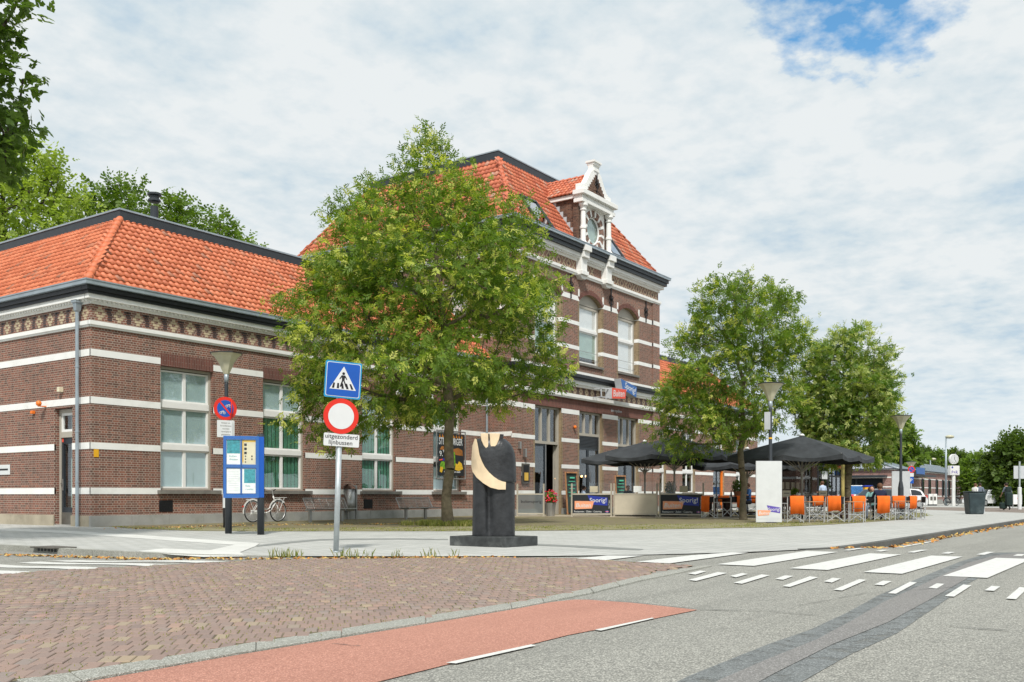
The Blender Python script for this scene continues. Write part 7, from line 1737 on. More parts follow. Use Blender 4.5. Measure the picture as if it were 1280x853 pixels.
# --- plants and small things on the terrace
def bush(label, px, D, z, r, leaf, pot, n=420, flowers=None, seed=1, potr=0.2, poth=0.35):
    x, y = spot(px, D); t = thing('potted_plant', label, 'plant', (x, y, z))
    mb = MB(); mb.lathe([(potr*0.75, z), (potr, z+poth), (potr*0.88, z+poth), (potr*0.85, z+poth-0.04)], 14, (x, y, 0)); mb.build('pot', pot, t)
    rg = np.random.default_rng(seed); C = rg.normal(0, 1, (n, 3)); C /= np.linalg.norm(C, axis=1)[:, None]; C *= (r*rg.random(n)**0.4)[:, None]; C += np.array([x, y, z+poth+r*0.75]); a1 = rg.normal(0, 1, (n, 3)); a1 /= np.linalg.norm(a1, axis=1)[:, None]; a2 = np.cross(a1, rg.normal(0, 1, (n, 3))); a2 /= np.linalg.norm(a2, axis=1)[:, None]; s = 0.05
    V = np.stack([C-a1*s, C+a2*s*0.5, C+a1*s, C-a2*s*0.5], 1).reshape(-1, 3); nmesh('foliage', V, np.arange(4*n).reshape(n, 4), leaf, t, rg.random(n))
    if flowers:
        for m_, cnt in flowers:
            mb = MB()
            for _ in range(cnt):
                d = rg.normal(0, 1, 3); d /= np.linalg.norm(d); p = np.array([x, y, z+poth+r*0.75]) + d*r*rg.uniform(0.75, 1.12); mb.ball(tuple(p), 0.045, 6, 4, (1, 1, 0.7))
            mb.build('blossom', m_, t)
bush('grey planter with red and pink flowers by the open entrance', 688, 44.3, 0.0, 0.32, 'leaf_mid', 'steel', 420, (('flower_red', 60), ('flower_pink', 22)), 5, 0.26, 0.62)
bush('terracotta pot with a green bush on the dark table behind the tree trunk', 922.5, 42.8, 0.86, 0.30, 'leaf_dark', 'terracotta', 500, None, 6, 0.2, 0.28)
bush('small green plant on the dark table under the big parasol', 993, 39.0, 0.90, 0.16, 'leaf_mid', 'terracotta', 200, None, 7, 0.09, 0.1)
bush('dark spiky plant seen above the right-hand banner screen', 838, 44.6, 0.6, 0.30, 'leaf_dark', 'container_green', 400, None, 8, 0.16, 0.5)
def bottle(label, px, D, z):
    x, y = spot(px, D); o = MB().lathe([(0.035, 0), (0.04, 0.02), (0.04, 0.2), (0.015, 0.27), (0.015, 0.34)], 10, (0, 0, 0)).mesh('bottle', 'container_green', True); o = link('bottle', o); o.location = (x, y, z); o['label'] = label; o['category'] = 'bottle'
bottle('dark bottle on the dark table left of the loose tree trunk', 914, 42.7, 0.86)
def menu_box(label, px, D, z):
    x, y = spot(px, D); o = MB().box(-0.16, 0.16, -0.04, 0.04, 0, 0.26).mesh('menu_stand', 'kraft', bevel=0.008); o = link('menu_stand', o); o.location = (x, y, z); o.rotation_euler = (0, 0, AX-math.pi/2); o['label'] = label; o['category'] = 'menu stand'; o['group'] = 'cardboard menu stands'
    mb = MB(); mb.box(-0.11, 0.11, -0.045, -0.041, 0.13, 0.17); k = mb.build('print', 'steel_kick', o, world=False)
menu_box('brown card menu stand on the dark table just right of the white banner', 983, 38.7, 0.90); menu_box('brown card menu stand on the dark table below the waiter', 1028.5, 38.7, 0.90)
# --- chalkboards leaning on the front
def chalkboard(label, px, D, w_, h):
    x, y = spot(px, D); sx, n_ = vec_face(-math.pi/2 - 0.25); M_ = Matrix((sx, -n_, (UP - n_*0.08).normalized())).transposed(); c = Vector((x, y, h/2)); t = thing('chalkboard', label, 'chalkboard', (x, y, 0), group='menu chalkboards by the shop fronts')
    mb = MB()
    for s in (-1, 1): mb.obox(c + sx*(s*(w_/2-0.035)), (0.07, 0.04, h), M_)
    for s in (-1, 1): mb.obox(c + UP*(s*(h/2-0.035)) , (w_-0.141, 0.039, 0.07), M_)
    mb.build('frame', 'table_wood', t); mb = MB(); mb.obox(c, (w_-0.14, 0.02, h-0.14), M_); b_ = mb.build('slate', 'slate', t)
    mb = MB()
    for k in range(9): z = h*0.36 - k*h*0.085; mb.obox(c + UP*z + n_*0.02 - sx*(0.02*(k % 3)), ((w_-0.3)*(0.6+0.4*((k*7) % 5)/4), 0.004, 0.03 if k else 0.07), M_)
    mb.build('chalk_writing', 'chalk_green' if '12' not in label else 'paper', b_)
chalkboard('tall chalkboard with green writing right of the open entrance', 715, 48.3, 0.85, 2.15)
chalkboard('dark chalkboard between the middle and the right shop front', 776.5, 52.0, 0.85, 2.05)

# ================================================================== PEOPLE
def person(label, loc, rz, pose, shirt, legs, hair, skin='skin', sleeves=True, h=1.75, lean=0.0, cap=None):
    """one continuous skinned body; faces local -Y"""
    t = thing('person', label, 'person', loc, rz, scale=h/1.75)
    if pose == 'sit':
        J = dict(pelvis=(0,0,.52), spine=(0,-.02,.76), chest=(0,-.05,.98), neck=(0,-.07,1.12), head=(0,-.09,1.22), crown=(0,-.09,1.33),
                 hl=(-.1,0,.51), kl=(-.14,-.44,.50), al=(-.14,-.42,.09), tl=(-.14,-.58,.04), hr=(.1,0,.51), kr=(.14,-.44,.50), ar=(.14,-.46,.09), tr=(.14,-.62,.04),
                 sl=(-.18,-.05,1.05), el=(-.25,-.16,.82), wl=(-.17,-.38,.80), pl=(-.14,-.46,.80), sr=(.18,-.05,1.05), er=(.25,-.18,.83), wr=(.16,-.38,.86), pr=(.12,-.44,.90))
    elif pose == 'walk':
        J = dict(pelvis=(0,0,.93), spine=(0,-.01,1.14), chest=(0,-.03,1.36), neck=(0,-.05,1.50), head=(0,-.08,1.60), crown=(0,-.08,1.70),
                 hl=(-.09,0,.90), kl=(-.09,-.22,.52), al=(-.09,-.30,.10), tl=(-.09,-.46,.06), hr=(.09,0,.90), kr=(.09,.06,.50), ar=(.09,.34,.16), tr=(.09,.24,.05),
                 sl=(-.18,-.03,1.42), el=(-.25,.12,1.16), wl=(-.24,.02,.94), pl=(-.24,-.02,.86), sr=(.18,-.03,1.42), er=(.24,-.12,1.15), wr=(.20,-.26,.98), pr=(.19,-.32,.92))
    else:
        J = dict(pelvis=(0,0,.93), spine=(0,-.01,1.14), chest=(0,-.04,1.36), neck=(0,-.06,1.50), head=(0,-.09,1.59), crown=(0,-.09,1.69),
                 hl=(-.09,0,.90), kl=(-.10,-.02,.50), al=(-.10,0,.10), tl=(-.11,-.15,.05), hr=(.09,0,.90), kr=(.10,-.03,.50), ar=(.11,0,.10), tr=(.13,-.15,.05),
                 sl=(-.18,-.04,1.42), el=(-.24,-.02,1.14), wl=(-.20,-.26,1.05), pl=(-.16,-.33,1.05), sr=(.18,-.04,1.42), er=(.24,-.02,1.14), wr=(.19,-.25,1.10), pr=(.15,-.32,1.12))
    Rr = dict(pelvis=.145, spine=.13, chest=.15, neck=.055, head=.088, crown=.085, hl=.095, hr=.095, kl=.062, kr=.062, al=.042, ar=.042, tl=.038, tr=.038, sl=.068, sr=.068, el=.043, er=.043, wl=.028, wr=.028, pl=.034, pr=.034)
    K = list(J); E_ = [('pelvis','spine'),('spine','chest'),('chest','neck'),('neck','head'),('head','crown'),('pelvis','hl'),('hl','kl'),('kl','al'),('al','tl'),('pelvis','hr'),('hr','kr'),('kr','ar'),('ar','tr'),('chest','sl'),('sl','el'),('el','wl'),('wl','pl'),('chest','sr'),('sr','er'),('er','wr'),('wr','pr')]
    V = [Vector(J[k]) for k in K]; R_ = [Rr[k] for k in K]; ED = [(K.index(a), K.index(b)) for a, b in E_]; SEG = [(a, b) for a, b in E_]
    for s, pn, wn_ in ((-1, 'pl', 'wl'), (1, 'pr', 'wr')):     # four fingers and a thumb
        p = Vector(J[pn]); d = (p - Vector(J[wn_])).normalized(); side = d.cross(Vector((0, 0, 1)));  side = side.normalized() if side.length > .1 else Vector((1, 0, 0))
        for q, L in ((-.024, .06), (-.008, .072), (.008, .068), (.024, .052)):
            V += [p + d*.03 + side*q, p + d*(.03+L*.6) + side*q - Vector((0, 0, .006)), p + d*(.03+L) + side*q*1.1 - Vector((0, 0, .02))]; R_ += [.009, .0085, .007]; n = len(V); ED += [(K.index(pn), n-3), (n-3, n-2), (n-2, n-1)]; SEG += [(wn_, pn)]*3
        V += [p - d*.01 - side*.04*s, p + d*.03 - side*.055*s]; R_ += [.010, .008]; n = len(V); ED += [(K.index(pn), n-2), (n-2, n-1)]; SEG += [(wn_, pn)]*2
    me = bpy.data.meshes.new('tmp'); me.from_pydata([tuple(v) for v in V], ED, []); ob = bpy.data.objects.new('tmp', me); COL.objects.link(ob)
    sk = ob.modifiers.new('k', 'SKIN'); sk.use_smooth_shade = True; sl_ = me.skin_vertices[0].data
    for i, r in enumerate(R_):
        fl_ = 0.72 if i < 3 else 1.0; sl_[i].radius = (r, r*fl_)
    sl_[0].use_root = True; sb = ob.modifiers.new('s', 'SUBSURF'); sb.levels = 1; sb.render_levels = 1
    dg = bpy.context.evaluated_depsgraph_get(); m2 = bpy.data.meshes.new_from_object(ob.evaluated_get(dg)); bpy.data.objects.remove(ob)
    m2.name = 'body'; m2.materials.clear()
    for k in (skin, shirt, legs, 'sign_black'): m2.materials.append(MATS[k])
    P = {k: Vector(v) for k, v in J.items()}; mi = []
    reg_ = {('pelvis','spine'):1,('spine','chest'):1,('chest','neck'):1,('neck','head'):0,('head','crown'):0,('pelvis','hl'):2,('hl','kl'):2,('kl','al'):2,('al','tl'):3,('pelvis','hr'):2,('hr','kr'):2,('kr','ar'):2,('ar','tr'):3,('chest','sl'):1,('sl','el'):1,('el','wl'):1 if sleeves else 0,('wl','pl'):0,('chest','sr'):1,('sr','er'):1,('er','wr'):1 if sleeves else 0,('wr','pr'):0}
    for f in m2.polygons:
        best = 9; bi = 0
        for s in E_:
            a, b = P[s[0]], P[s[1]]; ab = b-a; q = max(0, min(1, (f.center-a).dot(ab)/ab.length_squared)); d = (f.center-a-ab*q).length - 0.4*(Rr[s[0]]*(1-q)+Rr[s[1]]*q)
            if d < best: best = d; bi = reg_[s]
        mi.append(bi)
    m2.polygons.foreach_set('material_index', mi); body = link('body', m2, t, False)
    hd = P['head']; fc = Vector((0, -1, 0)); mb = MB()
    mb.ball((hd.x, hd.y+.022, hd.z+.055), .112, 14, 9, (0.93, 1.0, 1.0)); hr = mb.build('hair' if not cap else 'cap', hair if not cap else cap, t, True, world=False)
    mb = MB(); mb.ball((hd.x, hd.y-.020, hd.z+.022), .100, 14, 10, (0.86, 0.98, 1.12)); mb.prism([(hd.x-.013, hd.y-.11, hd.z), (hd.x+.013, hd.y-.11, hd.z), (hd.x, hd.y-.112, hd.z+.04)], (0, -.022, -.004))
    for s in (-1, 1): mb.ball((hd.x+s*.088, hd.y+.01, hd.z+.015), .022, 6, 5, (0.5, 0.8, 1.3))
    mb.build('face', skin, t, True, world=False)
    mb = MB()
    for s in (-1, 1): mb.ball((hd.x+s*.034, hd.y-.112, hd.z+.035), .009, 6, 4)
    mb.box(hd.x-.022, hd.x+.022, hd.y-.117, hd.y-.108, hd.z-.042, hd.z-.037); mb.build('eyes_and_mouth', 'dark_wood', t, world=False)
    return t
away = AX - math.pi/2 + math.pi      # facing away from the street corner
def azf(deg): return AX - math.pi/2 + math.radians(deg)   # 0: faces the camera side
p_ = person('man in a navy sweater seated in an orange-draped chair, seen from behind', (*spot(1100.5, 36.8), 0), azf(172), 'sit', 'cloth_navy', 'cloth_dark', 'hair_brown', h=1.82)
text('politie', 0.10, Vector((*spot(1097, 36.45), 1.02)), RT, UP, 'sign_grey', p_, ext=0.003) if False else None
person('diner in a pale green top and dark cap across from the man in navy', (*spot(1090.5, 39.2), 0), azf(-30), 'sit', 'cloth_teal', 'cloth_grey', 'hair_dark', h=1.72, cap='cloth_dark')
person('diner in a white top behind the one in pale green', (*spot(1086, 40.6), 0), azf(60), 'sit', 'cloth_white', 'cloth_grey', 'hair_brown', h=1.68)
person('waiter in a light blue shirt standing by the dark kiosk front', (*spot(1029, 56), 0), azf(200), 'stand', 'cloth_sky', 'cloth_dark', 'hair_brown', sleeves=False, h=1.80)
person('woman in a blue top seated behind the loose tree trunk', (*spot(936.5, 44.0), 0.12), azf(-75), 'sit', 'cloth_blue', 'cloth_dark', 'hair_brown', sleeves=False, h=1.78)
person('guest in dark clothes sitting behind the plain wind screen', (*spot(784.5, 48), 0.1), azf(10), 'sit', 'cloth_dark', 'cloth_dark', 'hair_brown', h=1.72)
person('guest in a light blue top sitting behind the banner nearest the entrance', (*spot(727.5, 46.2), 0.1), azf(100), 'sit', 'cloth_sky', 'cloth_grey', 'hair_dark', h=1.70)
wk = person('man in a grey T-shirt walking away with a backpack, carrying a case', (*spot(1259, 60.6), 0.0), azf(195), 'walk', 'cloth_grey', 'cloth_dark', 'hair_dark', sleeves=False, h=1.76)
person('walker with reddish hair, head showing above the waste container', (*spot(1218.5, 62), 0), azf(120), 'walk', 'cloth_white', 'cloth_dark', 'hair_brown', h=1.74)
person('walker in grey whose head shows above the right of the container', (*spot(1224.8, 63), 0), azf(150), 'walk', 'cloth_grey', 'cloth_dark', 'hair_dark', h=1.78)
def bag(name, label, cat, px, D, z, size, mat):
    x, y = spot(px, D); o = MB().box(-size[0]/2, size[0]/2, -size[1]/2, size[1]/2, 0, size[2]).mesh(name, mat, bevel=min(size)*0.25); o = link(name, o); o.location = (x, y, z); o.rotation_euler = (0, 0, AX-math.pi/2+0.2); o['label'] = label; o['category'] = cat; return o
bag('backpack', 'dark backpack on the back of the man walking away', 'backpack', 1260.5, 60.2, 1.02, (0.36, 0.22, 0.5), 'bag_green')
b_ = bag('suitcase', 'big dark green case carried by the man walking away', 'suitcase', 1261.5, 60.0, 0.30, (0.42, 0.26, 0.86), 'bag_green')
b2 = bag('holdall', 'dark holdall hanging at the left of the walking man', 'bag', 1254.0, 60.2, 0.12, (0.46, 0.26, 0.40), 'bag_green')
for bx_, L in ((b_, 0.86), (b2, 0.40)):
    mb = MB(); mb.path([(-0.1, 0, L-0.01), (-0.08, 0, L+0.09), (0.08, 0, L+0.09), (0.1, 0, L-0.01)], 0.014); mb.build('handle', 'sign_black', bx_, world=False)

# ================================================================== THE FAR SIDE OF THE SQUARE
# --- waste container
x, y = spot(1218, 49.3); t = thing('waste_container', 'dark green underground waste container standing on the pavement', 'waste container', (x, y, 0), AX - math.pi/2 - 0.12)
mb = MB(); a0, a1 = 0.34, 0.43
v = [(-a0,-.38,0),(a0,-.38,0),(a0,.38,0),(-a0,.38,0),(-a1,-.45,1.10),(a1,-.45,1.10),(a1,.45,1.17),(-a1,.45,1.17)]
mb.add(v, [(3,2,1,0),(4,5,6,7),(0,1,5,4),(1,2,6,5),(2,3,7,6),(3,0,4,7)]); mb.build('body', 'container_green', t, world=False, bevel=0.04)
mb = MB(); mb.box(-.44, .44, -.46, .46, 1.13, 1.17); mb.build('lid', 'container_green', t, world=False, bevel=0.02)
mb = MB(); mb.box(a0+.02, a0+.06, -.3, .3, .06, 1.0); mb.build('side_plate', 'sign_grey', t, world=False)
# --- glass kiosk beyond the end of the station
kx0, kx1, ky, kz = 77.9, 86.6, 24.0, 3.55
t = thing('glass_kiosk', 'dark glazed kiosk shop between the station wing and the pavilion', 'kiosk', (kx0, ky, 0))
fk = Fr('S', ky); fkw = Fr('W', kx0)
mb = MB(); mb.box(kx0-0.2, kx1+0.2, ky-0.5, ky+5.3, kz, kz+0.3); mb.build('roof', 'anthracite', t)
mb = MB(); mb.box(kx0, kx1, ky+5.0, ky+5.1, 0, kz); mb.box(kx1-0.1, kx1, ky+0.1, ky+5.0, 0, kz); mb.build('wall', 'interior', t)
for k in range(8): x = kx0 + (kx1-kx0)*k/7; mb = MB(); fk.box(mb, x-0.06, x+0.06, -0.02, 0.1, 0, kz); mb.build('mullion', 'sign_black', t)
for z in (0.1, 2.5, kz-0.25): mb = MB(); fk.box(mb, kx0, kx1, -0.01, 0.09, z, z+0.14); mb.build('rail', 'sign_black', t)
for k in range(7):
    x = kx0 + (kx1-kx0)*k/7; mb = MB(); fk.box(mb, x+0.06, x+(kx1-kx0)/7-0.06, 0.03, 0.04, 0.24, kz-0.25); mb.build('pane', 'pane', t)
mb = MB(); fkw.box(mb, ky+0.1, ky+5, 0.0, 0.03, 0.0, kz); mb.build('pane', 'pane', t)
mb = MB(); fk.box(mb, kx0+4.6, kx0+6.6, -0.05, -0.02, kz-0.32, kz-0.05); mb.build('fascia_sign', 'brand_red', t)
mb = MB(); fk.box(mb, kx0+6.6, kx1-0.1, 0.4, 0.5, 0.75, 1.05); mb.build('poster_strip', 'sign_white', t)
mb = MB(); fk.box(mb, kx0+6.0, kx0+6.6, 0.36, 0.39, 0.75, 1.05); mb.build('poster_strip', 'brand_red', t)
mb = MB(); fk.box(mb, kx0+0.8, kx0+2.2, -0.06, -0.03, 2.3, 2.95); mb.build('notice', 'sign_white', t)
mb = MB()
for k in range(3): fk.box(mb, kx0+0.6+k*2.6, kx0+2.4+k*2.6, 1.6, 2.2, 0, 1.1)
mb.build('counter', 'steel_kick', t)
mb = MB()
for k in range(6): fk.box(mb, kx0+0.8+k*1.35, kx0+1.5+k*1.35, 3.8, 3.9, 1.5, 2.1)
mb.build('shelf', 'kraft', t)
# --- modern brick pavilion with a zinc roof
qx0, qx1, qy, qy1, qz = 94.3, 135.0, 22.0, 40.0, 3.45
t = thing('pavilion', 'low modern brick pavilion with a sloping zinc and glass roof across the square', 'building', (qx0, qy, 0)); fq = Fr('S', qy); fqw = Fr('W', qx0)
wins = [(qx0 + a, qx0 + a + 0.85, 0.9, 2.7) for a in (11.6, 14.9, 18.6, 22.0, 25.4, 29.2, 33.0, 36.8)]
ent = (qx0+2.2, qx0+6.6, 0.0, 2.75); shopw = (qy+1.0, qy+8.4, 0.75, 2.6)
wall(fq, qx0, qx1, -0.1, qz, [ent]+wins, 0.3, t, mat='brick_modern', reveal='brick_modern'); wall(fqw, qy, qy1, -0.1, qz, [shopw], 0.3, t, mat='brick_modern', reveal='brick_modern')
for z0, z1 in ((0.82, 0.92), (1.72, 1.82), (2.62, 2.72), (3.36, 3.47)):
    g = [(a, b) for a, b, c, d in wins if c < z1 < d+0.1] + ([(ent[0], ent[1])] if z1 < 2.75 else [])
    for a, b in runs(qx0, qx1, g): mb = MB(); fq.box(mb, a, b, -0.02, 0.0, z0, z1); mb.build('stone_band', 'white_stone', t)
    for a, b in runs(qy, qy1, [(shopw[0], shopw[1])] if z1 < 2.7 else []): mb = MB(); fqw.box(mb, a, b, -0.02, 0.0, z0, z1); mb.build('stone_band', 'white_stone', t)
mb = MB(); fq.box(mb, qx0, qx1, -0.05, 0.0, -0.1, 0.5); fqw.box(mb, qy, qy1, -0.05, 0.0, -0.1, 0.5); mb.build('plinth', 'plinth_stone', t)
for a, b, c, d in wins:
    mb = MB(); fq.box(mb, a, b, -0.12, -0.02, c+0.05, d-0.02); w_ = mb.build('window', 'anthracite', t); mb = MB(); fq.box(mb, a+0.1, b-0.1, -0.13, -0.121, c+0.15, d-0.12); mb.build('pane', 'car_glass', w_)
for k in range(9): a = qx0 + 9.6 + k*3.4; mb = MB(); fq.box(mb, a, a+0.5, 0.01, 0.02, 0.9, 2.7)
mb = MB(); fqw.box(mb, shopw[0]+.01, shopw[1]-.01, 0.1, 0.14, shopw[2]+.01, shopw[3]-.01); w_ = mb.build('window', 'car_glass', t); mb = MB()
for k in range(4): y = shopw[0] + (shopw[1]-shopw[0])*k/3; fqw.box(mb, y-0.08, y+0.08, 0.05, 0.1, shopw[2], shopw[3])
mb.build('mullion', 'anthracite', w_)
mb = MB(); fqw.box(mb, shopw[0]-0.4, shopw[1]+0.4, -1.1, 0.0, 2.66, 2.86); mb.build('awning_slab', 'anthracite', t)
mb = MB(); fq.box(mb, qx0+1.0, qx0+10.2, -1.7, 0.0, 2.80, 2.98); mb.build('canopy', 'anthracite', t)
mb = MB(); fq.box(mb, ent[0], ent[1], 0.2, 0.24, 0, 2.75); w_ = mb.build('entrance_glazing', 'pane', t); mb = MB()
for k in range(5): x = ent[0] + (ent[1]-ent[0])*k/4; fq.box(mb, x-0.06, x+0.06, 0.14, 0.2, 0, 2.75)
mb.build('mullion', 'anthracite', w_)
mb = MB(); fq.box(mb, qx0+1.2, qx0+4.6, -1.78, -1.72, 2.98, 3.6); s_ = mb.build('fascia_sign', 'brand_sky', t); text('NS', 0.45, (qx0+1.6, qy-1.79, 3.12), (1, 0, 0), (0, 0, 1), 'yellow_print', s_) if False else None
zr = 4.62; ix = 3.2
ro = [(qx0-0.2, qy-0.2, qz+0.02), (qx1+0.2, qy-0.2, qz+0.02), (qx1-ix, qy+ix, zr), (qx0+ix, qy+ix, zr)]
mb = MB(); mb.poly(ro); mb.build('roof', 'roof_lead', t)
mb = MB(); mb.poly([(qx0-0.2, qy1, qz+0.02), (qx0-0.2, qy-0.2, qz+0.02), (qx0+ix, qy+ix, zr), (qx0+ix, qy1, zr)]); mb.poly([(qx1+0.2, qy-0.2, qz+0.02), (qx1+0.2, qy1, qz+0.02), (qx1-ix, qy1, zr), (qx1-ix, qy+ix, zr)]); mb.poly([(qx0+ix, qy+ix, zr), (qx1-ix, qy+ix, zr), (qx1-ix, qy1, zr), (qx0+ix, qy1, zr)]); mb.build('roof', 'roof_panel', t)
mb = MB(); fq.box(mb, qx0-0.25, qx1+0.25, -0.25, 0, qz-0.02, qz+0.06); fqw.box(mb, qy, qy1, -0.25, 0, qz-0.02, qz+0.06); mb.build('gutter', 'anthracite', t)
mb = MB(); d_ = Vector((0, ix+0.2, zr-qz-0.02)); n = 62
for k in range(n):
    x = qx0 + 3.4 + (qx1-qx0-6.8)*k/(n-1); mb.bar((x, qy-0.2, qz+0.05), (x, qy+ix, zr+0.03), 0.06 if k % 12 else 0.25, 0.06)
mb.build('standing_seam', 'roof_seam', t)
mb = MB()
for k in range(9): y = qy + 3.0 + k*2.0; mb.bar((qx0-0.2, y, qz+0.07), (qx0+ix, y, zr+0.05), 0.14, 0.1)
mb.bar((qx0-0.2, qy-0.2, qz+0.07), (qx0+ix, qy+ix, zr+0.06), 0.2, 0.1); mb.bar((qx0+ix, qy+ix, zr+0.05), (qx1-ix, qy+ix, zr+0.05), 0.2, 0.1); mb.build('glazing_bar', 'zinc', t)
# --- yellow machine, picture board and dark box before the pavilion
def plain_board(name, label, cat, px, D, w_, z0, z1, mat, th=0.15, extra=None):
    x, y = spot(px, D); t = thing(name, label, cat, (x, y, 0), AX - math.pi/2)
    mb = MB(); mb.box(-w_/2, w_/2, -th/2, th/2, z0, z1); mb.build('body', mat, t, world=False, bevel=0.02)
    if extra: extra(t, w_, z0, z1, th)
    return t
def _b(t, w_, z0, z1, th):
    for s in (-1, 1): mb = MB(); mb.bar((s*w_*0.42, 0, 0), (s*w_*0.42, 0, z0), 0.07); mb.build('leg', 'zinc', t, world=False)
    mb = MB(); mb.box(-w_/2+.05, w_/2-.05, -th/2-.01, -th/2-.002, z0+(z1-z0)*0.3, z1-.05); mb.build('print', 'mud_blue', t, world=False); mb = MB(); mb.box(-w_/2+.05, -w_*0.2, -th/2-.012, -th/2-.002, z0+.1, z0+(z1-z0)*0.28); mb.build('print', 'flower_pink', t, world=False)
plain_board('picture_board', 'wide picture board with a bright blue print, left of the yellow machine', 'notice board', 1071, 78, 1.30, 0.75, 1.78, 'paper', 0.12, _b)
def _y(t, w_, z0, z1, th): mb = MB(); mb.box(-w_/2-.03, w_/2+.03, -th/2-.05, th/2+.05, z1+.002, z1+0.14); mb.build('cap', 'brand_blue', t, world=False, bevel=0.03); mb = MB(); mb.box(-w_*0.3, w_*0.3, -th/2-.012, -th/2-.002, z0+1.0, z0+1.4); mb.build('display', 'car_glass', t, world=False)
plain_board('ticket_machine', 'yellow ticket machine with a blue top before the pavilion', 'ticket machine', 1084.5, 76, 0.60, 0.0, 1.62, 'yellow_paint', 0.5, _y)
# --- traffic sign pole by the black lamp, seen small
x, y = spot(1139, 74); t = thing('parking_sign_post', 'sign post with a no-stopping disc above white and blue plates, before the pavilion', 'traffic sign', (x, y, 0)); sx, n_ = vec_face(TOCAM)
mb = MB(); mb.tube((x, y, 0), (x, y, hgt(581, 74)), 0.04, n=8); mb.build('post', 'galvanised', t)
c = Vector((x, y, hgt(587, 74))) + n_*0.05; mb = MB(); disc(mb, c, sx, UP, n_, 0.27, -0.02, 0.0); s_ = mb.build('round_sign', 'sign_red', t); mb = MB(); disc(mb, c, sx, UP, n_, 0.19, 0.001, 0.004); mb.build('field', 'sign_blue', s_); mb = MB(); mb.bar(c + (sx-UP)*0.14 + n_*0.008, c - (sx-UP)*0.14 + n_*0.008, 0.05, 0.004, n_); mb.build('slash', 'sign_red', s_)
c = Vector((x, y, hgt(593.8, 74))) + n_*0.05; mb = MB(); plate(mb, c, sx, UP, n_, 0.36, 0.28, -0.02, 0.0); mb.build('plate', 'sign_white', t)
c = Vector((x, y, hgt(600.5, 74))) + n_*0.05; mb = MB(); plate(mb, c, sx, UP, n_, 0.34, 0.50, -0.02, 0.0); s_ = mb.build('plate', 'sign_blue', t); text('P', 0.36, c - sx*0.11 - UP*0.12 + n_*0.002, sx, UP, 'sign_white', s_, bold=0.01)
# --- back of a big board at the right edge, grey utility cabinet
x, y = spot(1274.5, 66); t = thing('route_board', 'pale grey back of a square route board on a pole at the right edge', 'traffic sign', (x, y, 0)); mb = MB(); mb.tube((x, y, 0), (x, y, hgt(577, 66)), 0.055, n=10); mb.build('post', 'galvanised', t)
sx, n_ = vec_face(TOCAM); c = Vector((x, y, hgt(590.5, 66))); mb = MB(); plate(mb, c + sx*0.02, sx, UP, n_, 0.78, 0.88, -0.09, -0.06); mb.build('board', 'sign_grey', t)
mb = MB(); mb.lathe([(0.13, 0), (0.13, hgt(609.5, 66)), (0.06, hgt(609, 66))], 10, (x, y, 0)); mb.build('sleeve', 'sign_white', t)
x, y = spot(1269.5, 70); t = thing('utility_cabinet', 'low white advert box beside the walking man', 'cabinet', (x, y, 0), AX-math.pi/2); mb = MB(); mb.box(-0.32, 0.32, -0.3, 0.3, 0.3, 1.02); mb.build('body', 'white_paint', t, world=False, bevel=0.02); mb = MB()
for s in (-1, 1): mb.bar((s*0.3, -0.2, 0), (s*0.3, -0.2, 0.3), 0.04); mb.bar((s*0.3, 0.2, 0), (s*0.3, 0.2, 0.3), 0.04)
mb.build('leg', 'aluminium', t, world=False); mb = MB(); mb.prism([(-0.05, -0.302, 0.72), (0.07, -0.302, 0.66), (0.0, -0.302, 0.86)], (0, -0.004, 0)); mb.build('print', 'brand_red', t, world=False)
for px, lab in ((1163, 'white bin-like box against the pavilion wall, left one'), (1167.5, 'white bin-like box against the pavilion wall, right one')):
    x, y = spot(px, 90); t = thing('locker_box', lab, 'box', (x, y, 0), AX-math.pi/2, 'white boxes by the pavilion'); mb = MB(); mb.box(-0.22, 0.22, -0.2, 0.2, 0.12, 1.1); mb.build('body', 'white_paint', t, world=False, bevel=0.02); mb = MB(); mb.box(-0.1, 0.1, -0.215, -0.203, 0.5, 0.85); mb.build('label_plate', 'steel_kick', t, world=False); mb = MB(); mb.box(-0.2, 0.2, -0.18, 0.18, 0, 0.12); mb.build('foot', 'anthracite', t, world=False)
# --- railway crossing mast far off, parked bicycles under the tall lamp
x, y = spot(1236.5, 135); t = thing('level_crossing_mast', 'thin red and white banded mast far off between the trees', 'signal mast', (x, y, 0))
for k in range(5): mb = MB(); mb.tube((x, y, 0.9+k*0.6), (x, y, 1.5+k*0.6), 0.14 if k == 3 else 0.08, n=8); mb.build('segment', 'sign_red' if k % 2 else 'sign_white', t)
mb = MB(); mb.bar((x-RT.x*0.5, y-RT.y*0.5, 2.1), (x+RT.x*0.5, y+RT.y*0.5, 2.6), 0.12, 0.03); mb.build('cross', 'sign_white', t)
bicycle('dark bicycle parked at the foot of the slim lamp by the pavilion', (*spot(1183.5, 90), 0), math.radians(-40), 'anthracite')

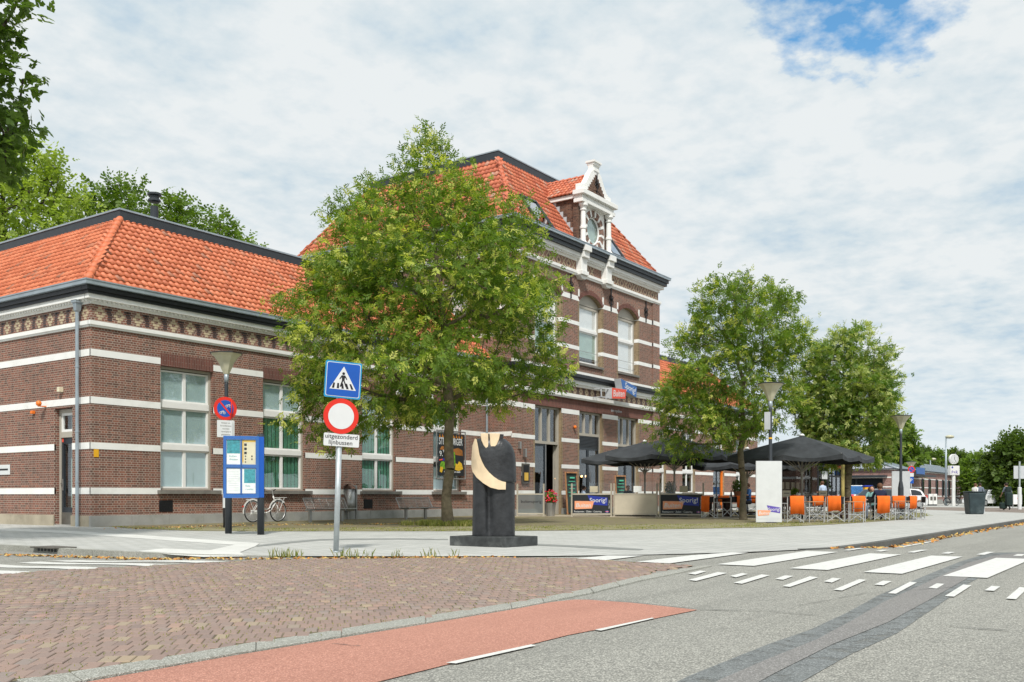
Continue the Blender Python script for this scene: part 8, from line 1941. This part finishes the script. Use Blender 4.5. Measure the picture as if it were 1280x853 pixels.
# --- cars
def car(label, px, D, rz, paint_, L=3.9, H_=1.48, W_=1.68, rear=False, hatch=True):
    x, y = spot(px, D); t = thing('parked_car', label, 'car', (x, y, 0), rz, 'cars parked round the square')
    s = L/3.9; prof = [(-1.95, .35), (-1.97, .62), (-1.86, .84), (-1.72, .95), (-1.52, 1.30), (-1.25, 1.45), (-.3, 1.48), (.15, 1.42), (.72, .98), (1.0, .92), (1.62, .78), (1.88, .62), (1.95, .42), (1.92, .28), (-1.9, .28)]
    prof = [(a*s, b*H_/1.48) for a, b in prof]; v = []; m = len(prof)
    for yy in (-1, -0.93, 0.93, 1):
        for a, b in prof:
            inn = 0.16*max(0, (b-0.95)/0.5)*W_/1.68; wy = W_/2 - inn - (0.05 if abs(yy) > .99 else 0.0)
            k_ = 0.96 if abs(yy) > .99 else 1.0; v.append((a*k_, math.copysign(wy if abs(yy) < .99 else wy+0.05, yy), 0.86 + (b-0.86)*k_ if False else b if abs(yy) < .99 else b*0.985+0.006))
    F = [tuple(range(m)), tuple(range(4*m-1, 3*m-1, -1))] + [(r*m+(i+1) % m, r*m+i, (r+1)*m+i, (r+1)*m+(i+1) % m) for r in range(3) for i in range(m)]
    mb = MB(); mb.add(v, F); mb.build('body', paint_, t, world=False, bevel=0.015)
    h_ = H_/1.48
    for sd_ in (-1, 1):
        yb = lambda z: sd_*(W_/2 - 0.16*max(0, (z-0.95)/0.5)*W_/1.68 + 0.012)
        for P in ([(-1.5, .98), (-1.38, 1.26), (-.95, 1.38), (-.55, 1.39), (-.55, .98)], [(-.47, .98), (-.47, 1.39), (.05, 1.34), (.5, .99)]):
            mb = MB(); mb.add([(a*s, yb(b), b*h_) for a, b in P] + [(a*s, yb(b)-sd_*0.02, b*h_) for a, b in P], [tuple(range(len(P))), tuple(range(2*len(P)-1, len(P)-1, -1))] + [((i+1) % len(P), i, len(P)+i, len(P)+(i+1) % len(P)) for i in range(len(P))]); mb.build('side_window', 'car_glass', t, world=False)
        for a in (-1.22, 1.22):
            mb = MB(); mb.tube((a*s, sd_*(W_/2-.16), .31), (a*s, sd_*(W_/2+.03), .31), .31, n=20); w_ = mb.build('wheel', 'tyre', t, world=False)
            mb = MB(); mb.tube((a*s, sd_*(W_/2+.02), .31), (a*s, sd_*(W_/2+.04), .31), .2, n=14); mb.build('rim', 'car_silver', w_, world=False)
        mb = MB(); mb.box(1.72*s, 1.93*s, *sorted((sd_*.45, sd_*.76)), .60, .74); mb.build('headlight', 'sign_white', t, world=False)
        mb = MB(); mb.box(-1.965*s, -1.8*s, *sorted((sd_*.55, sd_*.82)), .78*h_, .98*h_); mb.build('tail_light', 'lamp_red', t, world=False)
        mb = MB(); mb.box(.45*s, .6*s, *sorted((sd_*(W_/2+.0), sd_*(W_/2+.16))), .95, 1.06); mb.build('mirror', paint_, t, world=False, bevel=.02)
    mb = MB(); mb.add([(a*s, yy, b*h_) for a, b, yy in ((.70, 1.0, -.62), (.70, 1.0, .62), (.2, 1.40, .52), (.2, 1.40, -.52), (.74, 1.01, -.62), (.74, 1.01, .62), (.24, 1.42, .52), (.24, 1.42, -.52))], [(0,1,2,3), (7,6,5,4), (0,4,5,1), (1,5,6,2), (2,6,7,3), (3,7,4,0)]); mb.build('windscreen', 'car_glass', t, world=False)
    mb = MB(); mb.add([(a*s, yy, b*h_) for a, b, yy in ((-1.74, .98, -.6), (-1.74, .98, .6), (-1.5, 1.36, .5), (-1.5, 1.36, -.5), (-1.78, .98, -.6), (-1.78, .98, .6), (-1.54, 1.37, .5), (-1.54, 1.37, -.5))], [(0,1,2,3), (7,6,5,4), (0,4,5,1), (1,5,6,2), (2,6,7,3), (3,7,4,0)]); mb.build('rear_window', 'car_glass', t, world=False)
    mb = MB(); mb.box(-1.985*s, -1.9*s, -.26, .26, .5, .62); mb.build('number_plate', 'yellow_print', t, world=False)
    return t
car('small white hatchback parked before the pavilion, right of the terrace', 1124, 71, AX - math.pi/2 + math.pi + math.radians(8), 'car_white', 3.5, 1.46)
car('grey car half hidden behind the seated diners', 1090, 70, AX - math.pi/2 + math.pi + math.radians(20), 'car_grey', 3.9, 1.45)
car('white hatchback seen from the rear quarter, right of the waste container', 1229.5, 84, AX - math.pi/2 + math.radians(215), 'car_white')
car('blue hatchback in the row beyond the waste container', 1240.5, 93, AX - math.pi/2 + math.radians(222), 'car_blue')
car('silver car last in the visible row beyond the waste container', 1250, 100, AX - math.pi/2 + math.radians(225), 'car_silver')
car('dark grey car at the right edge behind the route board', 1277, 86, AX - math.pi/2 + math.radians(225), 'car_grey', 4.2, 1.6)
